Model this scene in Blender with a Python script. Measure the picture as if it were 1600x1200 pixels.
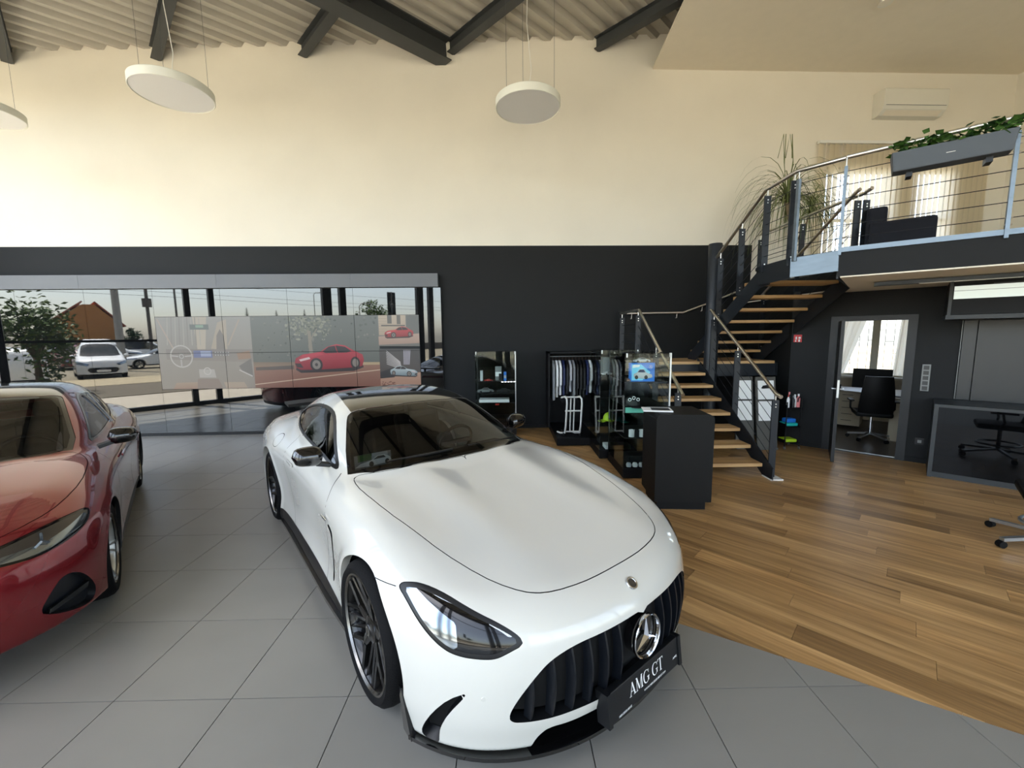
import bpy, bmesh, math, random
import numpy as np
from mathutils import Matrix, Vector
for _o in list(bpy.data.objects): bpy.data.objects.remove(_o)
SC = bpy.context.scene
COL = SC.collection
random.seed(7); np.random.seed(7)
R_ = math.radians

# ---------------------------------------------------------------- camera
CAM_H = 1.842
def cam_basis(pitch, roll, yaw):
    cy, sy, cp, sp = math.cos(yaw), math.sin(yaw), math.cos(pitch), math.sin(pitch)
    fwd = Vector((sy*cp, cy*cp, -sp)); right = Vector((cy, -sy, 0)); up = right.cross(fwd)
    c, s = math.cos(roll), math.sin(roll)
    return c*right+s*up, -s*right+c*up, fwd
_r, _u, _f = cam_basis(R_(6.70), R_(-0.62), R_(0.70))
cam_d = bpy.data.cameras.new('camera'); cam_d.sensor_width = 36.0; cam_d.lens = 640.6/1600*36.0
cam_d.clip_start = 0.05; cam_d.clip_end = 400
cam = bpy.data.objects.new('camera', cam_d); COL.objects.link(cam)
cam.matrix_world = Matrix(((_r.x, _u.x, -_f.x, 0), (_r.y, _u.y, -_f.y, 0), (_r.z, _u.z, -_f.z, CAM_H), (0, 0, 0, 1)))
SC.camera = cam

# ---------------------------------------------------------------- sky, sun, exposure
SC.view_settings.view_transform = 'Standard'; SC.view_settings.look = 'None'
SC.view_settings.gamma = 1.0; SC.view_settings.use_curve_mapping = False
SC.view_settings.exposure = 1.36
SUN_EL, SUN_DIR = 67.0, Vector((-0.90, -0.436, 0)).normalized()    # horizontal direction towards the sun, outside the glass front
wd = bpy.data.worlds.new('sky'); SC.world = wd; wd.use_nodes = True
_n = wd.node_tree.nodes; _l = wd.node_tree.links
_bg = _n['Background']; _sky = _n.new('ShaderNodeTexSky'); _sky.sky_type = 'NISHITA'; _sky.sun_disc = False
_sky.sun_elevation = R_(SUN_EL); _sky.sun_rotation = math.atan2(SUN_DIR.x, SUN_DIR.y)
_sky.air_density = 1.0; _sky.dust_density = 1.6; _sky.ozone_density = 1.0
_hs = _n.new('ShaderNodeHueSaturation'); _hs.inputs['Saturation'].default_value = .65
_l.new(_sky.outputs[0], _hs.inputs['Color']); _l.new(_hs.outputs[0], _bg.inputs[0]); _bg.inputs[1].default_value = 0.42
sun_d = bpy.data.lights.new('sun', 'SUN'); sun_d.energy = 13.0; sun_d.angle = R_(0.6); sun_d.color = (1.0, 0.95, 0.87)
sun = bpy.data.objects.new('sun', sun_d); COL.objects.link(sun)
_sd = Vector((SUN_DIR.x*math.cos(R_(SUN_EL)), SUN_DIR.y*math.cos(R_(SUN_EL)), math.sin(R_(SUN_EL))))
sun.rotation_euler = _sd.to_track_quat('Z', 'Y').to_euler(); sun.location = (-20, -12, 30)

# ---------------------------------------------------------------- materials
MATS = {}
def nodes_of(name):
    m = bpy.data.materials.new(name); m.use_nodes = True
    nt = m.node_tree; return m, nt, nt.nodes, nt.links, nt.nodes['Principled BSDF']
def sset(b, k, v):
    if k in b.inputs: b.inputs[k].default_value = v
def C4(c): return (c[0], c[1], c[2], 1.0)
def srgb(r, g, b):
    f = lambda v: ((v/255+0.055)/1.055)**2.4 if v > 10 else v/255/12.92
    return (f(r), f(g), f(b))
def mat(name, col, rough=0.5, metal=0.0, spec=0.5, coat=0.0, coat_rough=0.03, var=0.0, scale=6.0, bump=0.0, bscale=60.0,
        objvar=0.0, emit=None, estr=0.0, stretch=None, trans=0.0, alpha=1.0, ior=1.45, rvar=0.0, world=False):
    """Principled material with optional noise in colour, per-object tint and fine bump."""
    if name in MATS: return MATS[name]
    m, nt, n, l, b = nodes_of(name)
    b.inputs['Base Color'].default_value = C4(col); b.inputs['Roughness'].default_value = rough
    b.inputs['Metallic'].default_value = metal; sset(b, 'Specular IOR Level', spec); sset(b, 'IOR', ior)
    sset(b, 'Coat Weight', coat); sset(b, 'Coat Roughness', coat_rough)
    sset(b, 'Transmission Weight', trans); b.inputs['Alpha'].default_value = alpha
    if emit is not None:
        sset(b, 'Emission Color', C4(emit)); sset(b, 'Emission Strength', estr)
    src = None
    if var or bump or rvar:
        tc = n.new('ShaderNodeNewGeometry' if world else 'ShaderNodeTexCoord'); mp = n.new('ShaderNodeMapping'); l.new(tc.outputs['Position' if world else 'Object'], mp.inputs[0])
        if stretch: mp.inputs['Scale'].default_value = stretch
    if var:
        nz = n.new('ShaderNodeTexNoise'); nz.inputs['Scale'].default_value = scale; nz.inputs['Detail'].default_value = 6
        l.new(mp.outputs[0], nz.inputs[0])
        cr = n.new('ShaderNodeMapRange'); cr.inputs[1].default_value = 0.25; cr.inputs[2].default_value = 0.75
        cr.inputs[3].default_value = 1-var; cr.inputs[4].default_value = 1+var; l.new(nz.outputs[0], cr.inputs[0]); src = cr.outputs[0]
    if objvar:
        oi = n.new('ShaderNodeObjectInfo'); mr = n.new('ShaderNodeMapRange'); mr.inputs[3].default_value = 1-objvar; mr.inputs[4].default_value = 1+objvar
        l.new(oi.outputs['Random'], mr.inputs[0])
        if src is None: src = mr.outputs[0]
        else:
            mm = n.new('ShaderNodeMath'); mm.operation = 'MULTIPLY'; l.new(src, mm.inputs[0]); l.new(mr.outputs[0], mm.inputs[1]); src = mm.outputs[0]
    if src is not None:
        vm = n.new('ShaderNodeVectorMath'); vm.operation = 'SCALE'; vm.inputs[0].default_value = col[:3]
        l.new(src, vm.inputs['Scale']); l.new(vm.outputs[0], b.inputs['Base Color'])
    if rvar:
        nr = n.new('ShaderNodeTexNoise'); nr.inputs['Scale'].default_value = scale*0.6; nr.inputs['Detail'].default_value = 4; l.new(mp.outputs[0], nr.inputs[0])
        rr = n.new('ShaderNodeMapRange'); rr.inputs[1].default_value = .3; rr.inputs[2].default_value = .7
        rr.inputs[3].default_value = max(rough-rvar, .02); rr.inputs[4].default_value = rough+rvar
        l.new(nr.outputs[0], rr.inputs[0]); l.new(rr.outputs[0], b.inputs['Roughness'])
    if bump:
        nb = n.new('ShaderNodeTexNoise'); nb.inputs['Scale'].default_value = bscale; nb.inputs['Detail'].default_value = 3; l.new(mp.outputs[0], nb.inputs[0])
        bp = n.new('ShaderNodeBump'); bp.inputs['Strength'].default_value = bump; bp.inputs['Distance'].default_value = 0.01
        l.new(nb.outputs[0], bp.inputs['Height']); l.new(bp.outputs[0], b.inputs['Normal'])
    MATS[name] = m; return m
def glass_mat(name, tint=(1, 1, 1), gloss=0.0, rough=0.0, ior=1.5):
    """Thin architectural pane: see-through with Fresnel reflection."""
    if name in MATS: return MATS[name]
    m = bpy.data.materials.new(name); m.use_nodes = True; n = m.node_tree.nodes; l = m.node_tree.links
    for x in list(n):
        if x.type != 'OUTPUT_MATERIAL': n.remove(x)
    out = [x for x in n if x.type == 'OUTPUT_MATERIAL'][0]
    tr = n.new('ShaderNodeBsdfTransparent'); tr.inputs[0].default_value = C4(tint)
    gl = n.new('ShaderNodeBsdfGlossy'); gl.inputs['Roughness'].default_value = rough
    lw = n.new('ShaderNodeLayerWeight'); lw.inputs[0].default_value = .5; pw = n.new('ShaderNodeMath'); pw.operation = 'POWER'; pw.inputs[1].default_value = 5.0
    f0 = ((ior-1)/(ior+1))**2+gloss; ma = n.new('ShaderNodeMath'); ma.operation = 'MULTIPLY_ADD'; ma.inputs[1].default_value = 1-f0; ma.inputs[2].default_value = f0
    mx = n.new('ShaderNodeMixShader'); l.new(lw.outputs['Facing'], pw.inputs[0]); l.new(pw.outputs[0], ma.inputs[0]); l.new(ma.outputs[0], mx.inputs[0])
    l.new(tr.outputs[0], mx.inputs[1]); l.new(gl.outputs[0], mx.inputs[2]); l.new(mx.outputs[0], out.inputs[0])
    MATS[name] = m; return m

# ---------------------------------------------------------------- mesh helpers
class MB:
    """collects shapes, then builds them as ONE mesh object"""
    def __init__(s): s.v = []; s.f = []
    def add(s, V, F):
        n = len(s.v); s.v += [tuple(float(c) for c in p) for p in V]; s.f += [tuple(i+n for i in f) for f in F]; return s
    def box(s, a, b, M=None):
        x0, y0, z0 = a; x1, y1, z1 = b
        V = [(x0,y0,z0),(x1,y0,z0),(x1,y1,z0),(x0,y1,z0),(x0,y0,z1),(x1,y0,z1),(x1,y1,z1),(x0,y1,z1)]
        if M is not None: V = [M @ Vector(p) for p in V]
        return s.add(V, [(0,3,2,1),(4,5,6,7),(0,1,5,4),(1,2,6,5),(2,3,7,6),(3,0,4,7)])
    def beam(s, p, q, w, h, up=(0, 0, 1)):
        """rectangular bar from p to q, w wide (sideways) and h high (along up)"""
        p = Vector(p); q = Vector(q); d = (q-p).normalized(); sd = d.cross(Vector(up)).normalized(); u = sd.cross(d).normalized()
        V = [P+sd*a*w/2+u*b*h/2 for P in (p, q) for a, b in ((-1,-1),(1,-1),(1,1),(-1,1))]
        return s.add(V, [(0,3,2,1),(4,5,6,7),(0,1,5,4),(1,2,6,5),(2,3,7,6),(3,0,4,7)])
    def tube(s, pts, r, n=10, cap=True, closed=False):
        P = [Vector(p) for p in pts]; m = len(P); rs = r if isinstance(r, (list, tuple)) else [r]*m
        ref = None; rings = []
        for i in range(m):
            a = P[i-1] if (i > 0 or closed) else P[i]; b = P[(i+1) % m] if (i < m-1 or closed) else P[i]
            d = (b-a).normalized()
            if ref is None: ref = Vector((0,0,1)) if abs(d.z) < .9 else Vector((1,0,0))
            sd = d.cross(ref).normalized(); ref = sd.cross(d).normalized()
            rings.append([P[i]+(sd*math.cos(2*math.pi*k/n)+ref*math.sin(2*math.pi*k/n))*rs[i] for k in range(n)])
        V = [p for rg in rings for p in rg]; F = []
        for i in range(m if closed else m-1):
            j = (i+1) % m
            for k in range(n): F.append((i*n+k, i*n+(k+1) % n, j*n+(k+1) % n, j*n+k))
        if cap and not closed: F += [tuple(range(n-1, -1, -1)), tuple((m-1)*n+k for k in range(n))]
        return s.add(V, F)
    def prism(s, poly, z0, z1, M=None):
        n = len(poly); V = [(p[0], p[1], z0) for p in poly]+[(p[0], p[1], z1) for p in poly]
        if M is not None: V = [M @ Vector(p) for p in V]
        return s.add(V, [tuple(range(n-1, -1, -1)), tuple(range(n, 2*n))]+[(i, (i+1) % n, n+(i+1) % n, n+i) for i in range(n)])
    def lathe(s, prof, n=24, M=None, a0=0.0, a1=2*math.pi):
        full = abs(a1-a0-2*math.pi) < 1e-6; k = n if full else n+1
        V = []
        for i in range(k):
            a = a0+(a1-a0)*i/n; V += [(r*math.cos(a), r*math.sin(a), z) for r, z in prof]
        if M is not None: V = [M @ Vector(p) for p in V]
        m = len(prof); F = []
        for i in range(n):
            j = (i+1) % k
            for q in range(m-1): F.append((i*m+q, j*m+q, j*m+q+1, i*m+q+1))
        return s.add(V, F)
    def quad(s, a, b, c, d): return s.add([a, b, c, d], [(0, 1, 2, 3)])
    def ell(s, c, r, n=12, m=8, M=None):
        V = []; F = []
        for i in range(m+1):
            t = math.pi*i/m
            for k in range(n):
                a = 2*math.pi*k/n; p = Vector((c[0]+r[0]*math.sin(t)*math.cos(a), c[1]+r[1]*math.sin(t)*math.sin(a), c[2]+r[2]*math.cos(t)))
                V.append(M @ p if M is not None else p)
        for i in range(m):
            for k in range(n): F.append((i*n+k, (i+1)*n+k, (i+1)*n+(k+1) % n, i*n+(k+1) % n))
        return s.add(V, F)
    def build(s, name, material, parent=None, bev=0.0, smooth=False, loc=None, seg=2):
        """one object; its vertices are stored relative to the thing it belongs to (or to loc)"""
        o = Vector(loc) if loc is not None else (ORIG.get(parent.name, Vector((0,0,0))) if parent is not None else Vector((0,0,0)))
        me = bpy.data.meshes.new(name); me.from_pydata([tuple(Vector(p)-o) for p in s.v], [], s.f); me.update()
        if bev or smooth:
            bm = bmesh.new(); bm.from_mesh(me)
            if smooth: bmesh.ops.remove_doubles(bm, verts=bm.verts, dist=1e-6)
            bmesh.ops.recalc_face_normals(bm, faces=bm.faces)
            if bev: bmesh.ops.bevel(bm, geom=[e for e in bm.edges if len(e.link_faces) == 2 and e.calc_face_angle(0) > .5], offset=bev, segments=seg, profile=.6, affect='EDGES', clamp_overlap=True)
            bm.to_mesh(me); bm.free()
            if smooth: me.shade_smooth(); 
        me.materials.append(MATS[material] if isinstance(material, str) else material)
        ob = bpy.data.objects.new(name, me); COL.objects.link(ob)
        if smooth:
            try: me.set_sharp_from_angle(angle=R_(40))
            except Exception: pass
        if parent is not None: ob.parent = parent; ORIG[ob.name] = o
        else: ob.location = o; ORIG[ob.name] = o
        return ob
ORIG = {}
def tag(o, label=None, cat=None, group=None, kind=None):
    if label: o['label'] = label
    if cat: o['category'] = cat
    if group: o['group'] = group
    if kind: o['kind'] = kind
    return o
def thing(name, label, cat, loc=(0, 0, 0), group=None, kind=None):
    o = bpy.data.objects.new(name, None); COL.objects.link(o); o.location = loc; o.empty_display_size = .1
    ORIG[o.name] = Vector(loc); return tag(o, label, cat, group, kind)
def struct(ob): ob['kind'] = 'structure'; return ob
def copy_tree(o, parent=None, loc=None, rotz=None):
    c = o.copy(); COL.objects.link(c); c.parent = parent
    if loc is not None: c.location = loc
    if rotz is not None: c.rotation_euler = (0, 0, rotz)
    ORIG[c.name] = ORIG.get(o.name, Vector((0, 0, 0)))
    for ch in list(o.children): copy_tree(ch, c)
    return c
def text_obj(name, txt, size, M, material, parent=None, font_shear=0.0, ext=0.0006, spacing=1.0, align='CENTER'):
    """lettering as a real, thin mesh; M places its local xy plane in the world"""
    cu = bpy.data.curves.new(name, 'FONT'); cu.body = txt; cu.size = size; cu.align_x = align; cu.align_y = 'CENTER'
    cu.extrude = ext; cu.shear = font_shear; cu.space_character = spacing; cu.resolution_u = 3
    t = bpy.data.objects.new(name+'_c', cu); COL.objects.link(t)
    dg = bpy.context.evaluated_depsgraph_get(); me = bpy.data.meshes.new_from_object(t.evaluated_get(dg))
    bpy.data.objects.remove(t); me.name = name
    o = ORIG.get(parent.name, Vector((0,0,0))) if parent is not None else Vector((0,0,0))
    me.transform(M); me.transform(Matrix.Translation(-o))
    me.materials.clear(); me.materials.append(MATS[material] if isinstance(material, str) else material)
    ob = bpy.data.objects.new(name, me); COL.objects.link(ob)
    if parent is not None: ob.parent = parent; ORIG[ob.name] = o
    return ob
def frame(o, ex, ey, ez=None):
    ex = Vector(ex).normalized(); ey = Vector(ey).normalized(); ez = ex.cross(ey).normalized() if ez is None else Vector(ez).normalized()
    return Matrix(((ex.x, ey.x, ez.x, o[0]), (ex.y, ey.y, ez.y, o[1]), (ex.z, ey.z, ez.z, o[2]), (0, 0, 0, 1)))
def clip_half(poly, a, b, c):
    """part of a convex polygon where a*x+b*y<=c"""
    out = []
    for i in range(len(poly)):
        p, q = poly[i], poly[(i+1) % len(poly)]; dp, dq = a*p[0]+b*p[1]-c, a*q[0]+b*q[1]-c
        if dp <= 0: out.append(p)
        if dp*dq < 0:
            t = dp/(dp-dq); out.append((p[0]+(q[0]-p[0])*t, p[1]+(q[1]-p[1])*t))
    return out
def star_mesh(M, R=.1, d=.008):
    """three-pointed star in a ring, local z forwards"""
    m = MB().lathe([(R*.90, 0), (R*.92, d), (R*.97, d*1.3), (R, d), (R, 0)], 48, M)
    for k in range(3):
        a = math.pi/2+k*2*math.pi/3; c = lambda r, q, z: M @ Vector((r*math.cos(q), r*math.sin(q), z))
        m.add([c(0, 0, d*1.6), c(R*.14, a-math.pi/3, 0), c(R*.93, a, d*.4), c(R*.14, a+math.pi/3, 0)], [(0, 1, 2), (0, 2, 3)])
    return m

# ================================================================ materials of the room
mat('cream_wall', srgb(228, 221, 205), .85, var=.03, scale=1.2, bump=.25, bscale=140, spec=.2)
mat('dark_wall', srgb(20, 21, 21), .62, var=.05, scale=1.5, bump=.08, bscale=180, spec=.3)
mat('soffit_white', srgb(228, 218, 198), .9, var=.02, bump=.1, bscale=160, spec=.2)
mat('tile', srgb(131, 128, 121), .30, var=.05, scale=1.6, bump=.03, bscale=90, objvar=.03, spec=.4, world=True, stretch=(1, 1.8, 1))
mat('grout', srgb(58, 57, 55), .9)
mat('steel_dark', srgb(27, 31, 36), .45, metal=.0, spec=.5, var=.04)
mat('roof_steel', srgb(58, 60, 60), .55, var=.04)
mat('roof_deck', srgb(176, 170, 156), .55, metal=.0, var=.03)
mat('galvanised', srgb(120, 132, 142), .42, metal=.7, var=.12, scale=5, stretch=(1, 1, 4))
mat('stainless', srgb(222, 218, 210), .34, metal=1.0)
mat('frame_black', srgb(15, 16, 18), .4)
mat('white_paint', srgb(228, 226, 218), .5)
mat('rubber', srgb(14, 14, 15), .75)
mat('office_wall', srgb(196, 186, 166), .8)
mat('office_floor', srgb(88, 82, 74), .35, var=.05)
mat('concrete', srgb(168, 160, 146), .9, var=.08, scale=.6, bump=.1, bscale=30)
mat('asphalt', srgb(124, 116, 98), .95, var=.10, scale=1.3, bump=.2, bscale=50)
mat('gravel', srgb(158, 146, 120), 1.0, var=.5, scale=38)
mat('dark_kerb', srgb(92, 84, 70), .9, var=.1)
mat('lawn', srgb(92, 108, 52), 1.0, var=.25, scale=9)
glass_mat('clear_glass', (.98, .99, .985), ior=1.32)
glass_mat('cab_glass', (.93, .97, .95), gloss=.0, ior=1.3)

def wood_mat(name, c1, c2, c3, rough=.34, objvar=.22, along='X'):
    m, nt, n, l, b = nodes_of(name)
    tc = n.new('ShaderNodeTexCoord'); oi = n.new('ShaderNodeObjectInfo')
    ad = n.new('ShaderNodeVectorMath'); ad.operation = 'ADD'
    sc = n.new('ShaderNodeVectorMath'); sc.operation = 'SCALE'; sc.inputs[0].default_value = (17, 31, 9); l.new(oi.outputs['Random'], sc.inputs['Scale'])
    l.new(tc.outputs['Object'], ad.inputs[0]); l.new(sc.outputs[0], ad.inputs[1])
    mp = n.new('ShaderNodeMapping'); mp.inputs['Scale'].default_value = (1.2, 26, 26) if along == 'X' else (26, 1.2, 26); l.new(ad.outputs[0], mp.inputs[0])
    nz = n.new('ShaderNodeTexNoise'); nz.inputs['Scale'].default_value = 1.0; nz.inputs['Detail'].default_value = 5; nz.inputs['Roughness'].default_value = .62; nz.inputs['Distortion'].default_value = .35; l.new(mp.outputs[0], nz.inputs[0])
    mp2 = n.new('ShaderNodeMapping'); mp2.inputs['Scale'].default_value = (.5, 5, 5) if along == 'X' else (5, .5, 5); l.new(ad.outputs[0], mp2.inputs[0])
    nz2 = n.new('ShaderNodeTexNoise'); nz2.inputs['Scale'].default_value = 1.0; nz2.inputs['Detail'].default_value = 2; l.new(mp2.outputs[0], nz2.inputs[0])
    mixv = n.new('ShaderNodeMath'); mixv.operation = 'MULTIPLY_ADD'; mixv.inputs[1].default_value = .55; l.new(nz.outputs[0], mixv.inputs[0])
    h = n.new('ShaderNodeMath'); h.operation = 'MULTIPLY'; h.inputs[1].default_value = .45; l.new(nz2.outputs[0], h.inputs[0]); l.new(h.outputs[0], mixv.inputs[2])
    cr = n.new('ShaderNodeValToRGB'); e = cr.color_ramp.elements; e[0].position = .33; e[0].color = C4(c1); e[1].position = .66; e[1].color = C4(c3)
    k = e.new(.5); k.color = C4(c2); l.new(mixv.outputs[0], cr.inputs[0])
    mr = n.new('ShaderNodeMapRange'); mr.inputs[3].default_value = 1-objvar; mr.inputs[4].default_value = 1+objvar; l.new(oi.outputs['Random'], mr.inputs[0])
    vm = n.new('ShaderNodeVectorMath'); vm.operation = 'SCALE'; l.new(cr.outputs[0], vm.inputs[0]); l.new(mr.outputs[0], vm.inputs['Scale'])
    l.new(vm.outputs[0], b.inputs['Base Color']); b.inputs['Roughness'].default_value = rough
    bp = n.new('ShaderNodeBump'); bp.inputs['Strength'].default_value = .08; bp.inputs['Distance'].default_value = .004; l.new(nz.outputs[0], bp.inputs['Height']); l.new(bp.outputs[0], b.inputs['Normal'])
    MATS[name] = m; return m
wood_mat('oak_floor', srgb(112, 81, 47), srgb(163, 126, 79), srgb(200, 161, 108))
wood_mat('oak_tread', srgb(150, 112, 68), srgb(184, 146, 96), srgb(204, 168, 118), rough=.45, objvar=.06)

# ================================================================ geometry of the place (metres; tile grid = world axes)
SQ = math.sqrt(.5)
WA = R_(1.5); WE = Vector((math.cos(WA), math.sin(WA), 0)); WN = Vector((math.sin(WA), -math.cos(WA), 0))   # back wall: along, into the room
def WP(s, d, z):                                   # point s metres along the back wall, d in front of it
    p = Vector((.5, 8.10, 0))+WE*(s-.5)+WN*d; return Vector((p.x, p.y, z))
def DP(u, v, z): return Vector(((u+v)*SQ, (v-u)*SQ, z))    # diagonal axes: u along the office wall, v away from the glass front
V_OFF, V_FAC = 11.35*SQ, -4.5*SQ
def roof_z(x, y): return 6.85+.0327*(x+y+.32)

# ---- floor: base slab, stone tiles, oak planks
WOODX, WA_, WB_, WC_ = -.25, -math.sin(R_(-31.3)), math.cos(R_(-31.3)), 0   # oak where x>WOODX and above the slanted border
WC_ = WA_*1.05+WB_*2.44
floor = struct(MB().prism([(-14, 9), (-14, 8), (4.2, -9.6), (14, 0), (14, 9)], -.16, -.012).build('floor', 'grout'))
tx0, ty0, TS = -2.04, 1.928, .6
def tile_polys(i, j):
    g = .0024; a, b = tx0+TS*i+g, ty0+TS*j+g; P = [(a, b), (a+TS-2*g, b), (a+TS-2*g, b+TS-2*g), (a, b+TS-2*g)]
    P = clip_half(P, -1, -1, 4.42)                                  # inside the glass front
    if len(P) < 3: return [], False
    full = [clip_half(P, 1, 0, WOODX-.004), clip_half(clip_half(P, -1, 0, -WOODX), WA_, WB_, WC_-.004)]
    full = [q for q in full if len(q) > 2]
    whole = len(P) == 4 and (max(p[0] for p in P) < WOODX or min(WC_-WA_*p[0]-WB_*p[1] for p in P) > .01)
    return ([P] if whole else full), whole
cands = []
for i in range(-20, 20):
    for j in range(-20, 12):
        cx, cy = tx0+TS*(i+.5), ty0+TS*(j+.5)
        if cy > 8.4 or cx-cy > 12: continue
        inview = cy > .9 and abs(cx) < 1.3*cy+.6
        cands.append(((0 if inview else 40)+math.hypot(cx, cy), i, j))
cands.sort(); nt_, rest, shared = 0, MB(), None
for d, i, j in cands:
    polys, whole = tile_polys(i, j)
    if not polys: continue
    if nt_ < 300 and d < 40:
        if whole and len(polys[0]) == 4 and shared is not None:
            o = shared.copy(); COL.objects.link(o); o.parent = floor; o.location = (tx0+TS*i, ty0+TS*j, 0)
        else:
            m = MB(); bx, by = tx0+TS*i, ty0+TS*j
            for P in polys: m.prism([(p[0]-bx, p[1]-by) for p in P], -.012, 0)
            o = m.build('floor_tile', 'tile', floor); o.location = (bx, by, 0)
            if whole and len(polys[0]) == 4 and shared is None: shared = o
        nt_ += 1
    else:
        for P in polys: rest.prism(P, -.012, 0)
tag(rest.build('floor_tiles_far', 'tile', floor), kind='stuff')
# planks run parallel to the office wall
PWD, PLN = .18, 1.32; np_, restp = 0, MB(); pc = []
for k in range(-12, 60):
    v0 = 1.0+PWD*k; off = (k*.47 % 1)*PLN
    for q in range(-9, 9):
        u0 = q*PLN+off; P = [(p.x, p.y) for p in (DP(u0+.0008, v0+.0008, 0), DP(u0+PLN-.0008, v0+.0008, 0), DP(u0+PLN-.0008, v0+PWD-.0008, 0), DP(u0+.0008, v0+PWD-.0008, 0))]
        P = clip_half(P, -1, 0, -WOODX); P = clip_half(P, -WA_, -WB_, -WC_) if len(P) > 2 else P
        P = clip_half(P, WN.x*-1, WN.y*-1, -WN.dot(Vector((.5, 8.10, 0)))) if len(P) > 2 else P
        P = clip_half(P, SQ, SQ, V_OFF+.25) if len(P) > 2 else P
        if len(P) < 3: continue
        c = DP(u0+PLN/2, v0+PWD/2, 0)
        if c.x > 13 or c.y < -6: continue
        inview = c.y > .4 and abs(c.x) < 1.32*c.y+1.1
        pc.append(((0 if inview else 40)+c.length, u0, v0, P))
pc.sort(key=lambda t: t[0])
for d, u0, v0, P in pc:
    if np_ < 300 and d < 40:
        c = DP(u0, v0, 0); ca, sa = SQ, -SQ
        m = MB().prism([((p[0]-c.x)*ca+(p[1]-c.y)*sa, -(p[0]-c.x)*sa+(p[1]-c.y)*ca) for p in P], -.012, 0)
        o = m.build('floor_plank', 'oak_floor', floor); o.location = c; o.rotation_euler = (0, 0, -math.pi/4); np_ += 1
    else: restp.prism([((p[0]-p[1])*SQ, (p[0]+p[1])*SQ) for p in P], -.012, 0)
if restp.v: tag(restp.build('floor_planks_far', 'oak_floor', floor), kind='stuff').rotation_euler = (0, 0, -math.pi/4)

# ---- back wall: cream above, dark below; window opening upstairs
S0, S1 = -13.0, 9.85; LZ = 3.55; WS0, WS1, WZ0, WZ1 = 5.96, 9.40, 2.86, 5.44
m = MB()
def wslab(m, s0, s1, z0, z1, d0=-.25, d1=0.0):
    V = [WP(s, d, z) for z in (z0, z1) for s, d in ((s0, d0), (s1, d0), (s1, d1), (s0, d1))]
    return m.add(V, [(0,3,2,1),(4,5,6,7),(0,1,5,4),(1,2,6,5),(2,3,7,6),(3,0,4,7)])
wslab(m, S0, 4.82, LZ, 7.6); wslab(m, 4.82, S1, 2.74, 2.9); wslab(m, 4.82, 6.22, 2.9, 5.0); wslab(m, 7.62, 7.98, 2.9, 5.0); wslab(m, 8.80, S1, 2.9, 5.0); wslab(m, 4.82, S1, 5.0, 7.6)
wall_back = struct(m.build('wall_back', 'cream_wall'))
m = MB(); wslab(m, S0, 4.82, 0, LZ, -.25, .012); wslab(m, 4.82, 5.3, 0, 2.44, -.25, .012); struct(m.build('wall_back_lower', 'dark_wall'))
m = MB(); wslab(m, S0, 4.82, 0, .07, .012, .024); struct(m.build('baseboard_back', 'dark_wall'))
# right end wall upstairs and far walls out of sight
m = MB(); p = WP(S1, 0, 0); q = p+Vector((.35, -3.0, 0)); q2 = p+Vector((.6, -8.8, 0))
m.prism([(p.x, p.y), (q.x, q.y), (q2.x, q2.y), (q2.x+.2, q2.y), (p.x+.2, p.y+.2)], 2.74, 7.7); struct(m.build('wall_right_upper', 'cream_wall'))
# ---- diagonal office wall with a doorway
UD0, UD1, DOORZ = -.83, -.07, 2.01; UL, UR = -1.43, 9.1; TH = .24
m = MB()
def dslab(m, u0, u1, v0, v1, z0, z1):
    V = [DP(u, v, z) for z in (z0, z1) for u, v in ((u0, v0), (u1, v0), (u1, v1), (u0, v1))]
    return m.add(V, [(0,1,2,3)[::-1],(4,5,6,7),(0,1,5,4),(1,2,6,5),(2,3,7,6),(3,0,4,7)])
dslab(m, UL, UD0, V_OFF, V_OFF+TH, 0, 2.5); dslab(m, UD1, UR, V_OFF, V_OFF+TH, 0, 2.5); dslab(m, UD0, UD1, V_OFF, V_OFF+TH, DOORZ, 2.5)
struct(m.build('wall_office', 'dark_wall'))
m = MB(); dslab(m, UL, UD0-.1, V_OFF-.012, V_OFF, 0, .07); dslab(m, UD1+.1, .62, V_OFF-.012, V_OFF, 0, .07); struct(m.build('baseboard_office', 'dark_wall'))
cL = DP(UL, V_OFF, 0); bw = WP(4.82, 0, 0)
struct(MB().prism([(cL.x, cL.y), (cL.x+.16, cL.y+.16), (bw.x+.16, bw.y), (bw.x, bw.y)], 0, 2.5).build('wall_stair_side', 'dark_wall'))
# ---- gallery slab
GZ0, GZ1 = 2.44, 2.74; GA = Vector((3.66, 4.58, 0)); GB = Vector((4.69, 3.74, 0)); gd = (GB-GA).normalized(); GC_ = GA+gd*7.5
bw2 = WP(4.72, 0, 0); bw3 = WP(S1, 0, 0)
slab = struct(MB().prism([(GA.x, GA.y), (GC_.x, GC_.y), (13.5, 1.5), (12.5, 8.4), (bw3.x, bw3.y), (bw2.x, bw2.y), (4.72, 5.70)], GZ0+.015, GZ1-.02).build('trim_1', 'dark_wall'))
struct(MB().prism([(GA.x+.02, GA.y-.01), (GC_.x, GC_.y), (13.4, 1.6), (12.4, 8.3), (bw3.x, bw3.y), (bw2.x, bw2.y), (4.74, 5.70)], GZ0, GZ0+.014).build('ceiling_gallery', 'soffit_white'))
struct(MB().prism([(GA.x, GA.y), (GC_.x, GC_.y), (13.5, 1.5), (12.5, 8.4), (bw3.x, bw3.y), (bw2.x, bw2.y), (4.72, 5.70)], GZ1-.019, GZ1).build('floor_gallery', 'office_floor'))
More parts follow.
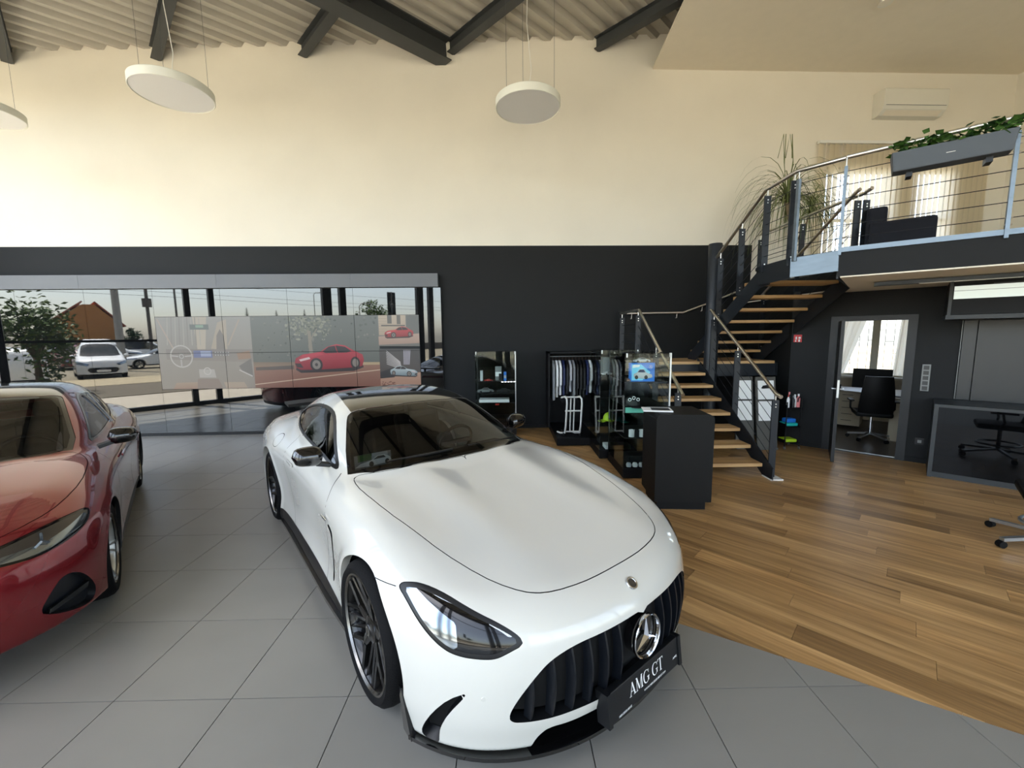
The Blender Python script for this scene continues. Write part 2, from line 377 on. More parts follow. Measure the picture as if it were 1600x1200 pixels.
# ---- roof deck (trapezoid sheet, ribs along v), rafters and purlins
m = MB(); U0, U1, PIT = -16.0, 12.0, .27
prof = []; u = U0
while u < U1:
    prof += [(u, 0), (u+.075, 0), (u+.115, .075), (u+.23, .075)]; u += PIT
def rz(v): return 6.85+.0327*(v/SQ+.32)
V = []; 
for (uu, h) in prof:
    for v in (V_FAC-.4, 8.3/SQ): 
        p = DP(uu, v, 0); V.append((p.x, p.y, rz(v)+h))
    for v in (8.3/SQ, V_FAC-.4):
        p = DP(uu, v, 0); V.append((p.x, p.y, rz(v)+h+.02))
F = []
for k in range(len(prof)-1):
    a, b = 4*k, 4*k+4; F += [(a, a+1, b+1, b), (a+2, a+3, b+3, b+2)]
struct(m.add(V, F).build('ceiling', 'roof_deck'))
struct(MB().prism([(-15, 12), (-15, 9.2), (4.3, -10.1), (18, 3.6), (18, 12)], 7.65, 7.85).build('ceiling_roof_top', 'roof_steel'))
def ibeam(p, q, w, h, tf, tw, name, label, grp):
    """p, q: middle of the bottom flange's underside"""
    t = thing(name, label, 'beam', tuple(p), grp); up = Vector((0, 0, 1))
    a = Vector(p); b = Vector(q)
    MB().beam(a+up*tf/2, b+up*tf/2, w, tf).build('bottom_flange', 'roof_steel', t)
    MB().beam(a+up*h/2, b+up*h/2, tw, h-2*tf).build('web', 'roof_steel', t)
    MB().beam(a+up*(h-tf/2), b+up*(h-tf/2), w, tf).build('top_flange', 'roof_steel', t)
    return t
def wall_v(u): # v where the diagonal line u meets the back wall
    n = WN; c = n.dot(Vector((.5, 8.1, 0))); a = Vector((SQ, -SQ, 0)); b = Vector((SQ, SQ, 0)); return (c-u*n.dot(a))/n.dot(b)
RAF_U = (-1.0-8.06)*SQ
vv = wall_v(RAF_U)-.03
ibeam(DP(RAF_U, vv, rz(vv)-.37), DP(RAF_U, V_FAC+.2, rz(V_FAC+.2)-.37), .30, .37, .018, .012, 'roof_rafter', 'big dark steel rafter meeting the wall above centre of picture', None)
PL = ['short roof purlin cut by the top left corner of picture', 'upright-looking roof purlin right above the big left lamp', 'roof purlin between left lamp and the big rafter', 'roof purlin ending at the tip of the big rafter', 'dark roof purlin beside the curved white soffit edge']
for k, xs in enumerate((-8.6, -6.1, -3.57, -.95, 1.70)):
    p0 = WP(xs, .03, 0); v = (p0.x+p0.y)*SQ; u0 = (p0.x-p0.y)*SQ; zb = rz(v)-.20
    ibeam((p0.x, p0.y, zb), DP(min(u0+15, 11.5), v, zb), .15, .20, .010, .008, 'roof_purlin', PL[k], 'purlins under the roof deck')
# white soffit over the gallery
P = [WP(2.76, 0, 0), Vector((2.67, 6.58, 0)), Vector((2.80, 4.9, 0)), Vector((3.15, 3.2, 0)), Vector((3.75, 1.6, 0)), Vector((4.6, .1, 0)), Vector((12.5, .1, 0)), WP(S1+.3, 0, 0)]
struct(MB().prism([(p.x, p.y) for p in P][::-1], 6.70, 6.73).build('ceiling_soffit', 'soffit_white'))
# ================================================================ glass fronts
mat('ext_white', srgb(232, 230, 224), .6)
def glass_front(name, P0, d, L, posts, zt, tr, inward):
    """P0 start, d unit direction, posts: list of (position, width), glass panes between them; zt height; tr transom heights"""
    P0 = Vector(P0); d = Vector(d); n = Vector(inward)
    t = thing(name, None, None, tuple(P0), kind='structure')
    def pt(s, off, z): p = P0+d*s+n*off; return Vector((p.x, p.y, z))
    for s, w in posts: MB().beam(pt(s, 0, -.02), pt(s, 0, zt), w, .16, up=n).build('mullion', 'frame_black', t)
    MB().beam(pt(0, 0, .05), pt(L, 0, .05), .14, .12).build('sill', 'frame_black', t)
    MB().beam(pt(0, 0, zt-.1), pt(L, 0, zt-.1), .16, .22).build('head_beam', 'frame_black', t)
    for z, a, b in tr: MB().beam(pt(a, 0, z), pt(b, 0, z), .08, .06).build('transom', 'frame_black', t)
    e = [0]+[s for s, w in posts]+[L]; e = sorted(set(e))
    for a, b in zip(e[:-1], e[1:]):
        if b-a > .3: MB().box((0, -.004, .1), (b-a-.04, .004, zt-.2), frame(pt(a+.02, 0, 0), d, n.cross(Vector((0, 0, 1))) if False else (d.cross(Vector((0, 0, 1))))*-1, (0, 0, 1))).build('pane', 'clear_glass', t)
    return t
T0 = -12.35
posts = []
for k in range(-2, 4):
    c = -4.75+3.85*k; posts += [(c-.28-T0, .30 if k >= 0 else .13), (c+.28-T0, .22 if k >= 0 else .13)]
posts = [p for p in posts if 0 < p[0] < 9.0-T0]
m = MB(); dslab(m, -16, T0-.05, V_FAC-.1, V_FAC+.1, 0, 7.0); struct(m.build('wall_front_end', 'roof_steel'))
glass_front('window_1', DP(T0, V_FAC, 0), (SQ, -SQ, 0), 9.0-T0, posts, 6.55, [(1.82, .2, 5.1), (4.35, 0, 9.0-T0)], (SQ, SQ, 0))
glass_front('window_2', DP(9.0, V_FAC, 0), (SQ, SQ, 0), V_OFF-V_FAC, [(x, .14) for x in (1.9, 3.8, 5.7, 7.6, 9.5)], 6.55, [(2.6, 0, V_OFF-V_FAC), (4.5, 0, V_OFF-V_FAC)], (-SQ, SQ, 0))
# upper part of the glass fronts up to the roof
m = MB(); 
for a, b, c in ((DP(T0, V_FAC-.1, 0), DP(9.1, V_FAC-.1, 0), .2), (DP(9.1, V_FAC-.1, 0), DP(9.1, V_OFF, 0), .2)):
    m.beam((a.x, a.y, 7.1), (b.x, b.y, 7.1), c, 1.15)
struct(m.build('wall_front_fascia', 'roof_steel'))
for a, b, pn in ((DP(T0, V_FAC+.12, 0), DP(9.0, V_FAC+.12, 0), Vector((SQ, SQ, 0))), (DP(8.9, V_FAC, 0), DP(8.9, V_OFF, 0), Vector((-SQ, SQ, 0)))):
    ld = bpy.data.lights.new('daylight_portal', 'AREA'); ld.shape = 'RECTANGLE'; ld.size = (b-a).length; ld.size_y = 6.4
    lo = bpy.data.objects.new('daylight_portal', ld); COL.objects.link(lo); c = (a+b)/2; lo.location = (c.x, c.y, 3.3)
    lo.rotation_euler = pn.to_track_quat('-Z', 'Z').to_euler(); ld.cycles.is_portal = True

# ================================================================ the yard outside (seen in the mirror-like screens)
struct(MB().prism([(-90, 60), (-90, -90), (90, -90), (90, 60)], -.30, -.17).build('ground_yard', 'asphalt'))
def strip(name, v0, v1, m, z0=-.17, z1=-.04, u0=-60, u1=60):
    mm = MB(); dslab(mm, u0, u1, v0, v1, z0, z1); return struct(mm.build(name, m))
strip('ground_pavement', V_FAC-4.5, V_FAC-.1, 'concrete', z1=-.03); strip('ground_kerb', V_FAC-4.85, V_FAC-4.5, 'dark_kerb', z1=-.01)
strip('ground_path', -13.2, V_FAC-4.85, 'dark_kerb', z1=-.06); strip('ground_gravel', -17.6, -13.2, 'gravel', z1=-.05); strip('ground_lawn', -62, -44, 'lawn', z1=-.05)
# ================================================================ display wall: mirror-black glass panels with eight screens
mat('mirror_black', (.004, .0045, .005), .015, spec=.5, ior=1.95)
mat('vw_header', srgb(104, 106, 108), .5, var=.02)
mat('vw_case', srgb(20, 21, 22), .6)
m_, nt_m, n_, l_, b_ = nodes_of('screen_image')
_at = n_.new('ShaderNodeAttribute'); _at.attribute_name = 'Col'; l_.new(_at.outputs['Color'], b_.inputs['Emission Color']); sset(b_, 'Emission Strength', .23)
b_.inputs['Base Color'].default_value = (.01, .01, .01, 1); b_.inputs['Roughness'].default_value = .30; MATS['screen_image'] = m_
VD = .105
vw = thing('display_wall', 'long wall of mirror-black glass panels with screens under a grey header', 'display', tuple(WP(-5.3, VD, 0)))
VWX = [-11.4, -10.21, -8.99, -7.77, -6.55, -5.33, -4.11, -2.89, -1.67]
def vbox(m, s0, s1, z0, z1, d0, d1): return wslab(m, s0, s1, z0, z1, d0, d1)
vbox(MB(), VWX[0], -1.24, .0, 2.77, .015, VD-.012).build('carcass', 'vw_case', vw)
vbox(MB(), VWX[0], -1.24, .0, .055, VD-.012, VD-.002).build('plinth', 'vw_case', vw)
hd_ = [VWX[0], -7.77, -5.33, -2.89, -1.28]
for a, b in zip(hd_[:-1], hd_[1:]): vbox(MB(), a+.0015, b-.0015, 2.775, 3.02, .015, VD+.07).build('header_panel', 'vw_header', vw)
g = .0022
for a, b in zip(VWX[:-1], VWX[1:]):
    if b <= -6.5: vbox(MB(), a+g, b-g, .06, 2.765, VD-.012, VD).build('glass_panel', 'mirror_black', vw)
    else:
        vbox(MB(), a+g, b-g, .06, .90-g, VD-.012, VD).build('glass_panel', 'mirror_black', vw)
        vbox(MB(), a+g, b-g, 2.262+g, 2.765, VD-.012, VD).build('glass_panel', 'mirror_black', vw)
vbox(MB(), -1.665, -1.245, .06, 2.765, VD-.012, VD).build('glass_panel', 'mirror_black', vw)
# the eight screens show one large picture, reflected haze mixed into its colours; U to the right, Vv up, in metres on the screen field
SX0, SZ0, SW_, SH_ = -6.55, .90, 4.88, 1.362
def PX(px, py):                                        # from the layout of the picture to screen metres
    return ((px-243.0)*4.88/411.5, (606.0-(py+(px-450)*.012))*1.362/111.5)
class Pic:
    def __init__(s): s.items = []
    def poly(s, pts, col, c2=None):
        """flat shape, colour col (top) fading to c2 (bottom)"""
        P = [PX(*p) for p in pts]; s.items.append((P, col, c2 or col)); return s
    def rect(s, x0, y0, x1, y1, col, c2=None): return s.poly([(x0, y0), (x1, y0), (x1, y1), (x0, y1)], col, c2)
    def disc(s, cx, cy, rx, ry, col, n=20): return s.poly([(cx+rx*math.cos(2*math.pi*k/n), cy+ry*math.sin(2*math.pi*k/n)) for k in range(n)], col)
    def ring(s, cx, cy, r0, r1, col, n=28):
        for k in range(n):
            a, b = 2*math.pi*k/n, 2*math.pi*(k+1)/n
            s.poly([(cx+r0*math.cos(a), cy+r0*math.sin(a)), (cx+r1*math.cos(a), cy+r1*math.sin(a)), (cx+r1*math.cos(b), cy+r1*math.sin(b)), (cx+r0*math.cos(b), cy+r0*math.sin(b))], col)
        return s
    def line(s, x0, y0, x1, y1, w, col):
        dx, dy = x1-x0, y1-y0; L = math.hypot(dx, dy); nx, ny = -dy/L*w/2, dx/L*w/2
        return s.poly([(x0+nx, y0+ny), (x1+nx, y1+ny), (x1-nx, y1-ny), (x0-nx, y0-ny)], col)
pc_ = Pic(); rnd = random.Random(3)
# left: car interior, greyed by the painted haze
pc_.rect(243, 490, 392, 612, (168, 168, 164), (150, 144, 136))
pc_.poly([(300, 495), (322, 495), (316, 548), (304, 548)], (196, 188, 172)).poly([(325, 545), (338, 505), (352, 500), (350, 548)], (186, 176, 160)).poly([(333, 548), (335, 525), (341, 515), (346, 525), (347, 548)], (138, 134, 130))
for k in range(9): pc_.line(262+k*6, 497, 258+k*6.4, 540, 1.4, (150, 148, 142) if k % 2 else (182, 180, 172))
pc_.rect(295, 508, 324, 516, (120, 130, 126)).rect(304, 509, 316, 513, (150, 178, 160)).line(246, 500, 268, 548, 2.0, (188, 172, 160)).line(372, 500, 352, 540, 2.2, (184, 170, 156))
pc_.poly([(255, 546), (392, 546), (392, 566), (255, 562)], (142, 138, 134), (150, 144, 138)).rect(297, 548, 326, 559, (112, 124, 170)).rect(308, 549, 324, 557, (168, 182, 214)).rect(328, 549, 352, 556, (128, 126, 128))
for k in range(6): pc_.disc(331+k*4, 551, 1.2, 1.2, (196, 196, 196)).disc(331+k*4, 555, 1.0, 1.0, (186, 186, 186))
pc_.ring(278, 557, 15.5, 17.6, (196, 194, 190)).disc(278, 557, 5, 5, (150, 148, 144)).ring(278, 557, 2.6, 3.4, (206, 206, 206)).line(262, 556, 273, 557, 2, (190, 188, 186)).line(283, 557, 294, 556, 2, (190, 188, 186)).line(277, 562, 277, 573, 2.4, (186, 184, 182))
pc_.poly([(303, 577), (327, 577), (329, 590), (303, 590)], (186, 184, 180)).ring(316, 580, 4.6, 6.0, (206, 204, 200), 16).poly([(300, 592), (332, 592), (341, 612), (296, 612)], (146, 132, 124)).poly([(266, 598), (299, 597), (298, 612), (258, 612)], (176, 156, 138), (160, 126, 110)).poly([(340, 597), (372, 597), (380, 612), (345, 612)], (178, 162, 146))
pc_.poly([(364, 552), (384, 548), (386, 560), (366, 562)], (160, 132, 112)).poly([(366, 572), (386, 560), (387, 590), (372, 582)], (120, 118, 116)).line(366, 578, 386, 588, 2, (200, 198, 194))
# middle: red car on a road in front of trees
pc_.rect(389, 490, 590, 612, (118, 124, 120), (84, 92, 88))
for k in range(240):
    a, b = rnd.gauss(478, 26), rnd.gauss(508, 12)
    if 442 < a < 515 and b < 535: pc_.disc(a, b, rnd.uniform(1.2, 4), rnd.uniform(1, 2.8), rnd.choice([(146, 150, 132), (160, 162, 146), (128, 134, 118), (100, 108, 100)]), 7)
for k in range(120): pc_.disc(rnd.uniform(392, 586), rnd.uniform(494, 562), rnd.uniform(.8, 2.6), rnd.uniform(.8, 2.2), rnd.choice([(92, 100, 96), (108, 114, 108), (76, 84, 82), (134, 136, 128)]), 6)
pc_.poly([(477, 516), (482, 518), (484, 556), (478, 556)], (150, 144, 130)).line(482, 530, 492, 514, 2, (146, 142, 128)).rect(389, 566, 478, 574, (128, 112, 96), (150, 128, 106)).rect(556, 566, 590, 573, (186, 166, 132))
pc_.poly([(389, 573), (590, 570), (590, 612), (389, 612)], (150, 112, 94), (128, 82, 70)).poly([(392, 574), (452, 571), (452, 577), (392, 579)], (92, 82, 76)).line(389, 601, 590, 578, 1.3, (212, 190, 168))
def pic_car(X, Y, S, c, dk, lt, flip=1):
    f = lambda pts: [(X+flip*a*S, Y+b*S) for a, b in pts]
    pc_.poly(f([(-52, 12), (-44, 17), (40, 14), (56, 8), (54, 2), (-50, 6)]), (52, 40, 40))
    pc_.poly(f([(-53, 0), (-51, -6), (-40, -12), (-12, -16), (0, -24), (14, -28), (28, -26), (42, -18), (55, -12), (57, -4), (54, 6), (44, 8), (-18, 12), (-44, 12), (-52, 8)]), lt, dk)
    pc_.poly(f([(-8, -17), (2, -24), (14, -26), (28, -24), (38, -17), (30, -15), (-4, -14)]), (52, 42, 48), (36, 30, 36)).line(X+flip*12*S, Y-26*S, X+flip*16*S, Y-14*S, 1.2*S, c)
    pc_.poly(f([(-40, -11), (-12, -15), (-6, -12), (-26, -7), (-46, -4)]), lt, c).poly(f([(-53, 2), (-44, 2), (-40, 9), (-50, 8)]), (46, 26, 30))
    pc_.disc(X+flip*-19*S, Y+4*S, 10*S, 10.5*S, (44, 36, 38)).disc(X+flip*-19*S, Y+4*S, 6.6*S, 7.2*S, (142, 136, 130)).disc(X+flip*-19*S, Y+4*S, 2.4*S, 2.6*S, (66, 60, 60))
    pc_.disc(X+flip*43*S, Y+1*S, 7.5*S, 9.5*S, (44, 36, 38)).disc(X+flip*43*S, Y+1*S, 4.8*S, 6.4*S, (138, 130, 124)); pc_.poly(f([(-46, -4), (-30, -8), (-28, -5), (-44, -1)]), (226, 206, 206))
pic_car(507, 566, 1.0, (188, 44, 66), (140, 22, 40), (206, 70, 88))
# right column: two small pictures
pc_.rect(589, 490, 656, 541, (150, 152, 146), (112, 112, 108)).rect(590, 491, 633, 524, (208, 194, 172), (186, 168, 146)).rect(604, 492, 611, 506, (108, 106, 100)).rect(619, 493, 625, 507, (112, 108, 100)).rect(594, 508, 632, 510, (96, 92, 88)).rect(634, 493, 656, 522, (112, 116, 112))
for z in range(7): pc_.rect(590, 494+z*4, 603, 494.6+z*4, (176, 160, 140))
pc_.poly([(589, 526), (656, 521), (656, 536), (589, 539)], (196, 172, 158), (176, 148, 132)); pic_car(621, 522, .42, (206, 60, 66), (150, 26, 40), (218, 84, 88), 1)
pc_.rect(589, 545, 656, 606, (66, 66, 68), (84, 72, 66))
for k in range(9): pc_.line(600, 548+k*2.6, 622+k*.3, 566+k*1.4, .9, (206, 204, 206))
for k in range(5): pc_.poly([(628+k*2.4, 547), (629.4+k*2.4, 547), (628.6+k*2.0, 570), (627.4+k*2.0, 570)], (186, 184, 200))
pc_.poly([(589, 586), (656, 582), (656, 606), (589, 606)], (184, 150, 130), (170, 132, 112)).poly([(589, 582), (612, 574), (612, 590), (589, 592)], (34, 32, 36)); pic_car(628, 583, .40, (176, 198, 206), (120, 140, 150), (206, 222, 226), -1)
for k in range(24): pc_.disc(rnd.uniform(591, 612), rnd.uniform(597, 604), 1.4, 1.0, (120, 78, 66), 6)
def clip_rect(P, x0, y0, x1, y1):
    for a, b, c in ((-1, 0, -x0), (1, 0, x1), (0, -1, -y0), (0, 1, y1)):
        P = clip_half(P, a, b, c)
        if len(P) < 3: return []
    return P
for row in range(2):
    for colk in range(4):
        a, b = SX0+1.22*colk, SX0+1.22*(colk+1); z0 = SZ0+.681*row
        sc = vbox(MB(), a+g, b-g, z0+g, z0+.681-g, VD-.012, VD).build('screen', 'vw_case', vw)
        V, F, CL = [], [], []
        for li, (P, c0, c1) in enumerate(pc_.items):
            Q = clip_rect(P, 1.22*colk+.004, .681*row+.004, 1.22*(colk+1)-.004, .681*(row+1)-.004)
            if not Q: continue
            if sum(Q[i][0]*Q[(i+1) % len(Q)][1]-Q[(i+1) % len(Q)][0]*Q[i][1] for i in range(len(Q))) < 0: Q = Q[::-1]
            ys = [p[1] for p in P]; lo, hi = min(ys), max(ys); i0 = len(V)
            for (u, v) in Q:
                t = (v-lo)/max(hi-lo, 1e-6); V.append(tuple(WP(SX0+u, VD+.0004+li*.000004, SZ0+v)-ORIG[vw.name])); CL.append(srgb(*[c1[q]+(c0[q]-c1[q])*t for q in range(3)]))
            F.append(tuple(range(i0, len(V))))
        me = bpy.data.meshes.new('screen_picture'); me.from_pydata(V, [], F); me.update()
        ca = me.color_attributes.new('Col', 'FLOAT_COLOR', 'POINT'); ca.data.foreach_set('color', [q for c in CL for q in (c[0], c[1], c[2], 1.0)])
        me.materials.append(MATS['screen_image']); o = bpy.data.objects.new('screen_picture', me); COL.objects.link(o); o.parent = sc; tag(o, kind='stuff')
# ================================================================ staircase
RZ = 2.74/16
stair = thing('staircase', 'dark steel staircase with open oak treads turning back up to the gallery', 'staircase', (2.8, 5.1, 0))
def part(m, name, material, parent, **k): return m.build(name, material, parent, **k)
XL0, XL1, XU0, XU1 = 2.28, 3.29, 3.50, 4.66
def ytr(i): return 5.10+.27*(i-1)
for i in range(1, 8):
    y = ytr(i); MB().box((XL0, y, RZ*i-.045), (XL1, y+.295, RZ*i)).build('tread', 'oak_tread', stair, bev=.004)
def yup(k): return 5.80+.28*(15-k)
for k in range(9, 16):
    y = yup(k); MB().box((XU0, y, RZ*k-.045), (XU1, y+.30, RZ*k)).build('tread', 'oak_tread', stair, bev=.004)
LZ_ = RZ*8; yl0 = ytr(8)
MB().box((XL0, yl0, LZ_-.045), (XU1-.05, 8.07, LZ_)).build('landing_board', 'oak_tread', stair)
for a, b in (((XL0-.03, yl0+.02), (XL0-.03, 8.06)), ((XL0, yl0+.05), (XU1, yl0+.05)), ((XU1, yl0), (XU1, 8.06))): MB().beam((a[0], a[1], LZ_-.15), (b[0], b[1], LZ_-.15), .012 if a[0] == b[0] else .02, .22).build('landing_beam', 'steel_dark', stair)
def stringer(x, pts, h=.25, w=.016, name='stringer', m='steel_dark'):
    P = []; n = len(pts); up = [(y, z+h/2) for y, z in pts]; dn = [(y, z-h/2) for y, z in pts][::-1]; poly = up+dn
    M = frame((x-w/2, 0, 0), (0, 1, 0), (0, 0, 1), (1, 0, 0)); return MB().prism(poly, 0, w, M).build(name, m, stair)
for x in (XL0-.03, XL1+.03): stringer(x, [(4.93, .02), (5.10, .12), (yl0+.1, LZ_-.08)], h=.26)
for x in (XU0-.06, XU1+.02): stringer(x, [(5.42, GZ1-.14), (5.62, GZ1-.16), (yup(9)+.25, LZ_-.05)], h=.26)
# small steel landing between top step and gallery slab
MB().prism([(3.42, 5.62), (3.41, 4.98), (GA.x, GA.y), (4.72, 5.68), (4.66, 5.78), (3.46, 5.78)][::-1], GZ1-.05, GZ1-.005).build('top_plate', 'steel_dark', stair)
MB().beam((3.40, 5.60, GZ1-.14), (3.395, 4.97, GZ1-.13), .016, .24).build('edge_plate', 'steel_dark', stair)
MB().beam((3.395, 4.97, GZ1-.13), (GA.x-.005, GA.y-.005, GZ1-.12), .016, .22).build('edge_plate', 'galvanised', stair)
MB().beam((GA.x+.06, GA.y+.08, GZ0+.13), (4.70, 5.66, GZ0+.13), .02, .26).build('edge_plate', 'steel_dark', stair)
MB().lathe([(0, 0), (.105, 0), (.105, 3.28), (.10, 3.29), (0, 3.29)], 28, Matrix.Translation((3.42, 6.84, 0))).build('column', 'steel_dark', stair, smooth=True)
MB().box((3.30, 4.93, 0), (3.46, 5.12, .012)).build('foot_plate', 'white_paint', stair)
def rail_post(x, y, z0, z1, root, w=.085, t=.018, along=(0, 1, 0), m='steel_dark', bolts=True):
    p = MB().beam((x, y, z0), (x, y, z1), w, t, up=along).build('rail_post', m, root)
    a = Vector(along); MB().tube([(x, y, z1-.01), (x, y, z1+.09)], .007, 6).build('rail_pin', 'stainless', p)
    if bolts:
        for zb in (z0+.06, z0+.10, z1-.05, z1-.085):
            MB().tube([Vector((x, y, zb))-a*.0-Vector((0, 0, 0))+a.cross(Vector((0, 0, 1)))*0+Vector((a.y, -a.x, 0))*0-Vector((0, 0, 0))+a*(-(t/2+.006)), Vector((x, y, zb))+a*(t/2+.006)], .009, 6).build('bolt', 'stainless', p)
    return p
def rail(pts, root, r=.024): return MB().tube(pts, r, 12).build('handrail', 'stainless', root, smooth=True)
def cable(p, q, root, r=.004): return MB().tube([p, q], r, 5).build('rail_cable', 'stainless' if False else 'steel_dark', root)
SL = RZ/.27; SU = RZ/.28
# lower flight, right side
xr = XL1+.07
rail([(xr, 4.93, 1.06), (xr, 5.02, 1.085), (xr, 6.84, 2.27)], stair)
for y in (5.03, 5.93, 6.66): rail_post(xr, y, max(0.01, (y-5.0)*SL-.12), 1.085+(y-5.02)*.651-.085, stair)
for k in range(5):
    dz = .16+.155*k; cable((xr, 5.05, .05+dz+.05), (xr, 6.64, .05+dz+1.59*.648+.05), stair)
# lower flight, left side and landing
xl = XL0-.05
rail([(xl, 5.12, 1.07), (xl, 5.19, 1.11), (xl, 6.96, 2.25), (xl-.02, 8.0, 2.25)], stair)
for y, zb, zt in ((5.27, .05, 1.08), (6.10, .62, 1.60), (6.98, 1.2, 2.16), (7.95, 1.2, 2.16)): rail_post(xl, y, zb, zt, stair)
for k in range(5):
    dz = .16+.155*k; cable((xl, 5.28, .12+dz), (xl, 6.96, .12+dz+1.68*.644), stair); cable((xl, 6.98, LZ_+.02+dz), (xl, 7.95, LZ_+.02+dz), stair)
# rail on the back wall
wr = [WP(2.36, .07, 2.25), WP(3.47, .07, 2.26), WP(3.98, .07, 2.44), WP(4.55, .07, 2.66)]
rail(wr, stair, .018)
for s, z in ((2.45, 2.25), (3.35, 2.26), (3.85, 2.39)): MB().tube([WP(s, .0, z-.10), WP(s, .06, z-.10), WP(s, .07, z-.01)], .007, 6).build('rail_bracket', 'stainless', stair)
# upper flight, left side
xu = XU0-.10
rail([(xu, 6.78, 3.04), (xu, 5.55, 3.69), (xu-.01, 4.95, 3.70), (GA.x+.01, GA.y+.02, 3.70)], stair)
for y, zb, zt in ((6.62, 2.05, 3.02), (6.05, 2.40, 3.33), (5.50, GZ1-.1, 3.60), (5.0, GZ1-.1, 3.61)): rail_post(xu, y, zb, zt, stair)
for k in range(6):
    dz = .10+.135*k; cable((xu, 5.50, GZ1+dz), (xu, 6.70, GZ1+dz-1.2*.545), stair); cable((xu, 5.50, GZ1+dz), (xu, 4.97, GZ1+dz), stair)
# upper flight, right side
xq = XU1+.04
rail([(xq, 5.62, 3.72), (xq, 5.70, 3.69), (xq, 7.62, 2.52)], stair)
for y, zb, zt in ((5.64, GZ1-.15, 3.58), (6.70, 2.05, 3.0), (7.55, 1.5, 2.46)): rail_post(xq, y, zb, zt, stair)
for k in range(5):
    dz = .16+.15*k; cable((xq, 5.74, GZ1+dz-.06), (xq, 7.55, GZ1+dz-.06-1.81*.609), stair)

# ================================================================ gallery railing, planter, furniture upstairs
gal = thing('gallery_railing', 'stainless rail with wire cables along the gallery edge upper right', 'railing', (GA.x, GA.y, GZ1))
on = Vector((-.631, -.775, 0))
GE = lambda s, o, z: Vector((GA.x+gd.x*s+on.x*o, GA.y+gd.y*s+on.y*o, z))
rail([GE(.0, 0, 3.70), GE(1.3, 0, 3.73), GE(4.5, 0, 3.75)], gal, .023)
for s in (-.0, 1.19, 2.4, 3.6):
    p = MB().beam(GE(s, .01, GZ1-.06), GE(s, .01, 3.60), .028, .045, up=on).build('rail_post', 'galvanised', gal)
    MB().tube([GE(s, .01, 3.58), GE(s, .01, 3.71)], .008, 6).build('rail_pin', 'stainless', p)
    for z in (2.80, 2.86, 3.42, 3.50, 3.56): MB().tube([GE(s-.02, .01, z), GE(s+.03, .01, z)], .010, 6).build('clamp', 'stainless', p)
rail_post(3.40, 4.93, GZ1-.06, 3.60, gal, w=.028, t=.045, m='galvanised', bolts=False)
for k in range(6):
    z = 2.86+.138*k; cable(GE(0, .01, z), GE(4.5, .01, z), gal); cable(Vector((3.40, 4.93, z)), GE(0, .01, z), gal)
MB().beam(GE(-.01, .006, GZ1-.005), GE(6, .006, GZ1-.005), .03, .05).build('edge_strip', 'galvanised', gal)
rl2 = thing('stair_opening_railing', 'railing round the stair opening with two dark posts side by side', 'railing', (4.78, 5.62, GZ1))
rail([(4.80, 5.55, 3.71), (4.80, 5.66, 3.68), (4.78, 7.95, 3.68)], rl2)
for y in (5.62, 6.8, 7.9): rail_post(4.80, y, GZ1-.1, 3.58, rl2, w=.085)
for k in range(5): cable((4.80, 5.62, 2.88+.15*k), (4.80, 7.9, 2.88+.15*k), rl2)
mat('planter_grey', srgb(72, 78, 84), .5); mat('ivy', srgb(58, 92, 34), .5, objvar=.2, var=.3, scale=12); mat('ivy_dark', srgb(34, 62, 26), .5, var=.3, scale=10)
mat('soil', srgb(40, 32, 26), 1.0)
plt = thing('planter_box', 'grey planter box hooked over the gallery handrail', 'planter', tuple(GE(.75, .12, 3.39)))
Mpl = frame(GE(.75, .13, 3.395), gd, on*-1, (0, 0, 1))
MB().add([Mpl @ Vector(p) for p in ((-.385, -.085, 0), (.385, -.085, 0), (.385, .085, 0), (-.385, .085, 0), (-.405, -.105, .175), (.405, -.105, .175), (.405, .105, .175), (-.405, .105, .175))], [(0,3,2,1),(0,1,5,4),(1,2,6,5),(2,3,7,6),(3,0,4,7)]).build('box', 'planter_grey', plt, bev=.012)
MB().box((-.395, -.095, .13), (.395, .095, .15), Mpl).build('soil', 'soil', plt)
for s in (-.26, .26): MB().box((s-.022, -.02, -.05), (s+.022, .10, .01), Mpl).build('bracket', 'frame_black', plt)
MB().box((-.03, -.102, .078), (.03, -.1015, .083), Mpl).build('maker_mark', 'white_paint', plt)
ivy = thing('trailing_plant', 'green leafy trailing plant growing out of the grey planter box', 'plant', tuple(GE(.75, .12, 3.57)))
rr = random.Random(5)
for k in range(260):
    s = rr.uniform(-.40, .43); w = rr.uniform(-.10, .08); h = .165+rr.uniform(0, .10)+(.05 if rr.random() < .08 else 0); c = Mpl @ Vector((s, w, h))
    a = rr.uniform(0, 6.28); e = rr.uniform(-.4, .7); L = rr.uniform(.05, .085); d = Vector((math.cos(a)*math.cos(e), math.sin(a)*math.cos(e), math.sin(e))); sd = d.cross(Vector((rr.uniform(-1, 1), rr.uniform(-1, 1), 1))).normalized()
    MB().add([c, c+d*L*.4+sd*L*.42, c+d*L+Vector((0, 0, -.008)), c+d*L*.4-sd*L*.42, c+d*L*.5+Vector((0, 0, .006))], [(0, 4, 1), (1, 4, 2), (2, 4, 3), (3, 4, 0)]).build('leaf', 'ivy' if k % 3 else 'ivy_dark', ivy)
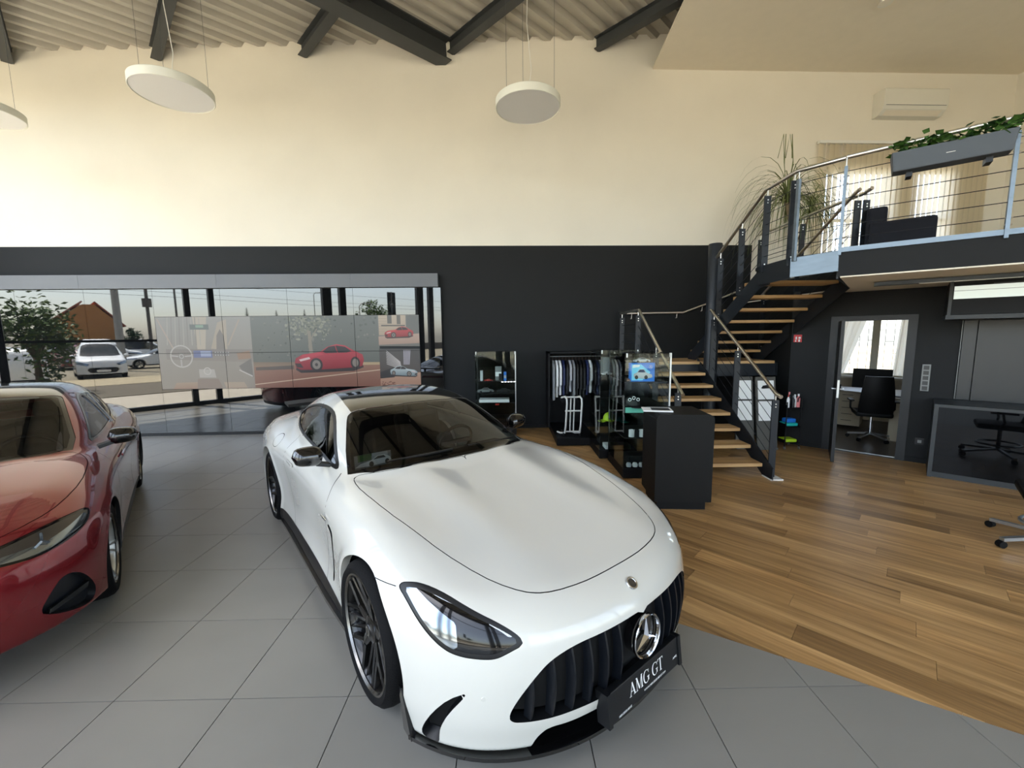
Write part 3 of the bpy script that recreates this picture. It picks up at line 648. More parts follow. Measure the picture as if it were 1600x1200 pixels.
# armchair
mat('navy_fabric', srgb(17, 20, 30), .85, bump=.2, bscale=200)
ac = thing('armchair', 'dark navy armchair standing behind the gallery railing', 'armchair', (5.20, 5.58, GZ1))
Ma = frame((5.20, 5.58, GZ1), gd, (gd.y*-1, gd.x, 0), (0, 0, 1)) @ Matrix.Diagonal((.82, .82, .92, 1))
MB().box((-.36, -.34, .06), (.36, .34, .38), Ma).build('seat', 'navy_fabric', ac, bev=.03)
MB().box((-.40, -.36, .06), (-.14, .36, .78), Ma).build('backrest', 'navy_fabric', ac, bev=.04)
for s in (-1, 1): MB().box((-.36, s*.36-.07, .06), (.42, s*.36+.07, .56), Ma).build('armrest', 'navy_fabric', ac, bev=.04)
for a in (-.3, .34):
    for b in (-.3, .3): MB().box((a-.02, b-.02, 0), (a+.02, b+.02, .07), Ma).build('leg', 'frame_black', ac)
# palm
mat('palm_leaf', srgb(104, 112, 66), .6, var=.3, scale=8); mat('palm_trunk', srgb(120, 104, 80), .9, var=.2); mat('pot_white', srgb(210, 206, 198), .4)
pm = thing('ponytail_palm', 'tall potted palm with long thin drooping leaves by the stairs upstairs', 'plant', (5.02, 7.25, GZ1))
MB().lathe([(0, 0), (.16, 0), (.20, .36), (.18, .36), (.17, .32), (0, .32)], 24, Matrix.Translation((5.02, 7.25, GZ1))).build('pot', 'pot_white', pm, smooth=True)
MB().tube([(5.02, 7.25, GZ1+.3), (4.95, 7.25, 3.5), (4.82, 7.25, 4.05)], [.05, .035, .03], 10).build('trunk', 'palm_trunk', pm, smooth=True)
MB().tube([(4.97, 7.25, 3.3), (5.10, 7.2, 3.6), (5.20, 7.2, 3.85)], [.018, .014, .012], 8).build('trunk', 'palm_trunk', pm, smooth=True)
def fronds(name, c, n, L, seed):
    m = MB(); r2 = random.Random(seed)
    for k in range(n):
        a = r2.uniform(0, 6.28); e = r2.uniform(.5, 1.5); l = L*r2.uniform(.6, 1.15); p = Vector(c); d = Vector((math.cos(a)*math.cos(e), math.sin(a)*math.cos(e), math.sin(e))); P = [p.copy()]
        for i in range(9):
            d = (d+Vector((0, 0, -.34-.03*i))).normalized(); p = p+d*l/9; P.append(p.copy())
        sd = Vector((-math.sin(a), math.cos(a), 0)); V = []
        for i, q in enumerate(P): w = .011*(1-i/10.5); V += [q-sd*w, q+sd*w]
        m.add(V, [(2*i, 2*i+1, 2*i+3, 2*i+2) for i in range(9)])
    return tag(m.build(name, 'palm_leaf', pm), kind='stuff')
fronds('crown_leaves', (4.82, 7.25, 4.05), 170, 1.35, 2); fronds('side_leaves', (5.20, 7.2, 3.85), 70, .9, 4)
m = MB()
for k in range(4):
    a = k*1.6; m.tube([(4.82, 7.25, 4.05), (4.80+.08*math.cos(a), 7.25+.1*math.sin(a), 4.7), (4.76+.08*math.cos(a+.4), 7.25, 5.15), (4.70+.12*math.cos(a), 7.2, 4.75)], .006, 4)
tag(m.build('new_shoots', 'palm_leaf', pm), kind='stuff')
# window and vertical blind upstairs
mat('window_white', srgb(226, 224, 216), .5)
def blind_mat():
    m = bpy.data.materials.new('blind_fabric'); m.use_nodes = True; n = m.node_tree.nodes; l = m.node_tree.links; n.remove(n['Principled BSDF']); out = n['Material Output']
    d = n.new('ShaderNodeBsdfDiffuse'); t = n.new('ShaderNodeBsdfTranslucent'); mx = n.new('ShaderNodeMixShader'); mx.inputs[0].default_value = .62
    d.inputs[0].default_value = C4(srgb(222, 210, 184)); t.inputs[0].default_value = C4(srgb(240, 234, 222)); l.new(d.outputs[0], mx.inputs[1]); l.new(t.outputs[0], mx.inputs[2]); l.new(mx.outputs[0], out.inputs[0]); MATS['blind_fabric'] = m
blind_mat()
for wi, (s0, s1) in enumerate(((6.22, 7.62), (7.98, 8.80))):
    w = thing('window_%d' % (wi+3), None, None, tuple(WP(s0, 0, 2.9)), kind='structure')
    for a, b, z0, z1 in ((s0, s0+.07, 2.9, 5.0), (s1-.07, s1, 2.9, 5.0), (s0, s1, 2.9, 2.97), (s0, s1, 4.93, 5.0), (s0, s1, 4.02, 4.07)): wslab(MB(), a, b, z0, z1, -.16, -.09).build('window_frame', 'window_white', w)
    wslab(MB(), s0+.05, s1-.05, 2.95, 4.95, -.13, -.125).build('pane', 'clear_glass', w)
vb = thing('vertical_blind', 'beige vertical slat blind covering the upstairs window', 'blind', tuple(WP(7.68, .08, 2.80)))
wslab(MB(), 5.97, 9.40, 5.40, 5.45, .03, .10).build('head_rail', 'window_white', vb)
NS = 32; first = None
for k in range(NS):
    s = 6.02+3.34*k/(NS-1); c = WP(s, .065, 0); an = R_(16 if k not in (1, 4) else 60)
    if first is None:
        q = MB()
        for i in range(4): 
            t0, t1 = -1+.5*i, -.5+.5*i; q.quad((.062*t0, .006*(1-t0*t0), 0), (.062*t1, .006*(1-t1*t1), 0), (.062*t1, .006*(1-t1*t1), 2.58), (.062*t0, .006*(1-t0*t0), 2.58))
        o = q.build('slat', 'blind_fabric', vb, loc=(0, 0, 0)); first = o
    else: o = first.copy(); COL.objects.link(o); o.parent = vb
    o.location = Vector((c.x, c.y, 2.82))-ORIG[vb.name]; o.rotation_euler = (0, 0, an)
# air conditioner
mat('ac_white', srgb(222, 218, 204), .45)
aco = thing('air_conditioner', 'white wall air conditioner high above the upstairs blind', 'air conditioner', tuple(WP(7.62, 0, 5.85)))
prof_ = [(0, 6.30), (.24, 6.30), (.25, 6.28), (.25, 6.02), (.22, 5.95), (.13, 5.87), (0, 5.86)]
MB().add([WP(s, d, z) for s in (7.02, 8.26) for d, z in prof_], [tuple(range(7)), tuple(range(13, 6, -1))]+[(i, (i+1) % 7+0, (i+1) % 7+7, i+7)[::-1] for i in range(7)]).build('housing', 'ac_white', aco, bev=.008)
wslab(MB(), 7.06, 8.22, 6.005, 6.009, .2, .2525).build('panel_line', 'brake_line' if False else 'planter_grey', aco)
MB().add([WP(7.10, .212, 5.935), WP(8.18, .212, 5.935), WP(8.18, .138, 5.872), WP(7.10, .138, 5.872)], [(0, 1, 2, 3)]).build('louvre', 'soffit_white', aco)
# small bright metal fitting on the soffit
MB().lathe([(0, 0), (.09, 0), (.10, .03), (0, .03)], 20, Matrix.Translation((5.67, 6.61, 6.668))).build('ceiling_spot', 'stainless', smooth=True)
tag(bpy.data.objects['ceiling_spot'], 'small round metal fitting on the white soffit at the top edge', 'fitting')
# strip light under the gallery
lt = thing('strip_light', 'long dark strip light fixed under the gallery ceiling', 'light', (4.55, 4.85, GZ0-.03))
MB().beam((4.45, 5.0, GZ0-.03), (6.4, 3.35, GZ0-.03), .14, .04).build('housing', 'planter_grey', lt)
MB().beam((4.72, 4.72, GZ0-.054), (5.3, 4.23, GZ0-.054), .012, .006).build('bright_edge', 'white_paint', lt)
# pendant lamps
mat('lamp_white', srgb(222, 220, 206), .5); mat('lamp_diffuser', srgb(240, 238, 232), .55)
for lx, ly, lb in ((.34, 6.15, 'round white pendant lamp hanging near the middle of the wall'), (-4.30, 5.80, 'round white pendant lamp below the upright purlin on the left'), (-7.36, 6.25, 'round white pendant lamp cut off by the left edge of picture')):
    t = thing('pendant_lamp', lb, 'lamp', (lx, ly, 5.0), 'round pendant lamps'); M = Matrix.Translation((lx, ly, 5.0))
    MB().lathe([(.435, .012), (.445, 0), (.452, .006), (.452, .10), (.44, .11), (0, .11)], 56, M).build('ring', 'lamp_white', t, smooth=True)
    MB().lathe([(0, .010), (.437, .010)], 56, M).build('diffuser', 'lamp_diffuser', t)
    for a in (.3, 2.4, 4.5):
        x, y = lx+.40*math.cos(a), ly+.40*math.sin(a); MB().tube([(x, y, 5.1), (x, y, roof_z(x, y))], .0022, 4).build('wire', 'brake_disc' if 'brake_disc' in MATS else 'planter_grey', t)
    MB().tube([(lx, ly, 5.1), (lx+.01, ly, 5.25), (lx+.05, ly, 5.5), (lx-.01, ly, 6.1), (lx+.02, ly, roof_z(lx, ly))], .005, 6).build('power_cord', 'white_paint', t, smooth=True)
# ================================================================ showroom furniture
mat('matt_black', srgb(15, 15, 14), .55, var=.04, spec=.25); mat('deep_black', srgb(9, 9, 10), .5, spec=.25); mat('gloss_cabinet', (.002, .0021, .0024), .03, spec=.5, ior=1.28)
mat('alu', srgb(186, 190, 190), .3, metal=.9); mat('led_white', srgb(240, 244, 240), .4, emit=(1, 1, .96), estr=1.2)
mat('paper', srgb(226, 226, 222), .7); mat('counter_grey', srgb(46, 49, 50), .45); mat('panel_grey', srgb(44, 45, 45), .32, var=.03)
mat('reflection_band', srgb(214, 224, 218), .4, emit=srgb(214, 224, 218), estr=.25); mat('door_dark', srgb(20, 21, 22), .45)
# ---- black pedestal with a magazine
pd = thing('pedestal', 'matt black pedestal with rounded top edge in front of the oak steps', 'pedestal', (1.80, 4.34, 0))
Mp_ = Matrix.Translation((1.835, 4.34, 0)) @ Matrix.Rotation(R_(-4), 4, 'Z')
P_ = [(-.290, .10), (-.290, .97)]+[(-.290+.055*(1-math.cos(a)), .97+.055*math.sin(a)) for a in np.linspace(.2, math.pi/2, 6)]+[(.290-.055*(1-math.sin(a)), .97+.055*math.cos(a)) for a in np.linspace(0, math.pi/2-.2, 6)]+[(.290, .97), (.290, .10)]
MB().prism(P_, -.26, .26, Mp_ @ frame((0, 0, 0), (1, 0, 0), (0, 0, 1), (0, -1, 0))).build('body', 'matt_black', pd)
MB().box((-.25, -.21, 0), (.25, .22, .10), Mp_).build('plinth', 'deep_black', pd)
mg = thing('magazine', 'white magazine with a dark cover photo lying on the pedestal', 'magazine', (1.62, 4.40, 1.026))
Mm = Matrix.Translation((1.62, 4.36, 1.026)) @ Matrix.Rotation(R_(-12), 4, 'Z')
MB().box((-.15, -.11, 0), (.15, .11, .012), Mm).build('pages', 'paper', mg); MB().box((-.06, -.07, .0121), (.13, .08, .0126), Mm).build('cover_photo', 'deep_black', mg)
# ---- glass cabinets
def cabinet(name, label, x0, y0, x1, y1, zt, shelves, plinth=.14, posts=True):
    t = thing(name, label, 'cabinet', ((x0+x1)/2, (y0+y1)/2, 0), 'glass display cabinets'); e = .004
    MB().box((x0, y0, .015), (x1, y1, plinth)).build('plinth', 'deep_black', t, bev=.004)
    for a, b in (((x0, y0), (x1, y0+e)), ((x0, y1-e), (x1, y1)), ((x0, y0+.01), (x0+e, y1-.01)), ((x1-e, y0+.01), (x1, y1-.01))): MB().box((a[0], a[1], plinth+.002), (b[0], b[1], zt-.008)).build('pane', 'cab_glass', t)
    MB().box((x0, y0, zt-.006), (x1, y1, zt)).build('top_pane', 'cab_glass', t)
    for z in shelves: MB().box((x0+.02, y0+.03, z), (x1-.02, y1-.02, z+.012)).build('shelf', 'matt_black', t)
    if posts:
        MB().box((x1-.022, y0-.002, plinth), (x1-.004, y0+.014, zt)).build('corner_profile', 'alu', t); MB().box((x0+.004, y1-.02, plinth), (x0+.016, y1-.006, zt)).build('corner_profile', 'counter_grey', t)
    for (px, py) in ((x0+.012, y0+.01), (x1-.03, y0+.01)): MB().box((px, py-.012, zt-.05), (px+.016, py+.004, zt+.001)).build('clip', 'alu', t)
    return t
cabinet('glass_cabinet', 'tall glass cabinet against the dark wall behind the white coupe', -.58, 7.47, .17, 7.96, 1.56, (.30, .78, 1.0))
cabinet('glass_cabinet', 'glass cabinet between clothes rack and the front cabinet', 1.36, 5.92, 1.92, 6.64, 1.62, (.56, .92, 1.24), posts=False)
cabinet('glass_cabinet', 'front glass cabinet beside the pedestal with a blue toy box', 1.47, 5.06, 2.05, 5.86, 1.61, (.52, .93, 1.24))
mat('glowing_marker', srgb(250, 250, 250), .3, emit=(1, 1, 1), estr=2.0)  # price markers are given a glow of their own
for k in range(5): MB().box((-.10+.055*k, 7.462, 1.002), (-.065+.055*k, 7.468, 1.011)).build('shelf_marker', 'glowing_marker', bpy.data.objects['glass_cabinet'])
# ---- things in the cabinets
COLS = dict(red=(176, 40, 34), navy=(30, 40, 78), white=(226, 226, 224), mint=(120, 200, 178), lime=(168, 200, 40), teal=(30, 170, 160), grey=(120, 122, 124), black=(20, 20, 22), blue=(30, 110, 200), silver=(170, 172, 176), brown=(96, 62, 40), pink=(214, 120, 120), cyan=(120, 200, 230))
for k, c in COLS.items(): mat('c_'+k, srgb(*c), .45)
def toy_car(name, label, x, y, z, L, c, rot=0, group=None):
    t = thing(name, label, 'toy car', (x, y, z), group); M = Matrix.Translation((x, y, z)) @ Matrix.Rotation(rot, 4, 'Z') @ Matrix.Scale(L, 4)
    prof = [(-.5, .06), (-.5, .17), (-.40, .20), (-.26, .21), (-.10, .30), (.14, .30), (.26, .21), (.44, .18), (.5, .13), (.5, .06)]
    MB().prism(prof, -.19, .19, M @ frame((0, 0, 0), (1, 0, 0), (0, 0, 1), (0, -1, 0))).build('body', c, t, bev=.012*L)
    MB().prism([(-.22, .215), (-.09, .285), (.12, .285), (.21, .215)], -.195, .195, M @ frame((0, 0, 0), (1, 0, 0), (0, 0, 1), (0, -1, 0))).build('window', 'c_black', t)
    for a in (-.30, .30):
        for s in (-1, 1): MB().tube([M @ Vector((a, s*.15, .075)), M @ Vector((a, s*.20, .075))], .075*L, 12).build('wheel', 'rubber', t)
def box_item(name, label, cat, x0, y0, z0, dx, dy, dz, c, group=None, strip=None):
    t = thing(name, label, cat, (x0+dx/2, y0+dy/2, z0), group); MB().box((x0, y0, z0), (x0+dx, y0+dy, z0+dz)).build('box', c, t, bev=.003)
    if strip: MB().box((x0+.004, y0-.0012, z0+dz*.3), (x0+dx-.004, y0, z0+dz*.62)).build('printed_band', strip, t)
    return t
def cap(name, label, x, y, z, c1, c2, rot=0):
    t = thing(name, label, 'cap', (x, y, z)); M = Matrix.Translation((x, y, z)) @ Matrix.Rotation(rot, 4, 'Z')
    MB().lathe([(.095, 0), (.096, .03), (.088, .07), (.065, .10), (.03, .118), (0, .122)], 20, M).build('crown', c1, t, smooth=True)
    V = [M @ Vector((.09*math.cos(a)*1.0, .09*math.sin(a), .004)) for a in np.linspace(-1.1, 1.1, 9)]+[M @ Vector((.06+.115*math.cos(a), .10*math.sin(a), -.012)) for a in np.linspace(-1.1, 1.1, 9)]
    MB().add(V+[v+Vector((0, 0, .005)) for v in V], [(i, i+1, i+10, i+9) for i in range(8)]+[(i+18, i+27, i+28, i+19) for i in range(8)]+[(i+9, i+10, i+28, i+27) for i in range(8)]).build('brim', c2, t)
    MB().ell((0, 0, .122), (.008, .008, .005), 8, 4, M).build('button', c2, t)
# wall cabinet
box_item('framed_card', 'small pale card standing at the left on the top shelf of the wall cabinet', 'card', -.50, 7.62, 1.012, .05, .10, .19, 'c_silver')
box_item('gift_box', 'clear package with pale figure on the top shelf of the wall cabinet', 'box', -.22, 7.66, 1.012, .12, .09, .26, 'c_grey', strip='c_white')
box_item('perfume_box', 'small black box in the middle of the wall cabinet top shelf', 'box', -.15, 7.52, 1.012, .06, .05, .14, 'c_black')
box_item('perfume_box', 'small blue-grey box at the right on the wall cabinet top shelf', 'box', -.06, 7.56, 1.012, .05, .05, .17, 'c_blue', strip='c_silver')
toy_car('toy_car', 'small red model car on the wall cabinet top shelf', -.34, 7.54, 1.012, .15, 'c_red', .2)
toy_car('toy_car', 'grey model car on the middle shelf of the wall cabinet', -.40, 7.60, .792, .30, 'c_grey', .1)
toy_car('toy_car', 'dark model car at the right of the wall cabinet middle shelf', -.06, 7.60, .792, .26, 'c_black', .1)
box_item('folded_shirt', 'white folded shirt lying in front in the wall cabinet', 'shirt', -.52, 7.50, .62, .56, .26, .055, 'c_white')
MB().box((-.58+.02, 7.50, .60), (.15, 7.94, .612)).build('display_shelf', 'matt_black', bpy.data.objects['glass_cabinet'])
box_item('price_tag', 'small red tag hanging under the white folded shirt', 'tag', -.22, 7.485, .572, .07, .006, .03, 'c_red')
# middle cabinet
box_item('gift_box', 'dark grey bag on the top shelf of the middle cabinet', 'bag', 1.42, 6.02, 1.252, .26, .16, .26, 'c_grey')
box_item('gift_box', 'white and green package in the middle cabinet', 'box', 1.74, 5.96, 1.252, .09, .05, .17, 'c_white', strip='c_teal')
box_item('gift_box', 'small navy box beside the white package in the middle cabinet', 'box', 1.84, 5.96, 1.252, .07, .06, .13, 'c_navy', strip='c_white')
toy_car('toy_car', 'silver model car on the upper shelf of the middle cabinet', 1.50, 5.99, 1.252, .20, 'c_silver', .3)
cap('lime_cap', 'lime and teal cap on the middle cabinet shelf', 1.53, 6.02, .572, 'c_lime', 'c_lime', math.pi); cap('teal_cap', 'teal cap behind the lime cap', 1.66, 6.01, .572, 'c_teal', 'c_teal', -.8)
box_item('folded_shirt', 'white folded shirt on the lowest shelf of the middle cabinet', 'shirt', 1.46, 5.95, .142, .38, .2, .06, 'c_white')
box_item('shoe_box', 'black box at the bottom of the middle cabinet', 'box', 1.45, 6.28, .142, .30, .22, .12, 'c_black')
# front cabinet
bx_ = box_item('toy_box', 'bright blue toy car box standing on the front cabinet top shelf', 'box', 1.545, 5.10, 1.253, .31, .07, .235, 'c_blue', strip=None)
Mx = frame((1.70, 5.0985, 1.37), (1, 0, 0), (0, 0, 1))
def flat(parent, pts, c, M, z=0.0): return MB().add([M @ Vector((p[0], p[1], z)) for p in pts], [tuple(range(len(pts)))]).build('print', c, parent)
flat(bx_, [(-.135, -.10), (.0, -.10), (.10, .0), (-.02, .10), (-.135, .10)], 'c_cyan', Mx, .0004)
flat(bx_, [(-.125, .055), (-.04, .07), (-.035, .095), (-.11, .098), (-.128, .08)], 'c_white', Mx, .0008)
flat(bx_, [(-.11, -.06), (-.11, -.02), (-.07, .0), (-.04, .04), (.02, .04), (.05, -.005), (.12, -.03), (.125, -.065), (.04, -.085), (-.05, -.075)], 'c_silver', Mx, .0012); flat(bx_, [(-.06, .002), (-.035, .033), (.015, .033), (.035, -.002)], 'c_navy', Mx, .0016)
for cx in (.045, -.075): flat(bx_, [(cx+.022*math.cos(a), -.062+.026*math.sin(a)) for a in np.linspace(0, 6.28, 14)[:-1]], 'c_black', Mx, .002)
star_mesh(Mx @ Matrix.Translation((.10, .065, .001)), .022, .001).build('star_print', 'c_white', bx_)
toy_car('toy_car', 'silver toy car on top of the blue toy box', 1.70, 5.14, 1.49, .20, 'c_silver', .0)
for k, (px, sz, c) in enumerate(((1.93, .10, 'c_black'), (1.55, .09, 'c_brown'))): toy_car('toy_car', ['black model car right of the blue toy box', 'brown model car left of the blue toy box'][k], px, 5.15, 1.253, sz*1.4, c, 1.2)
cap('black_cap', 'black cap with white letters in the front cabinet', 1.60, 5.17, .942, 'c_black', 'c_black', -1.2)
for k, (a, b) in enumerate(((-.06, .03), (-.01, .05), (.045, .03))): MB().lathe([(.014, 0), (.022, 0)], 14, frame((1.60+a, 5.072, 1.0+b), (1, 0, 0), (0, 0, 1))).build('letter', 'c_white', bpy.data.objects['black_cap'])
box_item('mint_shirt', 'mint green folded shirt in the front cabinet', 'shirt', 1.49, 5.066, .862, .25, .03, .066, 'c_mint')
for k, (px, c) in enumerate(((1.60, 'c_white'), (1.66, 'c_black'), (1.73, 'c_white'))):
    t = thing('mug', ['white mug at the left on the middle shelf', 'black mug between the two white mugs', 'white mug at the right on the middle shelf'][k]+' of the front cabinet', 'mug', (px, 5.16, .532)); M = Matrix.Translation((px, 5.16, .532))
    MB().lathe([(0, 0), (.036, 0), (.038, .09), (.034, .09), (.032, .01), (0, .01)], 18, M).build('cup', c, t, smooth=True); MB().tube([(px+.036, 5.16, .55), (px+.06, 5.16, .56), (px+.06, 5.16, .595), (px+.036, 5.16, .605)], .005, 6).build('handle', c, t)
for k, px in enumerate((1.56, 1.64, 1.72)): tag(MB().lathe([(0, 0), (.03, .004), (.036, .03), (.026, .055), (0, .06)], 16, Matrix.Translation((px, 5.12, .142))).build('key_ring_ball', ['c_silver', 'c_white', 'c_silver'][k], smooth=True, loc=(px, 5.12, .142)), ['silver', 'white', 'small silver'][k]+' round trinket at the bottom of the front cabinet, '+['left', 'middle', 'right'][k]+' one', 'trinket', 'trinkets at the cabinet bottom')
box_item('shoe_box', 'black box lying at the bottom of the front cabinet', 'box', 1.60, 5.25, .142, .30, .25, .10, 'c_black')
# ---- clothes rack
rk = thing('clothes_rack', 'black open clothes rack on a low plinth beside the glass cabinets', 'rack', (1.15, 7.3, 0))
MB().box((.82, 6.66, .015), (1.48, 7.98, .14)).build('plinth', 'deep_black', rk, bev=.005)
MB().box((.76, 7.93, .14), (1.66, 7.98, 1.54)).build('back_panel', 'deep_black', rk)
for x in (.76, 1.63): MB().box((x, 7.48, .14), (x+.03, 7.93, 1.54)).build('side_panel', 'deep_black', rk)
MB().box((.76, 7.48, 1.51), (1.66, 7.93, 1.54)).build('top_panel', 'deep_black', rk); MB().tube([(.78, 7.68, 1.45), (1.64, 7.68, 1.45)], .011, 10).build('hanging_rail', 'alu', rk)
GAR = [('charcoal long-sleeved', 'grey', .72, .8), ('white', 'white', .66, .5), ('white short', 'white', .62, .5), ('navy', 'navy', .62, .5), ('black', 'black', .60, .5), ('pale', 'silver', .56, .4), ('grey', 'grey', .70, .7), ('black hooded', 'black', .62, .6), ('black zip', 'black', .64, .6), ('black padded', 'black', .66, .6), ('navy padded', 'navy', .62, .5), ('white striped', 'white', .58, .4)]
ORD = ['first', 'second', 'third', 'fourth', 'fifth', 'sixth', 'seventh', 'eighth', 'ninth', 'tenth', 'eleventh', 'twelfth']
for k, (nm, c, L, w) in enumerate(GAR):
    x = .86+.062*k; t = thing('hanging_garment', '%s garment hanging %s from the left on the black rack' % (nm, ORD[k]), 'garment', (x, 7.68, .80), 'clothes on the rack')
    yw = .20; V = []; zt = 1.36
    pro = [(0, 1.38), (-.07, 1.375), (-.20, 1.30), (-.24, 1.24), (-.25, 1.24-L*w), (-.17, 1.24-L*w), (-.165, 1.16), (-.17, 1.36-L), (.17, 1.36-L), (.165, 1.16), (.17, 1.24-L*w), (.25, 1.24-L*w), (.24, 1.24), (.20, 1.30), (.07, 1.375)]
    MB().prism([(7.68+p[0], p[1]) for p in pro], x-.018, x+.018, frame((0, 0, 0), (0, 1, 0), (0, 0, 1), (1, 0, 0))).build('cloth', 'c_'+c, t, bev=.008)
    MB().tube([(x, 7.68, 1.375), (x, 7.68, 1.43), (x, 7.695, 1.462), (x, 7.68, 1.468), (x, 7.665, 1.458)], .003, 5).build('hanger_hook', 'c_brown', t)
# ---- white tubular push frame standing on the rack's plinth
wt = thing('tube_trolley', 'white tubular metal frame standing in front of the hanging clothes', 'trolley', (1.10, 6.85, .14)); mat('white_tube', srgb(214, 214, 206), .3)
for x in (.93, 1.18):
    MB().tube([(x, 6.95, .78), (x+.05, 6.85, .81), (x+.07, 6.78, .78), (x+.07, 6.76, .70), (x+.05, 6.76, .32), (x+.04, 6.80, .20), (x-.02, 6.90, .175), (x-.06, 7.0, .175)], .016, 8).build('side_tube', 'white_tube', wt, smooth=True)
for y, z in ((6.86, .80), (6.77, .58), (6.80, .22)): MB().tube([(.97, y, z), (1.24, y, z)], .013, 8).build('cross_tube', 'white_tube', wt)
for x in (1.08, 1.14): MB().tube([(x, 6.95, .20), (x, 6.86, .78)], .012, 8).build('upright_tube', 'white_tube', wt)
for x in (.95, 1.22):
    for y in (6.82, 7.02): MB().tube([(x-.012, y, .172), (x+.012, y, .172)], .032, 12).build('castor', 'rubber', wt)
MB().box((.94, 6.90, .70), (1.22, 7.15, .74)).build('tray', 'matt_black', wt)
# ---- pin boards leaning behind the stairs
mat('board_grey', srgb(74, 72, 66), .6)
for k, (x0, x1, y) in enumerate(((3.66, 3.97, 6.36), (3.97, 4.30, 6.30))):
    t = thing('pin_board', ['left grey board with white sheets leaning behind the stairs', 'right grey board with white sheets leaning beside the bottle cart'][k], 'board', ((x0+x1)/2, y, 0), 'grey boards behind the stairs'); M = Matrix.Translation((x0, y, 0)) @ Matrix.Rotation(R_(-8), 4, 'X'); w = x1-x0-.012
    MB().box((0, 0, .02), (w, .03, 1.16), M).build('panel', 'board_grey', t); MB().box((-.0, -.02, 0), (w, .05, .03), M).build('foot', 'board_grey', t)
    for z0, z1 in ((.80, 1.10), (.46, .77)): MB().box((.03, -.004, z0), (w-.03, 0, z1), M).build('sheet', 'paper', t)
    if k: MB().prism([(.08, .98), (.11, 1.02), (.18, 1.03), (.24, .99), (.22, .975), (.1, .97)], .005, .0055, M @ frame((0, 0, 0), (1, 0, 0), (0, 0, 1), (0, -1, 0))).build('car_print', 'deep_black', t)
# ---- cart with bottles
ct = thing('bottle_cart', 'small black trolley with cleaning bottles in the dark corner', 'trolley', (4.50, 6.42, 0))
for z in (.10, .36, .66): MB().box((4.40, 6.30, z), (4.64, 6.56, z+.012)).build('tray', 'deep_black', ct); MB().box((4.40, 6.30, z+.012), (4.41, 6.56, z+.05)).build('tray_rim', 'deep_black', ct)
for x in (4.405, 4.635):
    for y in (6.31, 6.55): MB().tube([(x, y, .04), (x, y, .76)], .008, 6).build('leg', 'deep_black', ct); MB().tube([(x-.008, y, .022), (x+.008, y, .022)], .022, 10).build('castor', 'alu', ct)
MB().tube([(4.57, 6.31, .76), (4.575, 6.31, .82), (4.605, 6.31, .845), (4.635, 6.31, .82), (4.635, 6.31, .76)], .008, 6).build('handle', 'deep_black', ct)
BT = [(4.43, 6.33, .20, .022, 'c_white', 'c_red'), (4.47, 6.37, .24, .026, 'c_black', 'c_pink'), (4.51, 6.33, .19, .022, 'c_black', 'c_grey'), (4.555, 6.36, .20, .026, 'c_white', 'c_white'), (4.605, 6.35, .21, .027, 'c_pink', 'c_white')]
BL = ['white bottle with red cap, leftmost on the cart', 'tall black bottle with pale cap on the cart', 'short dark bottle in the middle of the cart', 'all white bottle on the cart', 'pink and white bottle, rightmost on the cart']
for k, (x, y, h, r, c, c2) in enumerate(BT):
    t = thing('bottle', BL[k], 'bottle', (x, y, .672), 'bottles on the cart'); M = Matrix.Translation((x, y, .672))
    MB().lathe([(0, 0), (r, 0), (r, h*.66), (r*.45, h*.8), (r*.45, h*.86)], 14, M).build('flask', c, t, smooth=True); MB().lathe([(r*.5, h*.84), (r*.5, h), (0, h)], 12, M).build('cap', c2, t)
for k, (z, c, lb) in enumerate(((.372, 'c_teal', 'teal cloth folded on the middle tray of the cart'), (.112, 'c_lime', 'green cloth on the lowest tray of the cart'))):
    tag(MB().box((4.42, 6.31, z), (4.60, 6.50, z+.05)).build('cleaning_cloth', c, bev=.015, loc=(4.5, 6.4, z)), lb, 'cloth')
tag(MB().box((4.43, 6.33, .423), (4.58, 6.46, .49)).build('cleaning_pad', 'c_blue', bev=.02, loc=(4.5, 6.4, .423)), 'blue pad on top of the teal cloth', 'pad')
# ---- fire sign, switches, socket on the office wall
mat('sign_red', srgb(196, 24, 30), .4, emit=srgb(196, 24, 30), estr=.0); mat('switch_grey', srgb(116, 118, 116), .4, metal=.3)
fs = thing('fire_sign', 'small red and white extinguisher sign on the dark wall', 'sign', tuple(DP(-1.36, V_OFF-.01, 1.70)))
def dplate(m, u0, u1, z0, z1, o0, o1): return dslab(m, u0, u1, V_OFF-o1, V_OFF-o0, z0, z1)
dplate(MB(), -1.40, -1.29, 1.69, 1.81, 0, .006).build('plate', 'sign_red', fs); 
for u, z, w, h in ((-1.375, 1.755, .02, .045), (-1.335, 1.76, .03, .03), (-1.335, 1.715, .022, .035), (-1.378, 1.71, .016, .022)): dplate(MB(), u, u+w, z-h/2, z+h/2, .006, .0068).build('pictogram', 'paper', fs)
sw_ = thing('switch_panel', 'vertical five-gang light switch panel right of the office door', 'switch', tuple(DP(.155, V_OFF, 1.22)))
dplate(MB(), .115, .20, 1.02, 1.39, 0, .008).build('plate', 'switch_grey', sw_, bev=.003)
for k in range(5): dplate(MB(), .130, .185, 1.033+.071*k, 1.088+.071*k, .008, .014).build('rocker', 'panel_grey', sw_)
so_ = thing('wall_socket', 'dark wall socket low beside the office door', 'socket', tuple(DP(.165, V_OFF, .31)))
dplate(MB(), .12, .21, .26, .35, 0, .008).build('plate', 'frame_black', so_); dplate(MB(), .145, .185, .285, .325, .008, .0095).build('insert', 'switch_grey', so_)
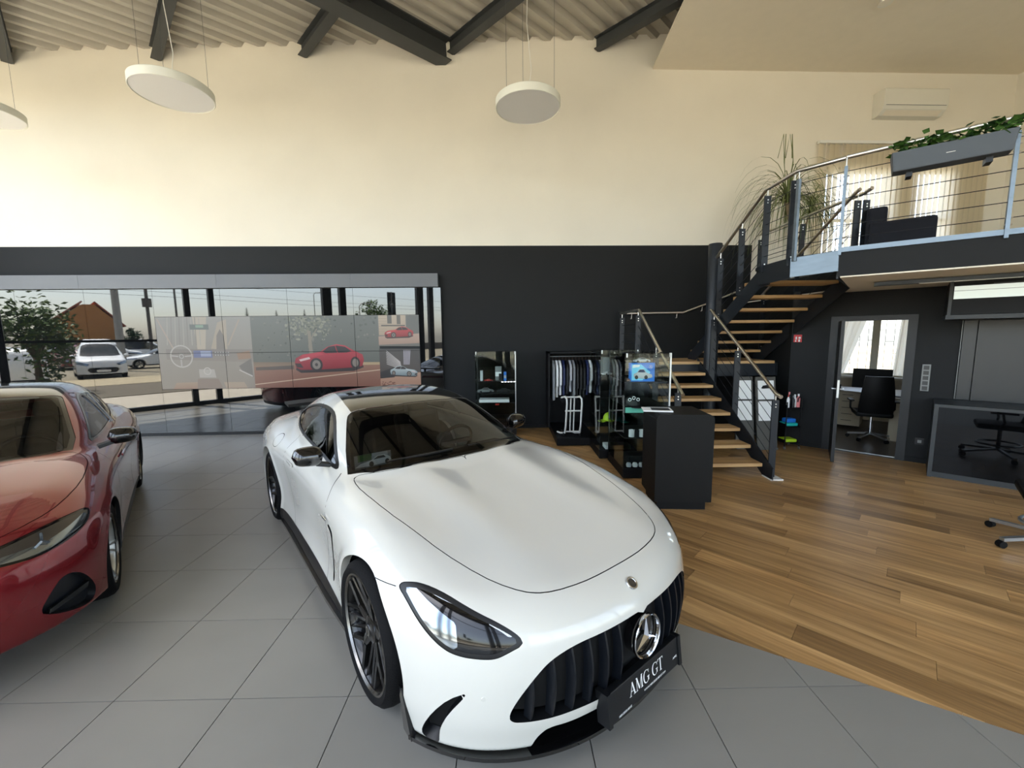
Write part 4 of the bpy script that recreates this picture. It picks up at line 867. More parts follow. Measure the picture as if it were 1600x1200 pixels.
# ---- office door and frame
dr = thing('door_1', None, None, tuple(DP(UD0, V_OFF, 0)), kind='structure')
for a, b, z0, z1 in ((UD0-.10, UD0, 0, DOORZ+.07), (UD1, UD1+.10, 0, DOORZ+.07), (UD0, UD1, DOORZ, DOORZ+.07)): dslab(MB(), a, b, V_OFF-.02, V_OFF+TH+.01, z0, z1).build('door_frame', 'door_dark', dr)
hp_ = DP(UD0+.01, V_OFF-.01, 0); da = R_(-126.5); dd = Vector((math.cos(da), math.sin(da), 0)); dn = Vector((-dd.y, dd.x, 0)); Md = frame(hp_, dd, dn, (0, 0, 1))
lf = MB().box((0, -.02, .01), (.78, .02, DOORZ-.01), Md).build('door_leaf', 'door_dark', dr)
MB().box((.779, -.012, .93), (.782, .012, 1.18), Md).build('lock_plate', 'alu', lf)
for s in (-1, 1): MB().tube([Md @ Vector((.72, s*.02, 1.05)), Md @ Vector((.72, s*.06, 1.05)), Md @ Vector((.60, s*.065, 1.05))], .009, 8).build('handle', 'alu', lf)
# ---- office beyond the door
OV0, OV1, OU0, OU1 = V_OFF+TH, 11.3, -1.44, 1.9
m = MB(); dslab(m, OU0, OU1, OV0-TH, OV1, -.02, .001); struct(m.build('floor_office', 'office_floor'))
dslab(MB(), UD0, UD1, V_OFF+TH*.5-.02, V_OFF+TH*.5+.02, .001, .006).build('threshold', 'alu', dr)
m = MB(); dslab(m, OU0, OU1, OV0, OV1, 2.46, 2.5); struct(m.build('ceiling_office', 'office_wall'))
m = MB(); dslab(m, OU0-.1, OU0, OV0, OV1, 0, 2.5); struct(m.build('wall_office_left', 'office_wall')); m = MB(); dslab(m, OU1, OU1+.1, OV0, OV1, 0, 2.5); struct(m.build('wall_office_right', 'office_wall'))
WU0, WU1, WZ_0, WZ_1 = -1.35, .75, .92, 2.32
m = MB(); dslab(m, OU0, OU1, OV1, OV1+.2, 0, WZ_0); dslab(m, OU0, OU1, OV1, OV1+.2, WZ_1, 2.5); dslab(m, OU0, WU0, OV1, OV1+.2, WZ_0, WZ_1); dslab(m, WU1, OU1, OV1, OV1+.2, WZ_0, WZ_1); struct(m.build('wall_office_far', 'office_wall'))
ow = thing('window_5', None, None, tuple(DP(WU0, OV1, WZ_0)), kind='structure')
for a, b, z0, z1 in ((WU0, WU0+.06, WZ_0, WZ_1), (WU1-.06, WU1, WZ_0, WZ_1), (WU0, WU1, WZ_0, WZ_0+.05), (WU0, WU1, WZ_1-.05, WZ_1), (-.62, -.50, WZ_0, WZ_1)): dslab(MB(), a, b, OV1+.06, OV1+.12, z0, z1).build('window_frame', 'window_white', ow)
dslab(MB(), WU0+.03, WU1-.03, OV1+.085, OV1+.09, WZ_0+.03, WZ_1-.03).build('pane', 'clear_glass', ow); dslab(MB(), WU0-.03, WU1+.03, OV1-.12, OV1+.06, WZ_0-.04, WZ_0).build('sill', 'window_white', ow)
r3 = random.Random(2)
for k in range(14): dslab(MB(), WU0+.12+.135*k, WU0+.128+.135*k, OV1+.16, OV1+.168, WZ_0, WZ_1).build('bar', 'planter_grey', ow)
for k in range(5):
    for q in range(7):
        u = WU0+.12+.27*q+(.135 if k % 2 else 0); z = WZ_0+.22+.25*k+r3.uniform(-.03, .03); dslab(MB(), u, u+.135, OV1+.16, OV1+.168, z, z+.008).build('bar', 'planter_grey', ow)
for k, (u0, u1, ut) in enumerate(((-1.36, -1.02, -.86), (-.26, .05, -.30))):
    t = thing('curtain', ['pale curtain drawn aside at the left of the office window', 'pale curtain drawn aside at the right of the office window'][k], 'curtain', tuple(DP(u0, OV1-.1, .95)), 'office curtains'); V = []; n = 14
    for i in range(n+1):
        f = i/n; w = .02*math.sin(i*2.4); a = DP(u0+(u1-u0)*f, OV1-.10+w, .97); s_ = .5 if k == 0 else -.0; b = DP((u0+.10)+(ut-u0+.12)*f if k == 0 else (-.18+.36*f), OV1-.10+w, 2.36); V += [a, b]
    MB().add(V, [(2*i, 2*i+2, 2*i+3, 2*i+1) for i in range(n)]).build('drape', 'blind_fabric', t)
mat('desk_top', srgb(150, 140, 122), .4); mat('desk_body', srgb(176, 164, 140), .5)
dk = thing('office_desk', 'pale office desk with curved top in the room beyond the door', 'desk', tuple(DP(-.5, 10.1, 0)))
MB().prism([(p.x, p.y) for p in (DP(-1.42, 9.95, 0), DP(-.80, 10.0, 0), DP(-.45, 9.78, 0), DP(-.30, 9.35, 0), DP(.42, 9.28, 0), DP(.42, 10.75, 0), DP(-1.42, 10.75, 0))], .705, .735).build('desk_top', 'desk_top', dk)
dslab(MB(), -.20, .30, 9.34, 9.37, 0, .705).build('end_panel', 'desk_body', dk); dslab(MB(), -.45, .35, 10.65, 10.68, .3, .705).build('modesty_panel', 'desk_body', dk)
du = thing('drawer_unit', 'pale drawer unit under the left of the office desk', 'drawers', tuple(DP(-1.05, 10.3, 0)))
dslab(MB(), -1.40, -.62, 10.05, 10.70, .06, .70).build('carcass', 'desk_body', du)
for k in range(5):
    f = dslab(MB(), -1.39, -1.03, 10.035, 10.05, .08+.122*k, .19+.122*k).build('drawer', 'desk_body', du); dslab(MB(), -1.30, -1.12, 10.02, 10.035, .16+.122*k, .168+.122*k).build('handle', 'frame_black', f)
    f = dslab(MB(), -1.01, -.64, 10.035, 10.05, .08+.122*k, .19+.122*k).build('drawer', 'desk_body', du); dslab(MB(), -.90, -.74, 10.02, 10.035, .16+.122*k, .168+.122*k).build('handle', 'frame_black', f)
mo = thing('monitor', 'wide black monitor seen from behind on the office desk', 'monitor', tuple(DP(-.5, 10.15, .735)))
dslab(MB(), -.78, -.22, 10.10, 10.14, .80, 1.16).build('screen', 'deep_black', mo, bev=.006); dslab(MB(), -.53, -.47, 10.14, 10.17, .735, .95).build('stand', 'deep_black', mo); dslab(MB(), -.62, -.38, 10.05, 10.25, .735, .745).build('foot', 'deep_black', mo)
pt = thing('desk_phone', 'white papers and phone on the office desk', 'phone', tuple(DP(-.33, 9.6, .735))); dslab(MB(), -.40, -.28, 9.62, 9.74, .735, .752).build('base', 'paper', pt); dslab(MB(), -.39, -.35, 9.60, 9.74, .752, .77).build('handset', 'deep_black', pt)
kb = thing('keyboard', 'black keyboard lying on the office desk', 'keyboard', tuple(DP(-.1, 9.5, .735))); dslab(MB(), -.26, .06, 9.48, 9.60, .735, .75).build('body', 'deep_black', kb); tag(MB().ell(tuple(DP(.13, 9.5, .752)), (.03, .05, .018), 10, 6).build('mouse', 'deep_black', smooth=True, loc=tuple(DP(.13, 9.5, .735))), 'black computer mouse beside the keyboard', 'mouse')
lp = thing('pencil_holder', 'dark pencil holder on the office desk at left', 'holder', tuple(DP(-1.0, 10.15, .735))); MB().lathe([(0, 0), (.035, 0), (.04, .10), (.036, .10), (0, .01)], 14, Matrix.Translation(DP(-.98, 10.15, .735))).build('cup', 'deep_black', lp); MB().tube([DP(-.98, 10.15, .74), DP(-.97, 10.15, .87)], .004, 5).build('pencil', 'c_brown', lp)
def office_chair(name, label, o, rot, group, RB=.30, ring=False, a0=.3):
    o = Vector(o); t = thing(name, label, 'office chair', tuple(o), group); M = Matrix.Translation(o) @ Matrix.Rotation(rot, 4, 'Z')
    MB().tube([M @ Vector((0, 0, .10)), M @ Vector((0, 0, .44))], .024, 12).build('gas_lift', 'chrome' if 'chrome' in MATS else 'alu', t)
    for k in range(5):
        a = 2*math.pi*k/5+a0; e = (RB*math.cos(a), RB*math.sin(a)); ar = MB().beam(M @ Vector((.03*math.cos(a), .03*math.sin(a), .115)), M @ Vector((e[0], e[1], .075)), .04, .028).build('base_arm', 'alu', t)
        MB().tube([M @ Vector((e[0]-.022*math.sin(a), e[1]+.022*math.cos(a), .031)), M @ Vector((e[0]+.022*math.sin(a), e[1]-.022*math.cos(a), .031))], .03, 14).build('castor', 'deep_black', ar)
    if ring: MB().tube([M @ Vector((.22*math.cos(a), .22*math.sin(a), .20)) for a in np.linspace(0, 2*math.pi, 25)[:-1]], .014, 8, closed=True).build('foot_ring', 'alu', t, smooth=True)
    MB().box((-.24, -.24, .43), (.24, .25, .51), M).build('seat', 'deep_black', t, bev=.03)
    V = []; n, q = 8, 6
    for i in range(n+1):
        for j in range(q+1):
            f, s = i/n, -1+2*j/q; V.append(M @ Vector((s*(.225-.05*f**2), -.24-.05*math.sin(f*2.6)-.06*f+.04*s*s*1.0, .50+.62*f)))
    V2 = [p+(M.to_3x3() @ Vector((0, -.04, 0))) for p in V]; N = len(V); F = [(i*(q+1)+j, i*(q+1)+j+1, (i+1)*(q+1)+j+1, (i+1)*(q+1)+j) for i in range(n) for j in range(q)]
    ed = [j for j in range(q+1)]+[i*(q+1)+q for i in range(1, n+1)]+[n*(q+1)+j for j in range(q-1, -1, -1)]+[i*(q+1) for i in range(n-1, 0, -1)]
    F2 = [tuple(N+k for k in f[::-1]) for f in F]+[(ed[k], N+ed[k], N+ed[(k+1) % len(ed)], ed[(k+1) % len(ed)])[::-1] for k in range(len(ed))]
    MB().add(V+V2, F+F2).build('backrest', 'deep_black', t, smooth=True)
    for s in (-1, 1): MB().tube([M @ Vector((s*.24, .02, .47)), M @ Vector((s*.29, .0, .55)), M @ Vector((s*.29, .02, .67))], .014, 8).build('arm_post', 'deep_black', t); MB().box((s*.29-.035, -.12, .67), (s*.29+.035, .14, .695), M).build('armrest', 'deep_black', t, bev=.01)
    return t
mat('chrome', srgb(215, 216, 218), .08, metal=1.0)
office_chair('office_chair', 'black office chair with chrome star base beyond the open door', DP(-.42, 9.22, 0), R_(-32), 'office chairs')
oc = office_chair('office_chair', 'black office chair cut off by the right edge of the picture', (4.63, 3.21, 0), R_(45), 'office chairs', .43, True, .977)
# ---- counter with black glass front, grey panels and black overhead cabinet
VC = 10.37*SQ
cn = thing('media_counter', 'low counter with black glass front and grey frame at right', 'counter', tuple(DP(1.4, VC+.25, 0)))
dslab(MB(), .25, 3.0, VC, V_OFF-.03, .90, .935).build('top', 'counter_grey', cn); dslab(MB(), .25, .290, VC, V_OFF-.03, .0, .90).build('side_panel', 'counter_grey', cn); dslab(MB(), .290, 3.0, VC+.02, VC+.03, .07, .90).build('glass_front', 'gloss_cabinet', cn); dslab(MB(), .290, 3.0, VC+.04, V_OFF-.03, .02, .90).build('carcass', 'deep_black', cn); dslab(MB(), .27, 3.0, VC+.03, VC+.05, 0, .07).build('plinth', 'counter_grey', cn)
oh = thing('overhead_cabinet', 'black overhead cabinet with a painted window-reflection band below the gallery at right', 'cabinet', tuple(DP(1.4, VC+.2, 2.03)))
dslab(MB(), .26, 3.0, VC-.02, V_OFF-.02, 1.985, 2.035).build('shelf', 'counter_grey', oh); dslab(MB(), .27, .30, VC, V_OFF-.02, 2.035, 2.435).build('side_panel', 'counter_grey', oh); dslab(MB(), .30, 3.0, VC+.02, V_OFF-.02, 2.04, 2.43).build('black_box', 'deep_black', oh); dslab(MB(), .31, 3.0, VC+.0, VC+.019, 2.225, 2.375).build('reflection_band', 'reflection_band', oh); dslab(MB(), .31, 3.0, VC-.001, VC, 2.318, 2.322).build('panel_line', 'counter_grey', oh); dslab(MB(), .62, 1.5, VC+.0, VC+.019, 2.385, 2.392).build('grey_line', 'panel_grey', oh)  # pale emitting strip stands in for a window reflected in the black front
wp_ = thing('grey_cladding', 'tall grey wall panels above the media counter', 'panel', tuple(DP(1.2, V_OFF-.02, .935)))
for a, b in ((.46, .58), (.59, 1.17), (1.25, 2.2)): dslab(MB(), a, b, V_OFF-.025, V_OFF-.001, .94, 1.975).build('panel', 'panel_grey', wp_)
dslab(MB(), .445, .452, V_OFF-.02, V_OFF-.001, .94, 1.975).build('edge_strip', 'switch_grey', wp_); dslab(MB(), 1.18, 1.24, V_OFF-.02, V_OFF-.001, .94, 1.975).build('gap_panel', 'deep_black', wp_)
# card on the coupe's dashboard is built with the cars
# ================================================================ car bodies: implicit surface -> smooth panels
class Spl:
    """natural cubic spline, clamped outside its knots"""
    def __init__(s, xs, ys):
        x = np.array(xs, float); y = np.array(ys, float)
        if x[0] > x[-1]: x, y = x[::-1].copy(), y[::-1].copy()
        n = len(x); h = np.diff(x); A = np.eye(n); r = np.zeros(n)
        for i in range(1, n-1):
            A[i, i-1] = h[i-1]; A[i, i] = 2*(h[i-1]+h[i]); A[i, i+1] = h[i]; r[i] = 6*((y[i+1]-y[i])/h[i]-(y[i]-y[i-1])/h[i-1])
        s.x, s.y, s.h, s.m = x, y, h, np.linalg.solve(A, r)
    def __call__(s, t):
        t = np.clip(np.asarray(t, float), s.x[0], s.x[-1]); i = np.clip(np.searchsorted(s.x, t)-1, 0, len(s.h)-1)
        h = s.h[i]; a = (s.x[i+1]-t)/h; b = 1-a
        return a*s.y[i]+b*s.y[i+1]+((a**3-a)*s.m[i]+(b**3-b)*s.m[i+1])*h*h/6
class Tab:
    """bicubic table: rows along x, columns along w"""
    def __init__(s, xs, ws, T):
        T = np.array(T, float); s.c = [Spl(xs, T[:, j]) for j in range(len(ws))]
        s.p = [Spl(ws, np.eye(len(ws))[j]) for j in range(len(ws))]
    def __call__(s, x, w): return sum(p(w)*c(x) for p, c in zip(s.p, s.c))
def smax(a, b, k): h = np.maximum(k-np.abs(a-b), 0)/k; return np.maximum(a, b)+h*h*k*.25
def smin(a, b, k): return -smax(-a, -b, k)
class Surf:
    def __init__(s, V, N, F): s.V, s.N, s.F, s.mark = V, N, F, set()
    def split(s, f):
        """cut along f=0 -> (f<0 part, f>=0 part), both with clean edges"""
        V, N = list(map(tuple, s.V)), list(map(tuple, s.N)); f = list(np.asarray(f, float)); fin, fout, cache, new = [], [], {}, set()
        for F in s.F:
            sg = [f[i] < 0 for i in F]
            if all(sg): fin.append(F); continue
            if not any(sg): fout.append(F); continue
            A, B = [], []; n = len(F)
            for k in range(n):
                i, j = F[k], F[(k+1) % n]; (A if f[i] < 0 else B).append(i)
                if (f[i] < 0) != (f[j] < 0):
                    key = (i, j) if i < j else (j, i)
                    if key not in cache:
                        a, b = key; t = f[a]/(f[a]-f[b]); cache[key] = len(V); new.add(len(V)); f.append(0.0)
                        V.append(tuple(V[a][q]+(V[b][q]-V[a][q])*t for q in range(3))); N.append(tuple(N[a][q]+(N[b][q]-N[a][q])*t for q in range(3)))
                    A.append(cache[key]); B.append(cache[key])
            if len(A) > 2: fin.append(tuple(A))
            if len(B) > 2: fout.append(tuple(B))
        out = []
        for FF in (fin, fout):
            r = Surf(np.array(V), np.array(N), FF); r.mark = set(s.mark) | new; r.new = new; out.append(r.compact())
        return out
    def compact(s):
        used = sorted({i for F in s.F for i in F}); mp = {u: k for k, u in enumerate(used)}
        r = Surf(s.V[used] if used else np.zeros((0, 3)), s.N[used] if used else np.zeros((0, 3)), [tuple(mp[i] for i in F) for F in s.F])
        r.mark = {mp[i] for i in s.mark if i in mp}; r.new = {mp[i] for i in getattr(s, 'new', ()) if i in mp}; return r
    def rim(s, vec, which=None):
        """strip of faces from the freshly cut edge, pushed by vec (array or function of V,N)"""
        which = s.new if which is None else which; cnt = {}
        for F in s.F:
            for k in range(len(F)):
                i, j = F[k], F[(k+1) % len(F)]
                if i in which and j in which: cnt[(i, j)] = 1
        E = [e for e in cnt if (e[1], e[0]) not in cnt]
        ids = sorted({i for e in E for i in e}); mp = {u: k for k, u in enumerate(ids)}; n = len(ids)
        if n == 0: return None
        A = s.V[ids]; B = A+(vec(A, s.N[ids]) if callable(vec) else np.asarray(vec, float))
        return np.vstack([A, B]), [(mp[j], mp[i], mp[i]+n, mp[j]+n) for i, j in E]
    def sub(s, cond):
        k = cond(s.V); r = Surf(s.V, s.N, [F for F in s.F if all(k[i] for i in F)]); r.mark, r.new = s.mark, s.new; return r.compact()
    def offset(s, d):
        r = Surf(s.V+s.N/np.maximum(np.linalg.norm(s.N, axis=1, keepdims=True), 1e-9)*d, s.N.copy(), list(s.F)); r.mark, r.new = set(s.mark), set(getattr(s, 'new', ())); return r
def polygonise(fn, lo, hi, h, half=True):
    nx, nz = int((hi[0]-lo[0])/h)+1, int((hi[2]-lo[2])/h)+1; ny = int((hi[1]-lo[1])/h)+2
    X = lo[0]+h*np.arange(nx); Z = lo[2]+h*np.arange(nz); Y = (-h/2 if half else lo[1])+h*np.arange(ny)
    G = fn(X[:, None, None], Y[None, :, None], Z[None, None, :])*np.ones((nx, ny, nz)); sg = G < 0
    s8 = [sg[a:nx-1+a, b:ny-1+b, c:nz-1+c] for a in (0, 1) for b in (0, 1) for c in (0, 1)]
    anyv = s8[0].copy(); allv = s8[0].copy()
    for q in s8[1:]: anyv |= q; allv &= q
    act = anyv & ~allv; I = np.argwhere(act); idx = -np.ones(act.shape, int); idx[act] = np.arange(len(I))
    acc = np.zeros((len(I), 3)); cnt = np.zeros(len(I))
    cor = [(a, b, c) for a in (0, 1) for b in (0, 1) for c in (0, 1)]
    for p in cor:
        for ax in range(3):
            if p[ax]: continue
            q = list(p); q[ax] = 1
            fp = G[I[:, 0]+p[0], I[:, 1]+p[1], I[:, 2]+p[2]]; fq = G[I[:, 0]+q[0], I[:, 1]+q[1], I[:, 2]+q[2]]
            cr = (fp < 0) != (fq < 0); t = np.where(cr, fp/np.where(cr, fp-fq, 1), 0)
            P = np.array(p, float)[None, :]*np.ones((len(I), 1)); P[:, ax] += t; acc[cr] += P[cr]; cnt[cr] += 1
    V = (I+acc/cnt[:, None])*h+np.array([X[0], Y[0], Z[0]])
    F = []
    for ax in range(3):
        a = [slice(None)]*3; b = [slice(None)]*3; a[ax] = slice(0, -1); b[ax] = slice(1, None)
        s0, s1 = sg[tuple(a)], sg[tuple(b)]; E = np.argwhere(s0 != s1); o = [k for k in range(3) if k != ax]
        ok = np.ones(len(E), bool)
        for k in o: ok &= (E[:, k] > 0) & (E[:, k] < act.shape[k])
        E = E[ok]; q = []
        for d0, d1 in ((1, 1), (0, 1), (0, 0), (1, 0)):
            c = E.copy(); c[:, o[0]] -= d0; c[:, o[1]] -= d1; q.append(idx[c[:, 0], c[:, 1], c[:, 2]])
        q = np.stack(q, 1); fl = s0[E[:, 0], E[:, 1], E[:, 2]]
        if ax == 1: fl = ~fl
        q[~fl] = q[~fl][:, ::-1]; F += [tuple(r) for r in q.tolist() if min(r) >= 0]
    def grad(P, e=2e-4):
        g = np.zeros_like(P)
        for k in range(3):
            d = np.zeros(3); d[k] = e; g[:, k] = (fn(*(P+d).T)-fn(*(P-d).T))/(2*e)
        return g
    for _ in range(5):
        g = grad(V); f = fn(*V.T); st = g*(f/np.maximum((g*g).sum(1), 1e-6))[:, None]; L = np.linalg.norm(st, axis=1, keepdims=True)
        V = V-st*np.minimum(1, .5*h/np.maximum(L, 1e-9))
    if half: V[idx[:, 0, :][idx[:, 0, :] >= 0], 1] = 0.0
    N = grad(V, 1.5e-3); N /= np.maximum(np.linalg.norm(N, axis=1, keepdims=True), 1e-9)
    if half:
        z = V[:, 1] == 0; N[z, 1] = 0; N[z] /= np.maximum(np.linalg.norm(N[z], axis=1, keepdims=True), 1e-9)
    return Surf(V, N, F)
def sdpoly(px, py, poly):
    """signed distance (negative inside) of points to a closed polygon"""
    P = np.array(poly, float); d = np.full(px.shape, 1e9); ins = np.zeros(px.shape, bool)
    for i in range(len(P)):
        a, b = P[i], P[(i+1) % len(P)]; e = b-a; wx, wy = px-a[0], py-a[1]
        t = np.clip((wx*e[0]+wy*e[1])/max(e@e, 1e-12), 0, 1); d = np.minimum(d, np.hypot(wx-e[0]*t, wy-e[1]*t))
        if a[1] != b[1]:
            c = ((a[1] > py) != (b[1] > py)) & (px < (b[0]-a[0])*(py-a[1])/(b[1]-a[1])+a[0]); ins ^= c
    return np.where(ins, -d, d)
def sdline(px, py, line):
    P = np.array(line, float); d = np.full(px.shape, 1e9)
    for i in range(len(P)-1):
        a, b = P[i], P[i+1]; e = b-a; wx, wy = px-a[0], py-a[1]
        t = np.clip((wx*e[0]+wy*e[1])/max(e@e, 1e-12), 0, 1); d = np.minimum(d, np.hypot(wx-e[0]*t, wy-e[1]*t))
    return d
def smooth_poly(P, k=3, closed=True):
    """Chaikin corner cutting"""
    P = [tuple(p) for p in P]
    for _ in range(k):
        Q = [] if closed else [P[0]]; n = len(P)
        for i in range(n if closed else n-1):
            a, b = P[i], P[(i+1) % n]; Q += [tuple(.75*u+.25*v for u, v in zip(a, b)), tuple(.25*u+.75*v for u, v in zip(a, b))]
        if not closed: Q.append(P[-1])
        P = Q
    return P
class Car:
    """places car-frame meshes (x forward, y left, z up) under one Empty"""
    def __init__(s, name, label, x, y, heading, group=None, z=0.0):
        s.root = thing(name, label, 'car', (x, y, z), group); s.root.rotation_euler = (0, 0, heading); ORIG[s.root.name] = Vector((0, 0, 0))
        s.M = Matrix.Translation((x, y, z)) @ Matrix.Rotation(heading, 4, 'Z')
    def raw(s, name, V, F, material, parent=None, N=None, smooth=True, ang=None):
        me = bpy.data.meshes.new(name); me.from_pydata([tuple(v) for v in np.asarray(V).tolist()], [], F); me.update()
        if smooth: me.shade_smooth()
        if N is not None and len(N): me.normals_split_custom_set_from_vertices([tuple(v) for v in np.asarray(N).tolist()])
        elif ang:
            try: me.set_sharp_from_angle(angle=R_(ang))
            except Exception: pass
        me.materials.append(MATS[material] if isinstance(material, str) else material)
        o = bpy.data.objects.new(name, me); COL.objects.link(o); o.parent = parent or s.root; ORIG[o.name] = Vector((0, 0, 0)); return o
    def sym(s, name, S, material, parent=None):
        """half panel and its mirror image welded into one mesh"""
        n = len(S.V); mp = {}; V = list(map(tuple, S.V.tolist())); N = list(map(tuple, S.N.tolist()))
        for i in range(n):
            if abs(S.V[i, 1]) < 1e-5: mp[i] = i
            else: mp[i] = len(V); V.append((V[i][0], -V[i][1], V[i][2])); N.append((N[i][0], -N[i][1], N[i][2]))
        return s.raw(name, V, list(S.F)+[tuple(mp[i] for i in F[::-1]) for F in S.F], material, parent, N)
    def two(s, name, S, material, parent=None):
        """the same panel once on each side: two objects"""
        F2 = [F[::-1] for F in S.F]; m = np.array([1, -1, 1])
        pr = parent if isinstance(parent, (list, tuple)) else (parent, parent)
        return [s.raw(name, S.V, S.F, material, pr[0], S.N), s.raw(name, S.V*m, F2, material, pr[1], S.N*m)]
    def rim2(s, name, rim, material, parent=None, both=True):
        if rim is None: return None
        V, F = rim; m = np.array([1, -1, 1]); pr = parent if isinstance(parent, (list, tuple)) else (parent, parent)
        a = s.raw(name, V, F, material, pr[0], ang=45); return [a, s.raw(name, V*m, [f[::-1] for f in F], material, pr[1], ang=45)] if both else a
    def rimsym(s, name, rim, material, parent=None):
        if rim is None: return None
        V, F = rim; n = len(V); return s.raw(name, np.vstack([V, V*np.array([1, -1, 1])]), F+[tuple(i+n for i in f[::-1]) for f in F], material, parent, ang=45)
    def mb(s, name, m, material, parent=None, smooth=False, bev=0.0, ang=40):
        o = m.build(name, material, parent or s.root, bev=bev, smooth=smooth, loc=(0, 0, 0)); return o
def inside_mirror(m):
    r = MB(); r.v = [(x, -y, z) for x, y, z in m.v]; r.f = [f[::-1] for f in m.f]; return r
# ---------------------------------------------------------------- white coupe: shape
GT_T = Tab([2.45, 2.30, 2.20, 2.05, 1.85, 1.60, 1.35, .95, .5, 0, -.6, -1.0, -1.35, -1.8, -2.15, -2.5], [0, .2, .36, .5, .62, .75, .86, 1.0],
 [[.640,.640,.635,.625,.605,.56,.50,.40],
  [.690,.690,.685,.672,.650,.60,.54,.44],
  [.718,.718,.715,.702,.680,.64,.58,.48],
  [.752,.753,.754,.744,.726,.70,.65,.56],
  [.790,.793,.798,.788,.778,.762,.725,.64],
  [.828,.833,.842,.830,.826,.822,.790,.71],
  [.862,.868,.880,.866,.864,.868,.842,.76],
  [.912,.920,.936,.920,.908,.908,.880,.80],
  [.962,.970,.978,.958,.930,.915,.885,.81],
  [.985,.985,.980,.970,.950,.925,.890,.82],
  [1.00,1.00,.995,.985,.968,.945,.910,.84],
  [1.01,1.01,1.005,.998,.985,.965,.93,.86],
  [1.02,1.02,1.015,1.008,.998,.98,.945,.87],
  [1.01,1.01,1.005,.998,.985,.96,.92,.84],
  [.985,.985,.98,.97,.95,.92,.87,.79],
  [.93,.93,.925,.915,.895,.86,.81,.73]])
GT_S = Tab([2.4, 2.0, 1.75, 1.35, 1.0, .7, .3, -.3, -.75, -1.05, -1.35, -1.75, -2.1, -2.5], [.08, .2, .35, .5, .65, .8, .95, 1.2],
 [[.86,.89,.90,.90,.88,.85,.80,.70],
  [.915,.945,.955,.95,.93,.90,.85,.75],
  [.935,.955,.968,.968,.955,.93,.88,.78],
  [.94,.96,.975,.985,.98,.955,.90,.80],
  [.93,.945,.955,.965,.965,.945,.895,.80],
  [.93,.945,.940,.942,.948,.937,.89,.80],
  [.935,.95,.930,.926,.932,.930,.89,.80],
  [.935,.95,.930,.926,.934,.936,.895,.80],
  [.94,.955,.935,.935,.95,.955,.91,.82],
  [.95,.97,.965,.972,.98,.972,.925,.84],
  [.955,.975,.985,.996,.998,.985,.94,.85],
  [.94,.965,.978,.986,.985,.965,.92,.82],
  [.90,.935,.95,.955,.95,.93,.88,.78],
  [.84,.87,.89,.895,.89,.87,.82,.72]])
GT_NOSE = Spl([.0, .10, .17, .25, .35, .46, .56, .64, .70, .78, 1.2], [2.26, 2.285, 2.30, 2.322, 2.335, 2.338, 2.325, 2.30, 2.262, 2.19, 1.9])
GT_PLAN = Spl([0, .2, .4, .55, .68, .80, .90, 1.0, 1.1], [0, .012, .055, .118, .20, .315, .47, .72, 1.1])
GT_TAIL = Spl([0, .15, .35, .6, .85, 1.0, 1.3], [-2.25, -2.30, -2.38, -2.40, -2.41, -2.36, -2.2])
GT_ZG = Spl([1.2, .95, .76, .5, .2, -.05, -.3, -.55, -.8, -1.1, -1.45, -1.8, -2.1, -2.5], [.72, .86, .965, 1.085, 1.205, 1.292, 1.338, 1.352, 1.345, 1.302, 1.215, 1.105, 1.0, .86])
GT_PG = Spl([1.0, .55, .2, -.2, -.6, -1.0, -1.35, -1.7, -2.1, -2.5], [.745, .775, .815, .835, .835, .80, .735, .66, .58, .5])
def gt_field(x, y, z):
    ay = np.abs(y)
    T = z-GT_T(x, ay); S = ay-GT_S(x, z)
    for xw in (1.35, -1.35):                                        # flared arch lips
        rr = np.sqrt((x-xw)**2+(z-.35)**2); S = S-.010*np.exp(-((rr-.40)/.035)**2)
    F = (x-(GT_NOSE(z)-GT_PLAN(ay)))*.96
    Rr = (GT_TAIL(z)+.16*ay**2+.25*ay**4-x)
    b = smax(smax(T, S, .13), smax(F, Rr, .05), .10)
    b = smax(b, .115-z, .03)
    zg = GT_ZG(x)-.08*ay**2-.27*ay**4
    sg = ay-(GT_PG(x)-.56*(z-.93)-.30*np.clip(z-.93, 0, 1)**2)
    g = smax(smax((z-zg)*.9, sg*.86, .11), .80-z, .02); g = smax(g, -2.28-x, .05)
    return smin(b, g, .035)
